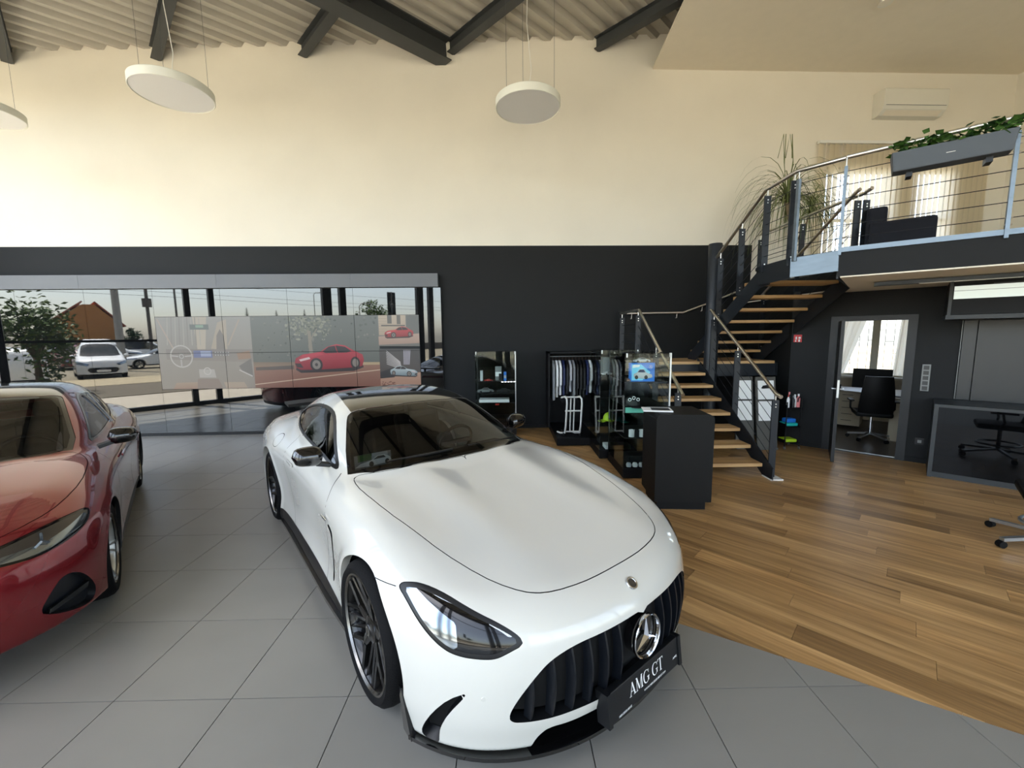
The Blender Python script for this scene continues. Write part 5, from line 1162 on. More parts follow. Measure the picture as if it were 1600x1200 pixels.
def serif_text(car, txt, h, M, material, parent):
    """upright serif capitals from thin plates, one part per letter"""
    T, t = .135*h, .05*h; SF = .16*h                        # thick stroke, thin stroke, serif overhang
    def bar(m, p, q, w):
        d = Vector((q[0]-p[0], q[1]-p[1], 0)); n = Vector((-d.y, d.x, 0)).normalized()*w/2
        P = [Vector((p[0], p[1], 0))-n, Vector((q[0], q[1], 0))-n, Vector((q[0], q[1], 0))+n, Vector((p[0], p[1], 0))+n]
        m.add([M @ v for v in P], [(0, 1, 2, 3)])
    def foot(m, x, y, w): bar(m, (x-w, y), (x+w, y), t*.8)
    adv = {'A': .80*h, 'M': .98*h, 'G': .86*h, 'T': .76*h, ' ': .34*h}
    x = -sum(adv[c] for c in txt)/2
    for c in txt:
        w = adv[c]; m = MB(); b, e = -h/2, h/2
        if c == 'A':
            bar(m, (x+.10*h, b), (x+.38*h, e), t); bar(m, (x+.36*h, e), (x+.66*h, b), T); bar(m, (x+.19*h, b+.32*h), (x+.54*h, b+.32*h), t); foot(m, x+.10*h, b, SF*.8); foot(m, x+.66*h, b, SF)
        elif c == 'M':
            bar(m, (x+.13*h, b), (x+.13*h, e), t); bar(m, (x+.15*h, e), (x+.45*h, b+.05*h), T); bar(m, (x+.45*h, b+.05*h), (x+.76*h, e), t); bar(m, (x+.78*h, b), (x+.78*h, e), T)
            foot(m, x+.12*h, b, SF*.8); foot(m, x+.10*h, e, SF*.6); foot(m, x+.78*h, b, SF); foot(m, x+.80*h, e, SF*.7)
        elif c == 'T':
            bar(m, (x+.36*h, b), (x+.36*h, e), T); bar(m, (x+.02*h, e), (x+.70*h, e), t); bar(m, (x+.03*h, e), (x+.03*h, e-.16*h), t); bar(m, (x+.69*h, e), (x+.69*h, e-.16*h), t); foot(m, x+.36*h, b, SF)
        elif c == 'G':
            cx, r = x+.42*h, .5*h; A = np.linspace(R_(48), R_(318), 26)
            for a0, a1 in zip(A[:-1], A[1:]):
                wd = t+(T-t)*max(0, math.cos((a0+a1)/2-math.pi))**1.2
                bar(m, (cx+(.40*h-wd/2)*math.cos(a0), r*.99*math.sin(a0)-0*t), (cx+(.40*h-wd/2)*math.cos(a1), r*.99*math.sin(a1)), wd)
            bar(m, (cx+.28*h, b+.10*h), (cx+.28*h, b+.42*h), T); bar(m, (cx+.10*h, b+.42*h), (cx+.42*h, b+.42*h), t); bar(m, (cx+.30*h, e-.02*h), (cx+.30*h, e-.30*h), t)
        if m.v: car.mb('letter', m, material, parent)
        x += w
# ---------------------------------------------------------------- car materials
mat('white_pearl', srgb(202, 200, 191), .26, coat=1.0, coat_rough=.015, spec=.5)
mat('gloss_black', srgb(10, 10, 11), .12, coat=1.0, coat_rough=.01)
mat('satin_black', srgb(16, 17, 19), .42)
mat('gap_black', srgb(6, 6, 6), .9)
mat('grille_black', srgb(14, 17, 22), .32)
mat('lamp_black', srgb(8, 8, 9), .10, spec=.3, coat=.5, coat_rough=.0)
mat('lamp_silver', srgb(150, 160, 170), .12, metal=.95)
mat('lamp_crystal', srgb(205, 210, 214), .2, metal=.3, bump=.6, bscale=160)
mat('chrome', srgb(215, 216, 218), .08, metal=1.0)
mat('tyre', srgb(10, 10, 11), .75, bump=.2, bscale=120, spec=.2)
mat('rim_black', srgb(20, 19, 18), .28, metal=.3, coat=.4)
mat('rim_edge', srgb(120, 118, 114), .25, metal=1.0)
mat('brake_disc', srgb(96, 92, 88), .4, metal=.9)
mat('caliper', srgb(150, 126, 30), .35)
mat('cabin', srgb(12, 12, 13), .7, spec=.2)
mat('cabin_seat', srgb(14, 14, 15), .6, spec=.2)
mat('plate_white', srgb(235, 235, 232), .5)
mat('tail_red', srgb(110, 8, 10), .15, coat=1.0)
glass_mat('car_glass', (.36, .38, .37), gloss=.02, ior=1.5)
glass_mat('car_glass_light', (.20, .22, .215), gloss=.05, ior=1.5)

def make_wheel(car, parent_name, x, y, side, r=.355, rr=.272, w=.29, steer=0.0, rimmat='rim_black', nsp=5, style='cross'):
    """wheel with its outer face at |y|; returns the wheel Empty-like parent (tyre mesh)"""
    M = Matrix.Translation((x, side*y, r)) @ Matrix.Rotation(steer, 4, 'Z') @ Matrix.Rotation(-side*math.pi/2, 4, 'X')   # local z -> outwards
    ty = MB().lathe([(rr-.012, -.02), (rr+.004, -.004), (rr+.03, .004), (r-.03, 0.0), (r-.010, -.018), (r-.001, -.05), (r, -.5*w), (r-.001, -w+.05), (r-.03, -w), (rr, -w+.01)], 56, M)
    t = car.mb(parent_name, ty, 'tyre', smooth=True)
    car.mb('rim_barrel', MB().lathe([(rr-.004, -.014), (rr-.02, -.03), (rr-.035, -.07), (rr-.04, -w+.03)], 48, M), rimmat, t, smooth=True)
    car.mb('rim_lip', MB().lathe([(rr-.017, -.016), (rr-.010, -.004), (rr+.000, -.006), (rr+.002, -.014)], 56, M), 'rim_edge', t, smooth=True)
    for k in range(nsp):
        a = 2*math.pi*k/nsp+.3; m = MB()
        def pt(rad, ang, z): return M @ Vector((rad*math.cos(ang), rad*math.sin(ang), z))
        if style == 'cross':
            def bar(r0, a0, w0, z0, r1, a1, w1, z1, th=.030):
                P = []
                for rad, an, w, z in ((r0, a0, w0, z0), (r1, a1, w1, z1)):
                    c, t_ = Vector((rad*math.cos(an), rad*math.sin(an), 0)), Vector((-math.sin(an), math.cos(an), 0))
                    P += [M @ (c-t_*w+Vector((0, 0, z-.006))), M @ (c+Vector((0, 0, z))), M @ (c+t_*w+Vector((0, 0, z-.006))), M @ (c+t_*w+Vector((0, 0, z-th))), M @ (c-t_*w+Vector((0, 0, z-th)))]
                m.add(P, [(i, i+5, (i+1) % 5+5, (i+1) % 5) for i in range(5)]+[(0, 1, 2, 3, 4), (9, 8, 7, 6, 5)])
            bar(.045, a, .034, -.046, .165, a, .020, -.034)
            for sg in (-1, 1): bar(.150, a+sg*.06, .015, -.034, rr-.012, a+sg*.33, .011, -.014); bar(.055, a+sg*.45, .012, -.060, rr-.014, a+sg*.50, .008, -.022, .02)
        else:
            for da in (-.14, .14):
                m.add([pt(.05, a+da*1.6-.08, -.055), pt(.05, a+da*1.6+.08, -.055), pt(rr-.01, a+da-.045, -.015), pt(rr-.01, a+da+.045, -.015),
                       pt(.05, a+da*1.6-.08, -.09), pt(.05, a+da*1.6+.08, -.09), pt(rr-.01, a+da-.045, -.05), pt(rr-.01, a+da+.045, -.05)],
                      [(0,1,3,2),(4,6,7,5),(0,4,5,1),(1,5,7,3),(3,7,6,2),(2,6,4,0)])
        bmx = car.mb('spoke', m, rimmat, t)
    car.mb('hub_cap', MB().lathe([(.0, -.030), (.030, -.031), (.034, -.036), (.066, -.044), (.075, -.07), (.075, -.10)], 28, M), rimmat, t, smooth=True)
    car.mb('cap_star', MB().lathe([(.016, -.0285), (.024, -.0285)], 20, M), 'chrome', t)
    car.mb('brake_disc', MB().lathe([(.06, -.11), (.195, -.11), (.195, -.14), (.06, -.14)], 40, M), 'brake_disc', t, smooth=True)
    car.mb('brake_caliper', MB().lathe([(.12, -.085), (.205, -.085), (.215, -.10), (.215, -.16), (.12, -.16)], 10, M, a0=2.0, a1=3.1), 'caliper', t)
    return t
def surf_y(field, x, z, lo=.3, hi=1.15):
    ys = np.linspace(hi, lo, 240); f = field(np.full(240, x), ys, np.full(240, z)); k = np.argmax(f < 0)
    a, b = ys[max(k-1, 0)], ys[k]
    for _ in range(20):
        m = (a+b)/2; a, b = (a, m) if field(np.array([x]), np.array([m]), np.array([z]))[0] < 0 else (m, b)
    return (a+b)/2
def gap_ribbon(car, field, pts, w, name, parent=None, material='gap_black', lift=.0006):
    """dark shut line lying on the flank, drawn in side view (x, z); one on each side"""
    V = []; e = 1e-3
    for i, (x, z) in enumerate(pts):
        a = pts[max(i-1, 0)]; b = pts[min(i+1, len(pts)-1)]; dx, dz = b[0]-a[0], b[1]-a[1]; L = math.hypot(dx, dz) or 1; nx_, nz_ = -dz/L, dx/L
        for sg in (-1, 1):
            xx, zz = x+sg*nx_*w, z+sg*nz_*w; y = surf_y(field, xx, zz); g = np.array([float(field(*(np.array([[xx, y, zz]])+d).T)[0]-field(*(np.array([[xx, y, zz]])-d).T)[0]) for d in np.eye(3)*e]); g /= np.linalg.norm(g)
            V.append((xx+g[0]*lift, y+g[1]*lift, zz+g[2]*lift))
    F = [(2*i, 2*i+1, 2*i+3, 2*i+2) for i in range(len(pts)-1)]; V = np.array(V)
    return car.raw(name, V, F, material, parent), car.raw(name, V*np.array([1, -1, 1]), [f[::-1] for f in F], material, parent)
def build_gt():
    car = Car('sports_coupe', 'white low sports coupe with black roof parked in the centre of the showroom', -.803, 3.587, R_(-52.35))
    S = polygonise(gt_field, (-2.6, 0, .05), (2.45, 1.06, 1.42), .0175)
    X, Y, Z = lambda s: s.V[:, 0], lambda s: s.V[:, 1], lambda s: s.V[:, 2]
    H_ = lambda s: Y(s)*.75-X(s)*.66
    hz = lambda P: [(p[1]*.75-p[0]*.66, p[2]) for p in P]
    BW = 'white_pearl'
    # wheel arches
    def arch(s):
        a = np.hypot(X(s)-1.375, Z(s)-.355)-.395; b = np.hypot(X(s)+1.345, Z(s)-.36)-.402
        a = np.minimum(a, sdpoly(X(s), Z(s), [(1.3, -.1), (1.752, -.1), (1.745, .30), (1.3, .30)]))
        return np.where(Y(s) > .5, np.minimum(a, b), 1.0)
    _, body = S.split(arch(S)); car.rim2('arch_lip', Surf.sub(body, lambda V: V[:, 0] > 0).rim((0, -.045, 0)), BW); car.rim2('arch_lip', Surf.sub(body, lambda V: V[:, 0] < 0).rim((0, -.045, 0)), BW)
    # grille, lower intake, corner intakes
    GR = smooth_poly([(-.05, .584), (.18, .584), (.29, .582), (.372, .579), (.453, .561), (.515, .532), (.566, .484), (.612, .421), (.640, .368), (.656, .320), (.648, .288), (.600, .281), (.54, .279), (.47, .280), (.39, .285), (.2, .285), (-.05, .285)], 2)
    fr = lambda s, P: np.where(X(s) > 1.7, sdpoly(Y(s), Z(s), P), 1.0)
    GR = [(p[0], p[1]) for p in GR]
    gpatch, body = body.split(fr(body, GR)); car.rimsym('grille_edge', body.rim(lambda A, N: np.array([-.05, 0, 0])-N*.01), 'satin_black')
    grille = car.sym('grille', gpatch.offset(-.055), 'gap_black')
    LI = smooth_poly([(-.05, .236), (.3, .232), (.42, .224), (.50, .228), (.53, .199), (.552, .150), (.562, .08), (-.05, .08)], 2)
    lpatch, body = body.split(fr(body, LI)); car.rimsym('intake_edge', body.rim(lambda A, N: np.array([-.06, 0, 0])-N*.0), 'satin_black')
    car.sym('lower_intake', lpatch.offset(-.06), 'grille_black')
    CI = smooth_poly(hz([(2.045,.780,.425),(1.976,.834,.374),(1.91,.872,.29),(1.854,.89,.2),(1.836,.893,.150),(1.848,.885,.128),(1.885,.865,.122),(1.918,.850,.128),(1.918,.851,.158),(1.932,.852,.219),(1.975,.834,.306),(2.030,.793,.392)]), 1)
    f = np.where((X(body) > 1.6) & (Y(body) > .4), sdpoly(H_(body), Z(body), CI), 1.0)
    cpatch, body = body.split(f); ci = car.two('corner_intake', cpatch.offset(-.05), 'gap_black'); car.rim2('intake_edge', body.rim(lambda A, N: -N*.05), 'satin_black', ci)
    # headlights
    HL = [(1.664,.896,.741),(1.668,.883,.753),(1.696,.862,.761),(1.739,.831,.767),(1.798,.799,.763),(1.875,.764,.749),(1.952,.728,.727),(2.012,.694,.707),(2.069,.654,.686),(2.117,.620,.663),(2.150,.597,.641),(2.166,.591,.622),(2.166,.600,.608),(2.149,.635,.593),(2.121,.683,.569),(2.103,.707,.564),(2.069,.745,.564),(2.024,.787,.566),(1.981,.820,.574),(1.943,.843,.590),(1.905,.861,.611),(1.868,.874,.633),(1.815,.887,.666),(1.761,.894,.698),(1.715,.897,.720),(1.683,.900,.732)]
    hl2 = smooth_poly(hz(HL), 1); f = np.where((X(body) > 1.4) & (Y(body) > .3) & (Z(body) > .5), sdpoly(H_(body), Z(body), hl2), 1.0)
    hp, body = body.split(f); car.rim2('headlight_gap', body.rim(lambda A, N: -N*.012), 'gap_black')
    hp = hp.offset(-.004); f = sdpoly(H_(hp), Z(hp), hl2)+.016
    inner, bez = hp.split(f); HLo = car.two('headlight', bez, 'satin_black')
    # reflector wedge on the outside, crystal strip along the top, dark glass in the middle
    W1 = hz([(1.695,.892,.742),(1.73,.86,.757),(1.86,.83,.716),(1.985,.80,.676),(2.005,.80,.60),(1.985,.815,.585),(1.90,.862,.62),(1.80,.888,.682),(1.72,.895,.728)])
    wedge, inner = inner.split(sdpoly(H_(inner), Z(inner), W1)); car.two('reflector', wedge, 'lamp_silver', HLo)
    for K in ([(1.76,.825,.765),(1.86,.775,.752),(1.93,.742,.733),(1.925,.75,.722),(1.85,.795,.738),(1.77,.835,.757)],
              [(1.94,.738,.730),(2.00,.705,.710),(2.055,.668,.688),(2.05,.68,.680),(1.995,.72,.700),(1.94,.748,.722)],
              [(2.06,.665,.687),(2.11,.63,.664),(2.135,.615,.640),(2.125,.63,.637),(2.10,.65,.655),(2.055,.682,.677)]):
        c_, inner = inner.split(sdpoly(H_(inner), Z(inner), hz(K))); car.two('light_strip', c_, 'lamp_crystal', HLo)
    car.two('lamp_glass', inner, 'lamp_black', HLo)
    # glass and roof
    up = lambda s: Z(s) > .86
    WS = [(.768, -.05), (.764, .2), (.742, .448), (.655, .643), (.528, .766), (.308, .708), (.03, .61), (-.03, .583), (-.05, .55), (-.035, .45), (0, .3), (.002, -.05)]
    f = np.where(up(body), sdpoly(X(body), Y(body), WS), 1.0); ws, body = body.split(f)
    f = sdpoly(X(ws), Y(ws), WS)+.028; wsi, wse = ws.split(f)
    ws_o = car.sym('windshield', wsi.offset(-.003), 'car_glass'); car.sym('windshield_frit', wse.offset(-.003), 'lamp_black', ws_o)
    SW = smooth_poly([(.40, .926), (.33, .920), (.215, .933), (.065, .957), (-.214, .972), (-.655, .990), (-1.251, 1.010), (-1.42, 1.035), (-1.40, 1.085), (-1.22, 1.152), (-.847, 1.226), (-.592, 1.246), (-.389, 1.243), (-.212, 1.220), (-.03, 1.155), (.235, 1.015)], 1)
    f = np.where(Y(body) > .45, sdpoly(X(body), Z(body), SW), 1.0); sw, body = body.split(f)
    swf = sdpoly(X(sw), Z(sw), SW)+.020; swi, swe = sw.split(swf)
    so = car.two('side_window', swi.offset(-.003), 'car_glass_light'); car.two('window_trim', swe.offset(.002), 'satin_black', so)
    car.mb('door_pillar', MB().beam((-.60, .80, .985), (-.68, .60, 1.24), .05, .012, up=(0, 1, .5)), 'gloss_black'); car.mb('door_pillar', inside_mirror(MB().beam((-.60, .80, .985), (-.68, .60, 1.24), .05, .012, up=(0, 1, .5))), 'gloss_black')
    RF = [(.001, -.05), (-.001, .3), (-.037, .45), (-.055, .548), (-.25, .535), (-.44, .512), (-.75, .475), (-1.02, .435), (-1.18, .40), (-1.22, -.05)]
    f = np.where(up(body), sdpoly(X(body), Y(body), RF), 1.0); rf, body = body.split(f); car.sym('roof_panel', rf.offset(-.001), 'gloss_black')
    RW = smooth_poly([(-1.24, -.05), (-1.20, .40), (-1.30, .47), (-1.6, .46), (-1.9, .40), (-1.95, -.05)], 1)
    f = np.where(up(body), sdpoly(X(body), Y(body), RW), 1.0); rw, body = body.split(f); car.sym('rear_window', rw.offset(-.002), 'car_glass')
    # hood with its shut line
    HD = smooth_poly([(.772, -.06), (.768, .2), (.748, .45), (.668, .63), (.590, .742), (.668, .770), (.858, .783), (1.204, .760), (1.442, .713), (1.66, .672), (1.88, .602), (2.01, .535), (2.085, .468), (2.128, .375), (2.155, .235), (2.163, .1), (2.163, -.06)], 1)
    def hf(s): return np.where(Z(s) > .62, sdpoly(X(s), Y(s), HD), 1.0)
    hd, body = body.split(hf(body)+.0032); gap, body = body.split(hf(body)-.0018)
    hood = car.sym('hood', hd, BW); car.sym('hood_gap', gap.offset(-.012), 'gap_black'); car.rimsym('hood_edge', hd.rim(lambda A, N: -N*.012), 'gap_black', hood)
    # door and fuel-flap lines, fender vent, bonnet-to-lamp seam
    gap_ribbon(car, gt_field, smooth_poly([(.455, .915), (.53, .87), (.60, .80), (.63, .6), (.60, .40), (.56, .25)], 2, False), .0022, 'door_gap')
    gap_ribbon(car, gt_field, smooth_poly([(-.72, .975), (-.765, .85), (-.70, .70), (-.62, .55), (-.53, .39), (-.45, .27)], 2, False), .0022, 'door_gap')
    gap_ribbon(car, gt_field, [(1.655, .735), (1.60, .729), (1.55, .726), (1.505, .724)], .0016, 'bumper_gap')
    gap_ribbon(car, gt_field, [(-1.12+.10*math.cos(t), .865+.055*math.sin(t)) for t in np.linspace(0, 2*math.pi, 33)], .0020, 'fuel_flap_gap')
    VT = smooth_poly([(.66, .682), (.72, .690), (.805, .672), (.80, .60), (.775, .45), (.735, .315), (.700, .315), (.745, .45), (.765, .60), (.755, .648), (.69, .660)], 1)
    f = np.where(Y(body) > .7, sdpoly(X(body), Z(body), VT), 1.0); g, body = body.split(f); fv = car.two('fender_vent', g.offset(-.02), 'satin_black'); car.rim2('vent_edge', body.rim(lambda A, N: -N*.02), 'satin_black', fv)
    # tail lamps and black sill
    TL = [(-2.6, .835), (-2.0, .835), (-2.0, .885), (-2.6, .885)]
    f = np.where((X(body) < -2.0), sdpoly(X(body), Z(body), TL), 1.0); f = np.where(Y(body) > .35, f, 1.0); g, body = body.split(f); car.two('tail_lamp', g.offset(-.003), 'tail_red')
    zs = Spl([2.6, 1.92, 1.80, 1.70, 1.05, .85, -.6, -.95, -1.75, -2.1, -2.6], [.0, .0, .05, .20, .225, .232, .262, .25, .22, .30, .33])
    f = Z(body)-zs(X(body)); sk, body = body.split(f); car.sym('side_skirt', sk, 'satin_black')
    car.sym('body', body, BW)
    sb = MB(); 
    for s in (1, -1):
        car.mb('sill_blade', MB().prism([(1.0, .90*1), (1.02, .955), (.6, .972), (-.5, .978), (-.93, .985), (-.95, .90)] if s > 0 else [(1.0, -.90), (1.02, -.955), (.6, -.972), (-.5, -.978), (-.93, -.985), (-.95, -.90)][::-1], .125, .15), 'gloss_black')
    # front splitter and corner blades
    pl_ = [(2.31-float(GT_PLAN(y))+.004, y) for y in np.linspace(0, .93, 24)]; pl_ = [p for p in pl_ if p[0] > 1.72]
    ring = pl_[::-1]+[(p[0], -p[1]) for p in pl_[1:]]; inn = [(max(p[0]-.12, 1.74), p[1]*.93) for p in ring]
    car.mb('front_splitter', MB().prism(ring[::-1]+inn, .092, .110), 'gloss_black')
    for s in (1, -1):
        m = MB().add([(1.72, s*.925, .09), (1.80, s*.925, .09), (1.76, s*.945, .33), (1.735, s*.945, .33), (1.72, s*.90, .09), (1.80, s*.90, .09), (1.76, s*.92, .33), (1.735, s*.92, .33)], [(0,1,2,3),(4,7,6,5),(0,4,5,1),(1,5,6,2),(2,6,7,3),(3,7,4,0)])
        car.mb('corner_blade', m, 'gloss_black')
    # grille slats follow the nose
    def nx(y, z): return float(GT_NOSE(z)-GT_PLAN(abs(y)))
    gp = np.array(GR)
    for k in range(-7, 8):
        y = k*.082+(.0); ay = abs(y)
        if ay < .11: continue
        zz = [z for z in np.linspace(.27, .60, 100) if sdpoly(np.array([ay]), np.array([z]), GR)[0] < -.004]
        if len(zz) < 3: continue
        m = MB(); n = 9; V = []
        for i in range(n):
            z = zz[0]+(zz[-1]-zz[0])*i/(n-1); x = nx(y, z)-.004; b = .012*math.sin(math.pi*i/(n-1))
            V += [(x-.035, y-.012, z), (x+b*.6, y-.005, z), (x+b*.6, y+.005, z), (x-.035, y+.012, z)]
        F = [(4*i+q, 4*i+q+1, 4*i+q+5, 4*i+q+4) for i in range(n-1) for q in range(3)]
        car.mb('slat', m.add(V, F), 'grille_black', grille, smooth=True)
    Ms = frame((2.338, 0, .466), (0, 1, 0), (-.06, 0, 1))
    st = car.mb('star_emblem', star_mesh(Ms, .100, .012), 'chrome', grille)
    car.mb('emblem_back', MB().lathe([(0, -.012), (.094, -.010), (.094, -.05)], 40, Ms), 'gloss_black', st, smooth=True)
    Mb = frame((2.2565, 0, .6795), (0, 1, 0), (-.80, 0, .60))
    bd = car.mb('hood_badge', MB().lathe([(0, .004), (.020, .004), (.022, .006), (.028, .006), (.030, -.002)], 32, Mb), 'chrome', smooth=True)
    car.mb('badge_centre', MB().lathe([(0, .0052), (.020, .0052)], 28, Mb), 'brake_disc', bd)
    # plate holder with the model name
    Mp = frame((2.352, 0, .258), (0, 1, 0), (-.12, 0, 1))
    pl = car.mb('plate_holder', MB().box((-.275, -.070, -.035), (.275, .068, .0), Mp), 'satin_black', bev=.004)
    for s in (1, -1): car.mb('plate_bracket', MB().box((s*.275-.012, -.075, -.06), (s*.275+.012, .072, .006), Mp), 'satin_black', pl)
    serif_text(car, 'AMG GT', .058, Mp @ Matrix.Translation((0, .010, .0012)), 'plate_white', pl)
    for tx, xx, yy, sz in (('WWW.MERCEDES-BENZ.COM', .06, -.046, .013), ('MERCEDES-BENZ', -.17, -.061, .012), ('AMG', .235, -.02, .016)):
        o = text_obj('plate_small_text', tx, sz, Mp @ Matrix.Translation((xx, yy, .0008)), 'plate_white', pl, ext=.0003)
    # parking sensors
    for y, z in ((.60, .46-.03), (.30, .60)): pass
    for y, z, xx in ((.735, .400, None),):
        for s in (1, -1):
            x = nx(y, z); car.mb('parking_sensor', MB().lathe([(0, .004), (.010, .004), (.012, -.004)], 16, frame((x-.003, s*y, z), (-.45*s, .89, 0), (0, 0, 1)) if s > 0 else frame((x-.003, s*y, z), (.45, .89, 0), (0, 0, 1))), 'white_pearl', smooth=True)
    # mirrors
    for s in (1, -1):
        m = MB(); n, mm = 14, 10; V = []
        for i in range(mm+1):
            u = i/mm; y = .845+.20*u; ry = math.sqrt(max(1-(2*u-1)**4, 0)); hgt = .078*ry*(1-.22*u)+.002; dep = .075*ry+.002
            for k in range(n):
                a = 2*math.pi*k/n; cx = math.cos(a); V.append((.235-.02*u+(dep*cx if cx > 0 else dep*.55*cx), s*y, 1.005+.012*u+hgt*math.sin(a)))
        F = [(i*n+k, (i+1)*n+k, (i+1)*n+(k+1) % n, i*n+(k+1) % n) for i in range(mm) for k in range(n)]+[tuple(range(n)), tuple(mm*n+k for k in range(n-1, -1, -1))]
        F = [f[::-1] for f in F] if s > 0 else F
        mr = car.mb('wing_mirror', m.add(V, F), 'gloss_black', smooth=True)
        car.mb('mirror_arm', MB().beam((.24, s*.79, .925), (.235, s*.90, .955), .075, .025), 'satin_black', mr, bev=.006)
        car.mb('mirror_glass', MB().add([(.188, s*.865, .955), (.188, s*1.02, .965), (.188, s*1.02, 1.045), (.188, s*.865, 1.05)], [(0, 1, 2, 3)]), 'chrome', mr)
        car.mb('door_handle', MB().box((-.60, s*.948-.006, .775), (-.40, s*.948+.006, .80)), 'white_pearl', bev=.005)
        car.mb('door_badge', MB().box((.58, s*.958-.003, .700), (.69, s*.958+.003, .712)), 'chrome')
        car.mb('wheel_arch_liner', MB().lathe([(.41, -.40), (.41, 0)], 30, Matrix.Translation((1.375, s*.93, .355)) @ Matrix.Rotation(-s*math.pi/2, 4, 'X'), *((math.pi-.2, 2*math.pi+.2) if s > 0 else (-.2, math.pi+.2))), 'gap_black')
        car.mb('wheel_arch_liner', MB().lathe([(.415, -.40), (.415, 0)], 30, Matrix.Translation((-1.345, s*.94, .36)) @ Matrix.Rotation(-s*math.pi/2, 4, 'X'), *((math.pi-.2, 2*math.pi+.2) if s > 0 else (-.2, math.pi+.2))), 'gap_black')
        make_wheel(car, 'wheel', 1.35, .975, s, .355, .292, steer=R_(.6)); make_wheel(car, 'wheel', -1.35, .985, s, .358, .292, w=.30)
        wp = [(.62, s*.60, .950), (.66, s*.40, .963), (.675, s*.10, .975)] if s > 0 else [(.70, -.05, .98), (.69, -.25, .975), (.62, -.52, .958)]
        car.mb('wiper', MB().tube([(p[0]+.0, p[1], p[2]+.025) for p in wp], .008, 6), 'satin_black')
    # rear spoiler
    sp = MB(); V = []; n = 18
    for i in range(n+1):
        y = -.66+1.32*i/n; x = -2.30+.10*(y/.66)**2
        V += [(x+.13, y, 1.030), (x-.10, y, 1.045), (x-.10, y, 1.072), (x+.13, y, 1.062)]
    F = [(4*i+q, 4*i+(q+1) % 4, 4*i+4+(q+1) % 4, 4*i+4+q) for i in range(n) for q in range(4)]+[(3, 2, 1, 0), tuple(4*n+q for q in range(4))]
    spo = car.mb('rear_spoiler', sp.add(V, F), 'satin_black', smooth=True)
    for s in (1, -1): car.mb('spoiler_strut', MB().box((-2.27, s*.30-.01, .94), (-2.21, s*.30+.01, 1.07)), 'satin_black', spo)
    # cabin
    cab = car.mb('cabin_tub', MB().box((-1.3, -.70, .32), (.62, .70, .40)).box((-1.5, -.60, .85), (-1.15, .60, 1.0)).box((-1.32, -.70, .40), (-1.25, .70, .95)), 'cabin')
    d = MB(); V = []; n = 12
    for i in range(n+1):
        y = -.70+1.40*i/n; q = .10*(y/.7)**2; V += [(.66-q, y, .87), (.42-q*.4, y, .892), (.22-q*.2, y, .87), (.16, y, .70), (.62, y, .5)]
    F = [(5*i+q, 5*i+q+1, 5*i+6+q, 5*i+5+q) for i in range(n) for q in range(4)]
    car.mb('dashboard', d.add(V, F), 'cabin', smooth=True)
    for s in (1, -1):
        st = car.mb('seat', MB().box((-.62, s*.37-.25, .42), (-.05, s*.37+.25, .58)), 'cabin_seat', bev=.06)
        car.mb('seat_back', MB().box((-.10, -.24, 0), (.06, .24, .56), Matrix.Translation((-.62, s*.37, .52)) @ Matrix.Rotation(R_(-20), 4, 'Y')), 'cabin_seat', st, bev=.05)
        car.mb('headrest', MB().box((-.06, -.13, .50), (.05, .13, .70), Matrix.Translation((-.62, s*.37, .52)) @ Matrix.Rotation(R_(-18), 4, 'Y')), 'cabin_seat', st, bev=.05)
    Mw = frame((.02, .37, .86), (0, 1, 0), (.42, 0, .91))
    swh = car.mb('steering_wheel', MB().tube([Mw @ Vector((.175*math.cos(a), .175*math.sin(a), 0)) for a in np.linspace(0, 2*math.pi, 33)[:-1]], .014, 8, closed=True), 'cabin_seat', smooth=True)
    car.mb('wheel_hub', MB().beam(Mw @ Vector((-.16, 0, 0)), Mw @ Vector((.16, 0, 0)), .05, .03), 'cabin', swh)
    car.mb('rear_view_mirror', MB().box((.11, -.12, 1.165), (.14, .12, 1.225)), 'satin_black', bev=.01)
    return car
# ---------------------------------------------------------------- red saloon: shape
RS_T = Tab([2.5, 2.30, 2.1, 1.85, 1.6, 1.395, .9, .4, -.3, -1.0, -1.5, -2.0, -2.5], [0, .2, .36, .5, .62, .74, .84, .96],
 [[.60,.60,.595,.58,.56,.52,.46,.36],
  [.725,.725,.722,.71,.69,.65,.59,.48],
  [.795,.797,.797,.787,.77,.735,.68,.58],
  [.850,.853,.857,.848,.832,.800,.75,.65],
  [.893,.897,.905,.897,.885,.86,.815,.72],
  [.920,.925,.934,.926,.915,.893,.85,.76],
  [.975,.98,.985,.977,.962,.94,.90,.81],
  [1.00,1.00,1.00,.985,.968,.948,.91,.82],
  [1.01,1.01,1.005,.99,.972,.952,.915,.83],
  [1.03,1.03,1.025,1.01,.99,.968,.93,.85],
  [1.05,1.05,1.045,1.03,1.01,.985,.945,.86],
  [1.06,1.06,1.055,1.04,1.015,.98,.93,.83],
  [1.02,1.02,1.01,.995,.97,.93,.87,.77]])
RS_S = Tab([2.5, 2.0, 1.75, 1.395, 1.0, .5, -.3, -1.0, -1.395, -1.8, -2.2, -2.6], [.1, .2, .35, .5, .65, .8, .95, 1.2],
 [[.78,.81,.83,.83,.82,.79,.74,.64],
  [.85,.885,.90,.90,.885,.86,.81,.7],
  [.88,.905,.918,.92,.91,.885,.83,.73],
  [.885,.91,.922,.928,.925,.905,.85,.75],
  [.88,.90,.91,.918,.92,.905,.86,.76],
  [.885,.905,.90,.90,.912,.91,.865,.77],
  [.885,.905,.90,.90,.915,.915,.87,.77],
  [.885,.905,.912,.918,.925,.92,.875,.78],
  [.885,.91,.924,.93,.932,.922,.88,.78],
  [.875,.90,.915,.92,.918,.90,.855,.76],
  [.84,.87,.885,.89,.885,.865,.82,.72],
  [.75,.78,.80,.80,.79,.77,.72,.62]])
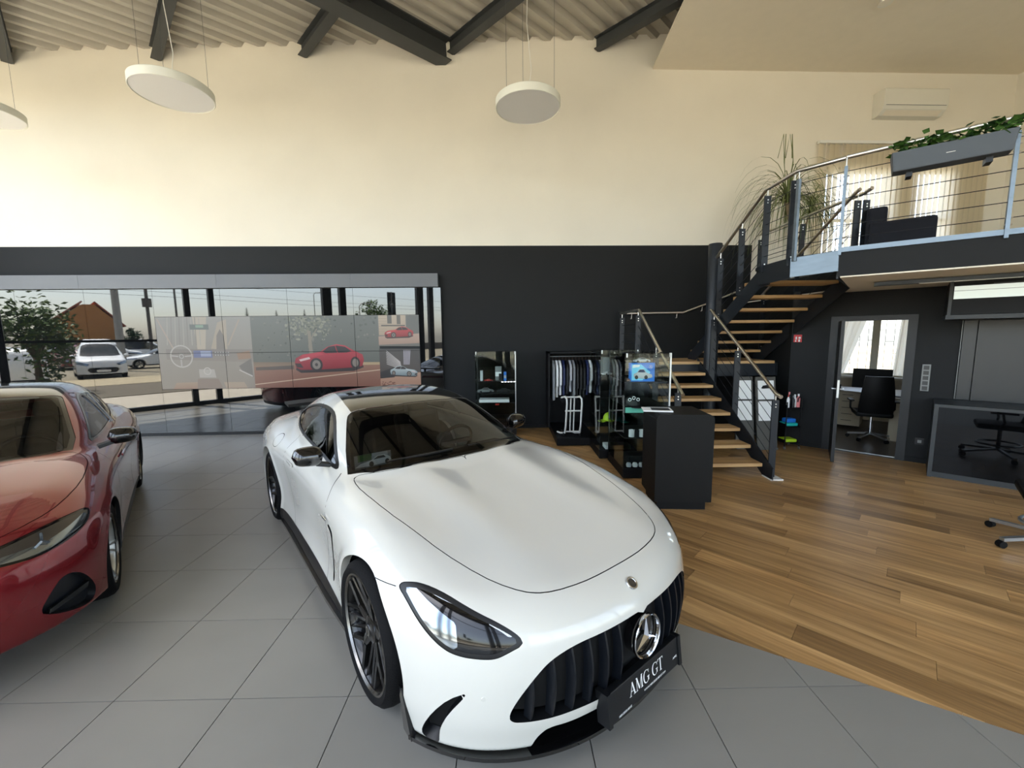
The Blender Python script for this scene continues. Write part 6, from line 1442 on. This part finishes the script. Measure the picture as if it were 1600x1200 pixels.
RS_NOSE = Spl([0, .15, .25, .4, .55, .65, .72, .80, 1.2], [2.22, 2.28, 2.325, 2.36, 2.365, 2.345, 2.305, 2.21, 1.85])
RS_PLAN = Spl([0, .2, .4, .55, .68, .80, .88, .96, 1.1], [0, .012, .05, .11, .20, .34, .50, .75, 1.3])
RS_TAIL = Spl([0, .2, .5, .8, 1.0, 1.3], [-2.25, -2.31, -2.36, -2.36, -2.33, -2.2])
RS_ZG = Spl([1.45, 1.2, .98, .7, .35, .05, -.2, -.45, -.8, -1.2, -1.6, -2.0, -2.5], [.74, .87, .975, 1.10, 1.255, 1.375, 1.425, 1.445, 1.44, 1.38, 1.27, 1.13, .93])
RS_PG = Spl([1.2, .85, .4, -.2, -.7, -1.1, -1.5, -1.9, -2.4], [.70, .72, .78, .81, .805, .775, .72, .65, .55])
def rs_field(x, y, z):
    ay = np.abs(y); T = z-RS_T(x, ay); S = ay-RS_S(x, z)
    for xw in (1.395, -1.395):
        rr = np.sqrt((x-xw)**2+(z-.335)**2); S = S-.008*np.exp(-((rr-.375)/.03)**2)
    F = (x-(RS_NOSE(z)-RS_PLAN(ay)))*.96; Rr = RS_TAIL(z)+.2*ay**2+.3*ay**4-x
    b = smax(smax(T, S, .10), smax(F, Rr, .05), .09); b = smax(b, .16+.08*np.clip(x-1.45, 0, .4)-z, .03)
    zg = RS_ZG(x)-.08*ay**2-.20*ay**4; sg = ay-(RS_PG(x)-.46*(z-.95)-.25*np.clip(z-.95, 0, 1)**2)
    g = smax(smax((z-zg)*.9, sg*.86, .10), .82-z, .02); g = smax(g, -2.30-x, .05); return smin(b, g, .03)
mat('red_metal', srgb(118, 20, 28), .26, metal=.5, coat=1.0, coat_rough=.015)
def build_red():
    car = Car('red_saloon', 'metallic red saloon with dark roof cut off by the left edge', -4.474, 3.418, R_(-51.41))
    S = polygonise(rs_field, (-2.5, 0, .1), (2.45, 1.0, 1.5), .022)
    X, Y, Z = lambda s: s.V[:, 0], lambda s: s.V[:, 1], lambda s: s.V[:, 2]
    H_ = lambda s: Y(s)*.75-X(s)*.66; hz = lambda P: [(p[1]*.75-p[0]*.66, p[2]) for p in P]; BR = 'red_metal'
    f = np.minimum(np.hypot(X(S)-1.41, Z(S)-.335)-.37, np.hypot(X(S)+1.395, Z(S)-.335)-.37); _, body = S.split(np.where(Y(S) > .5, f, 1.0))
    for c in (lambda V: V[:, 0] > 0, lambda V: V[:, 0] < 0): car.rim2('arch_lip', Surf.sub(body, c).rim((0, -.025, 0)), 'satin_black')
    HL = smooth_poly(hz([(2.20,.40,.735),(2.121,.558,.757),(2.056,.629,.768),(1.963,.703,.780),(1.848,.782,.782),(1.745,.836,.777),(1.741,.855,.756),(1.820,.855,.719),(1.934,.825,.686),(2.062,.753,.665),(2.145,.677,.657),(2.196,.604,.667),(2.25,.50,.685),(2.27,.42,.70)]), 1)
    f = np.where((X(body) > 1.5) & (Y(body) > .3) & (Z(body) > .6), sdpoly(H_(body), Z(body), HL), 1.0); hp, body = body.split(f); car.rim2('headlight_gap', body.rim(lambda A, N: -N*.01), 'gap_black')
    hp = hp.offset(-.003); inn, bez = hp.split(sdpoly(H_(hp), Z(hp), HL)+.012); ho = car.two('headlight', bez, 'lamp_black')
    W1 = hz([(2.24,.46,.695),(2.15,.64,.668),(2.04,.75,.676),(1.92,.82,.70),(1.80,.85,.735),(1.79,.835,.76),(1.93,.775,.735),(2.05,.70,.712),(2.16,.56,.712)])
    w, inn = inn.split(sdpoly(H_(inn), Z(inn), W1)); car.two('light_blade', w, 'lamp_silver', ho); car.two('lamp_glass', inn, 'brake_disc', ho)
    for s in (1, -1):
        c = Vector((2.085, s*.70, .728)); 
        m = MB()
        for a in (90, 210, 330):
            d = Vector((-.5*math.cos(R_(a)), .6*s*math.cos(R_(a)), math.sin(R_(a))))*.04; m.beam(c+Vector((.012, 0, 0)), c+d*1.2+Vector((.012, 0, 0)), .012, .004, up=(1, .6*s, 0))
        car.mb('star_light', m, 'lamp_silver', ho[0 if s > 0 else 1])
    IN = smooth_poly(hz([(2.167,.665,.345),(2.135,.710,.430),(2.089,.755,.496),(2.018,.805,.475),(1.94,.843,.383),(1.89,.857,.289),(1.90,.845,.225),(1.95,.82,.215),(2.05,.76,.25),(2.13,.70,.30)]), 1)
    f = np.where((X(body) > 1.6) & (Y(body) > .4), sdpoly(H_(body), Z(body), IN), 1.0); ip, body = body.split(f); io = car.two('air_intake', ip.offset(-.04), 'grille_black'); car.rim2('intake_edge', body.rim(lambda A, N: -N*.04), 'satin_black', io)
    for s in (1, -1): car.mb('intake_fin', MB().add([(2.12, s*.69, .30), (1.95, s*.83, .33), (1.94, s*.835, .36), (2.11, s*.695, .325), (2.07, s*.66, .30), (1.91, s*.80, .33), (1.90, s*.80, .36), (2.06, s*.66, .325)], [(0,1,2,3),(4,7,6,5),(0,4,5,1),(1,5,6,2),(2,6,7,3),(3,7,4,0)]), 'satin_black', io[0 if s > 0 else 1])
    GR = smooth_poly([(-.05, .60), (.35, .595), (.50, .55), (.52, .45), (.40, .34), (-.05, .32)], 2); f = np.where(X(body) > 1.9, sdpoly(Y(body), Z(body), GR), 1.0); gp, body = body.split(f); go = car.sym('grille', gp.offset(-.02), 'grille_black')
    car.mb('star_emblem', star_mesh(frame((2.362, 0, .46), (0, 1, 0), (0, 0, 1)), .10, .012), 'chrome', go)
    up = lambda s: Z(s) > .9
    WS = [(.985, -.05), (.975, .2), (.935, .40), (.87, .56), (.78, .67), (.60, .672), (.28, .60), (.03, .545), (.0, .53), (.05, .40), (.06, .2), (.06, -.05)]
    ws, body = body.split(np.where(up(body), sdpoly(X(body), Y(body), WS), 1.0)); wi, we = ws.split(sdpoly(X(ws), Y(ws), WS)+.03); wo = car.sym('windshield', wi.offset(-.003), 'car_glass'); car.sym('windshield_frit', we.offset(-.003), 'lamp_black', wo)
    SW = smooth_poly([(.56, .985), (.40, .985), (-.15, 1.0), (-.9, 1.02), (-1.5, 1.07), (-1.55, 1.11), (-1.25, 1.225), (-.85, 1.30), (-.45, 1.335), (-.2, 1.325), (.05, 1.24), (.35, 1.09)], 1)
    sw, body = body.split(np.where(Y(body) > .45, sdpoly(X(body), Z(body), SW), 1.0)); si, se = sw.split(sdpoly(X(sw), Z(sw), SW)+.016); so = car.two('side_window', si.offset(-.003), 'car_glass_light'); car.two('window_trim', se.offset(.002), 'gloss_black', so)
    for s in (1, -1): car.mb('door_pillar', MB().beam((-.48, s*.800, 1.0), (-.52, s*.635, 1.315), .05, .012, up=(0, s, .4)), 'gloss_black')
    RF = [(.058, -.05), (.058, .2), (.048, .40), (-.005, .532), (-.45, .545), (-.9, .53), (-1.25, .49), (-1.3, -.05)]
    rf, body = body.split(np.where(up(body), sdpoly(X(body), Y(body), RF), 1.0)); car.sym('roof_panel', rf.offset(-.001), 'gloss_black')
    RW = smooth_poly([(-1.33, -.05), (-1.30, .46), (-1.45, .50), (-1.95, .44), (-2.0, -.05)], 1); rw, body = body.split(np.where(up(body), sdpoly(X(body), Y(body), RW), 1.0)); car.sym('rear_window', rw.offset(-.002), 'car_glass')
    HD = smooth_poly([(.995, -.05), (.98, .2), (.94, .41), (.875, .57), (.79, .70), (.95, .765), (1.10, .788), (1.455, .790), (1.741, .737), (1.95, .65), (2.10, .52), (2.17, .36), (2.20, .2), (2.205, -.05)], 1)
    hf = lambda s: np.where(Z(s) > .66, sdpoly(X(s), Y(s), HD), 1.0)
    hd, body = body.split(hf(body)+.003); gp, body = body.split(hf(body)-.002); car.sym('hood', hd, BR); car.sym('hood_gap', gp.offset(-.01), 'gap_black')
    TL = [(-2.6, .80), (-2.0, .80), (-2.0, .90), (-2.6, .90)]; g, body = body.split(np.where(X(body) < -2.0, sdpoly(X(body), Z(body), TL), 1.0)); car.sym('tail_lamp', g.offset(-.003), 'tail_red')
    gap_ribbon(car, rs_field, smooth_poly([(.72, .95), (.78, .85), (.82, .6), (.76, .35), (.72, .27)], 2, False), .0024, 'door_gap'); gap_ribbon(car, rs_field, smooth_poly([(-.45, .99), (-.40, .8), (-.42, .5), (-.46, .27)], 2, False), .0024, 'door_gap')
    zs = Spl([2.6, 1.9, 1.7, .95, -.95, -1.7, -2.6], [.19, .18, .18, .245, .245, .22, .28]); sk, body = body.split(Z(body)-zs(X(body))); car.sym('side_skirt', sk, 'satin_black'); car.sym('body', body, BR)
    for s in (1, -1):
        m = MB(); n, mm = 12, 8; V = []
        for i in range(mm+1):
            u = i/mm; y = .86+.20*u; ry = math.sqrt(max(1-(2*u-1)**4, 0)); hg = .075*ry*(1-.2*u)+.002; dp = .08*ry+.002
            for k in range(n): a = 2*math.pi*k/n; cx = math.cos(a); V.append((.66-.03*u+(dp*cx if cx > 0 else dp*.5*cx), s*y, 1.03+hg*math.sin(a)))
        F = [(i*n+k, (i+1)*n+k, (i+1)*n+(k+1) % n, i*n+(k+1) % n) for i in range(mm) for k in range(n)]+[tuple(range(n)), tuple(mm*n+k for k in range(n-1, -1, -1))]
        mr = car.mb('wing_mirror', m.add(V, [f[::-1] for f in F] if s > 0 else F), 'gloss_black', smooth=True); car.mb('mirror_arm', MB().beam((.68, s*.80, .96), (.66, s*.90, .99), .08, .03), 'satin_black', mr, bev=.006)
        for a in (.30, -.75): car.mb('door_handle', MB().box((a-.11, s*.918-.005, .80), (a+.11, s*.918+.007, .822)), BR, bev=.004)
        for xw in (1.41, -1.395): car.mb('wheel_arch_liner', MB().lathe([(.385, -.38), (.385, 0)], 28, Matrix.Translation((xw, s*.87, .335)) @ Matrix.Rotation(-s*math.pi/2, 4, 'X'), *((math.pi-.2, 2*math.pi+.2) if s > 0 else (-.2, math.pi+.2))), 'gap_black')
        for xw in (1.395, -1.395): make_wheel(car, 'wheel', xw, .905, s, .335, .25, w=.24, rimmat='alu', style='twin')
    car.mb('cabin_tub', MB().box((-1.4, -.66, .32), (.8, .66, .40)).box((-1.45, -.66, .40), (-1.35, .66, 1.0)), 'cabin')
    d = MB(); V = []; n = 10
    for i in range(n+1): y = -.66+1.32*i/n; q = .12*(y/.66)**2; V += [(.88-q, y, .93), (.62-q*.4, y, .955), (.46-q*.2, y, .93), (.42, y, .70)]
    car.mb('dashboard', d.add(V, [(4*i+q, 4*i+q+1, 4*i+5+q, 4*i+4+q) for i in range(n) for q in range(3)]), 'cabin', smooth=True)
    for s in (1, -1):
        st = car.mb('seat', MB().box((-.40, s*.36-.25, .42), (.15, s*.36+.25, .60)), 'cabin_seat', bev=.05); car.mb('seat_back', MB().box((-.10, -.24, 0), (.05, .24, .60), Matrix.Translation((-.40, s*.36, .54)) @ Matrix.Rotation(R_(-18), 4, 'Y')), 'cabin_seat', st, bev=.05); car.mb('headrest', MB().box((-.06, -.12, .58), (.04, .12, .74), Matrix.Translation((-.40, s*.36, .54)) @ Matrix.Rotation(R_(-16), 4, 'Y')), 'cabin_seat', st, bev=.04)
    Mw = frame((.28, .36, .90), (0, 1, 0), (.42, 0, .91)); car.mb('steering_wheel', MB().tube([Mw @ Vector((.18*math.cos(a), .18*math.sin(a), 0)) for a in np.linspace(0, 2*math.pi, 29)[:-1]], .014, 8, closed=True), 'cabin_seat', smooth=True)
    return car
# ---------------------------------------------------------------- plain vehicles parked outside
def vehicle(name, label, u, v, heading_uv, kind, paint, group='vehicles parked outside'):
    o = DP(u, v, 0); car = Car(name, label, o.x, o.y, heading_uv-math.pi/4, group, z=-.17)
    P = {'van': dict(top=([2.55, 2.45, 2.30, 1.75, 1.55, .80, .5, -2.3, -2.5], [.50, .85, 1.02, 1.18, 1.24, 1.82, 1.90, 1.90, 1.6]), W=.96, wb=1.6, r=.34, belt=1.12, wsx=(1.72, .78), sw=(1.1, -2.2), L=2.5),
         'saloon': dict(top=([2.35, 2.2, 1.9, 1.0, .85, .05, -.5, -1.1, -1.85, -2.25, -2.4], [.45, .68, .82, .96, 1.0, 1.38, 1.45, 1.38, 1.10, 1.02, .6]), W=.90, wb=1.32, r=.32, belt=.96, wsx=(.92, .1), sw=(.5, -1.55), L=2.35),
         'suv': dict(top=([2.3, 2.15, 1.9, 1.05, .9, .25, -.3, -1.9, -2.2, -2.35], [.5, .85, 1.02, 1.14, 1.18, 1.62, 1.70, 1.64, 1.3, .8]), W=.93, wb=1.36, r=.37, belt=1.12, wsx=(.98, .3), sw=(.6, -1.9), L=2.3)}[kind]
    top = Spl(*P['top']); W, bl = P['W'], P['belt']
    def fld(x, y, z):
        ay = np.abs(y); T = (z-(top(x)-.06*ay**2-.08*ay**6))*.9; S = ay-(W-.05*((z-.6)/.6)**2-.18*np.clip(z-bl, 0, 2)); F = np.abs(x)-(P['L']-.22*ay**2-.25*ay**6+.03-.25*(z-.5)**2*.3)
        return smax(smax(smax(T, S, .14), F, .16), .22-z, .05)
    S = polygonise(fld, (-2.75, 0, .1), (2.75, 1.1, 2.1), .055)
    X, Y, Z = lambda s: s.V[:, 0], lambda s: s.V[:, 1], lambda s: s.V[:, 2]
    f = np.minimum(np.hypot(X(S)-P['wb'], Z(S)-P['r'])-P['r']-.05, np.hypot(X(S)+P['wb'], Z(S)-P['r'])-P['r']-.05); _, b = S.split(np.where(Y(S) > .4, f, 1.))
    a0, a1 = P['wsx']; w, b = b.split(np.where(Z(b) > bl-.05, sdpoly(X(b), Y(b), [(a0, -.1), (a0-.05, .5), (a0-.22, W*.80), (a1+.08, W*.68), (a1, .4), (a1, -.1)]), 1.)); car.sym('windshield', w, 'car_glass')
    c0, c1 = P['sw']; sw = [(c0+.25, bl+.03), (c0-.3, bl+.33 if kind != 'van' else bl+.5), ((c0+c1)/2, float(top((c0+c1)/2))-.11), (c1+.25, float(top(c1+.25))-.12), (c1, bl+.06)]
    w, b = b.split(np.where(Y(b) > .4, sdpoly(X(b), Z(b), sw), 1.)); car.two('side_window', w, 'car_glass')
    w, b = b.split(np.where(X(b) > P['L']-.75, sdpoly(Y(b), Z(b), [(-.1, .62), (W*.55, .62), (W*.62, .50), (W*.5, .36), (-.1, .34)]), 1.)); car.sym('grille', w.offset(-.004), 'grille_black')
    w, b = b.split(np.where(X(b) > P['L']-1.0, sdpoly(Y(b), Z(b), [(W*.58, .66), (W*.98, .78), (W*1.02, .70), (W*.66, .58)] if kind != 'van' else [(W*.5, .80), (W*.98, .98), (W*1.02, .82), (W*.6, .70)]), 1.)); car.two('headlight', w, 'lamp_silver')
    w, b = b.split(np.where(X(b) < -P['L']+.35, sdpoly(Y(b), Z(b), [(W*.62, bl-.05), (W*1.1, bl-.05), (W*1.1, bl-.3), (W*.62, bl-.28)]), 1.)); car.two('tail_lamp', w, 'tail_red')
    sk, b = b.split(Z(b)-.30); car.sym('sill', sk, 'satin_black'); car.sym('body', b, paint)
    if kind == 'van': car.mb('star_emblem', star_mesh(frame((P['L']+.04, 0, .62), (0, 1, 0), (0, 0, 1)), .09, .012), 'chrome'); car.mb('number_plate', MB().box((P['L']+.02, -.26, .40), (P['L']+.04, .26, .51)), 'plate_white')
    for s in (1, -1):
        mr = car.mb('wing_mirror', MB().ell((a0-.45, s*(W+.06), bl+.07), (.07, .11, .08), 10, 6), paint, smooth=True)
        for xw in (P['wb'], -P['wb']):
            M = Matrix.Translation((xw, s*(W-.02), P['r'])) @ Matrix.Rotation(-s*math.pi/2, 4, 'X'); r = P['r']
            t = car.mb('wheel', MB().lathe([(r*.66, -.01), (r*.9, 0), (r, -.03), (r, -.2)], 26, M), 'tyre', smooth=True); m = MB()
            for k in range(6): a = k*math.pi/3; m.add([M @ Vector((q*math.cos(a+d), q*math.sin(a+d), -.02)) for q, d in ((.04, -.5), (r*.68, -.2), (r*.68, .2), (.04, .5))], [(0, 1, 2, 3)])
            car.mb('rim', m, 'alu', t)
    car.mb('cabin', MB().box((-1.9, -.6, .4), (.9, .6, .8)), 'cabin'); return car
# ================================================================ parked vehicles and street outside
mat('paint_white', srgb(228, 230, 230), .3, coat=.8); mat('paint_red', srgb(110, 24, 24), .3, coat=.8); mat('bark', srgb(92, 78, 62), .9, var=.2)
mat('tree_leaf', srgb(74, 96, 42), .6, var=.35, scale=5); mat('conifer', srgb(36, 58, 34), .8, var=.3); mat('house_ochre', srgb(176, 120, 74), .85, var=.05); mat('house_trim', srgb(214, 200, 168), .8); mat('roof_tile', srgb(150, 70, 48), .85, var=.15, scale=14); mat('pole_grey', srgb(150, 148, 142), .8, var=.06); mat('pole_wood', srgb(84, 80, 76), .9); mat('wire', srgb(36, 36, 38), .7)
def build_yard():
    vehicle('van', 'white van parked facing the glass front, mirrored in the display wall', -9.6, -21.2, math.pi/2, 'van', 'paint_white')
    vehicle('parked_saloon', 'white saloon parked side-on right of the mirrored van', -6.0, -28.2, R_(176), 'saloon', 'paint_white')
    vehicle('parked_hatchback', 'white car mirrored behind the tree at the far left', -12.4, -19.4, -math.pi/2, 'suv', 'paint_white')
    vehicle('parked_suv', 'dark red off-road car behind the mirrored white van', -10.3, -32.0, R_(80), 'suv', 'paint_red')
    for k, (u, v) in enumerate(((-8.3, -37), (-5.6, -39))): vehicle('far_van', ['far white van behind the mirrored concrete pole', 'far white van at the right behind the mirrored saloon'][k], u, v, R_(5), 'van', 'paint_white')
    # house
    o = DP(-8.3, -56, -.2); h = thing('house', 'ochre gabled house with red roof mirrored beyond the parking', 'house', tuple(o)); M = Matrix.Translation(o) @ Matrix.Rotation(-math.pi/4, 4, 'Z')
    MB().prism([(-2.8, 0), (2.4, 0), (2.4, 3.5), (.55, 5.6), (-.3, 5.6), (-2.8, 3.6)], -8, 0, M @ frame((0, 0, 0), (1, 0, 0), (0, 0, 1), (0, -1, 0))).build('wall', 'house_ochre', h)
    for a, b in (((-3.0, 3.5), (-.3, 5.8)), ((.55, 5.8), (2.7, 3.35))): MB().beam(M @ Vector((a[0], -.05, a[1])), M @ Vector((b[0], -.05, b[1])), .4, .16).build('verge', 'house_trim', h); MB().beam(M @ Vector((a[0], 4, a[1]+.1)), M @ Vector((b[0], 4, b[1]+.1)), 8, .12).build('roof', 'roof_tile', h)
    MB().box((-.5, -.15, 5.2), (.75, .3, 6.0), M).build('gable_top', 'house_trim', h)
    for x in (-1.3, .5): MB().lathe([(0, 0), (.22, 0)], 16, M @ frame((x, -.03, 2.6), (1, 0, 0), (0, 0, 1))).build('round_window', 'gap_black', h)
    # poles, lamps, banner
    def pole(name, label, u, v, r0, r1, h, m, extra=None):
        p = DP(u, v, -.17); t = thing(name, label, 'pole', tuple(p)); MB().tube([p, p+Vector((0, 0, h))], [r0, r1], 12).build('shaft', m, t, smooth=True); return t, p
    pole('concrete_pole', 'thick pale concrete pole mirrored behind the white van', -8.2, -26.0, .22, .17, 9, 'pole_grey')
    t, p = pole('utility_pole', 'wooden utility pole with crossarm mirrored right of the concrete pole', -5.6, -34, .13, .10, 10, 'pole_wood'); MB().box((p.x-.22, p.y-.22, 4.5), (p.x+.22, p.y+.22, 5.2)).build('transformer', 'pole_wood', t)
    pole('thin_pole', 'thin dark pole mirrored left of the double mullion', -4.45, -30, .08, .06, 9, 'pole_wood'); pole('banner_pole', 'slim dark pole mirrored in the middle of the screens', 3.0, -20, .06, .06, 8, 'frame_black')
    for k, (u, v, hh) in enumerate(((10.5, -40, 7.2), (8.1, -25, 4.9))):
        t, p = pole('street_lamp', ['tall street lamp mirrored above the red car picture', 'curved street lamp mirrored beside the round tree'][k], u, v, .06, .04, hh, 'pole_grey'); d = Vector((SQ, -SQ, 0)); MB().tube([p+Vector((0, 0, hh)), p+Vector((0, 0, hh+.25))+d*.25, p+Vector((0, 0, hh+.3))+d*.9], .035, 8).build('arm', 'pole_grey', t); MB().beam(p+Vector((0, 0, hh+.28))+d*.7, p+Vector((0, 0, hh+.28))+d*1.25, .18, .08).build('head', 'pole_grey', t)
    b0 = DP(5.1, -15, -.17); bt = thing('banner_sign', 'black banner with a white star emblem mirrored at the right', 'banner', tuple(b0)); MB().tube([b0, b0+Vector((0, 0, 5.2))], .03, 8).build('mast', 'pole_grey', bt)
    dslab(MB(), 4.78, 5.42, -15.03, -14.99, 2.6, 5.0).build('cloth', 'deep_black', bt); star_mesh(frame(DP(5.1, -14.98, 4.2), (SQ, -SQ, 0), (0, 0, 1)), .2, .01).build('emblem', 'paper', bt)
    dslab(MB(), -60, 60, -43.2, -43.0, -.1, .9).build('garden_fence', 'pole_wood', loc=tuple(DP(0, -43.1, 0))); tag(bpy.data.objects['garden_fence'], 'low dark fence mirrored behind the parked cars', 'fence')
    for k, (z, v, sag) in enumerate(((5.75, -34, .25), (5.35, -34, .4), (6.6, -34, .2))):
        P = [DP(-30+4*i, v, z-.04*(i-8)**2*.02-sag*math.sin(i*math.pi/4)*.2) for i in range(18)]; tag(MB().tube(P, .012, 4).build('power_line', 'wire', loc=tuple(P[8])), ['middle', 'lowest', 'highest'][k]+' power line mirrored across the sky of the screens', 'wire')
    # greenery
    def tree(name, label, u, v, zc, rx, rz_, n, leaf, seed, m='tree_leaf', trunk=.12):
        p = DP(u, v, -.17); t = thing(name, label, 'tree', tuple(p), 'trees in the yard'); r = random.Random(seed); MB().tube([p, p+Vector((0, 0, zc))], [trunk, trunk*.5], 8).build('trunk', 'bark', t, smooth=True); mm = MB()
        cl = [(Vector((r.gauss(0, .5), r.gauss(0, .5), r.gauss(0, .5))), r.uniform(.25, .5)) for _ in range(16)]
        for k in range(n):
            cc, cr = r.choice(cl); q = cc+Vector((r.gauss(0, 1), r.gauss(0, 1), r.gauss(0, 1)))*cr*.6
            if q.length > 1.25: continue
            c = p+Vector((q.x*rx, q.y*rx, zc+q.z*rz_)); d = Vector((r.gauss(0, 1), r.gauss(0, 1), r.gauss(0, .6))).normalized()*leaf; s = d.cross(Vector((r.gauss(0, 1), r.gauss(0, 1), 1))).normalized()*leaf*.4
            mm.add([c-d, c+s, c+d, c-s], [(0, 1, 2, 3)])
        for k in range(6): a = k*1.05; MB().tube([p+Vector((0, 0, zc*.55)), p+Vector((rx*.5*math.cos(a), rx*.5*math.sin(a), zc+rz_*.2))], [trunk*.4, .02], 6).build('branch', 'bark', t)
        tag(mm.build('foliage', m, t), kind='stuff')
    tree('broadleaf_tree', 'leafy green tree mirrored at the far left of the display wall', -11.75, -11.6, 2.3, 1.05, 1.5, 2600, .11, 1)
    tree('garden_tree', 'round green tree mirrored beside the banner', 15.6, -35, 4.6, 1.9, 1.6, 1500, .2, 3)
    for k, (u, v, z, rx) in enumerate(((-5.0, -46, 2.0, .95), (-2.2, -47, 2.2, .95))): tree('garden_bush', ['dark bush mirrored right of the concrete pole', 'bush mirrored beyond the utility pole'][k], u, v, z, rx, 1.2, 700, .2, 10+k, m='tree_leaf' if k % 2 else 'conifer')
    for k, (u, v, hh) in enumerate(((6.2, -50, 6.0), (9.7, -50, 5.8), (14.2, -52, 6.2))):
        p = DP(u, v, -.17); t = thing('spruce', ['small dark spruce mirrored above the tree picture', 'second dark spruce mirrored above the red car picture', 'dark spruce mirrored between the wide mullions'][k], 'tree', tuple(p), 'spruces'); MB().tube([p, p+Vector((0, 0, hh))], [.14, .02], 6).build('trunk', 'bark', t); mm = MB(); r = random.Random(k)
        for q in range(60):
            f = q/60; rr = (1-f)*1.5+.05; c = p+Vector((0, 0, .8+f*(hh-.8)))
            for w in range(7): a = r.uniform(0, 6.28); d = Vector((math.cos(a), math.sin(a), -.25))*rr*r.uniform(.7, 1.1); s = Vector((-math.sin(a), math.cos(a), 0))*.16; mm.add([c, c+d*.6+s, c+d, c+d*.6-s], [(0, 1, 2, 3)])
        tag(mm.build('foliage', 'conifer', t), kind='stuff')
gt = build_gt()
red = build_red()
build_yard()
# ---- picture card behind the coupe's windscreen
cd = thing('picture_card', 'printed card with a white sports car lying behind the windscreen', 'card', tuple(gt.M @ Vector((.50, -.50, .935))))
Mc = gt.M @ frame((.405, -.545, .950), (0, 1, 0), (-.10, 0, 1))
MB().box((-.135, -.05, -.001), (.135, .05, 0), Mc).build('card', 'c_grey', cd)
def fl_(pts, c, z): MB().add([Mc @ Vector((p[0]*.79, p[1]*.9, z)) for p in pts], [tuple(range(len(pts)))]).build('print', c, cd)
fl_([(-.14, .0), (-.02, .005), (-.01, .055), (-.14, .055)], 'ivy', .0005); fl_([(-.01, .0), (.14, .01), (.14, .055), (-.01, .055)], 'c_silver', .0005)
fl_([(-.17, -.04), (-.12, -.015), (-.02, .0), (.04, .03), (.11, .03), (.16, .005), (.17, -.02), (.12, -.04), (-.05, -.045)], 'c_white', .001); fl_([(.0, .003), (.045, .025), (.10, .025), (.12, .005)], 'c_black', .0015)
for cx in (-.02, .13): fl_([(cx+.022*math.cos(a), -.03+.022*math.sin(a)) for a in np.linspace(0, 6.28, 13)[:-1]], 'c_black', .002)
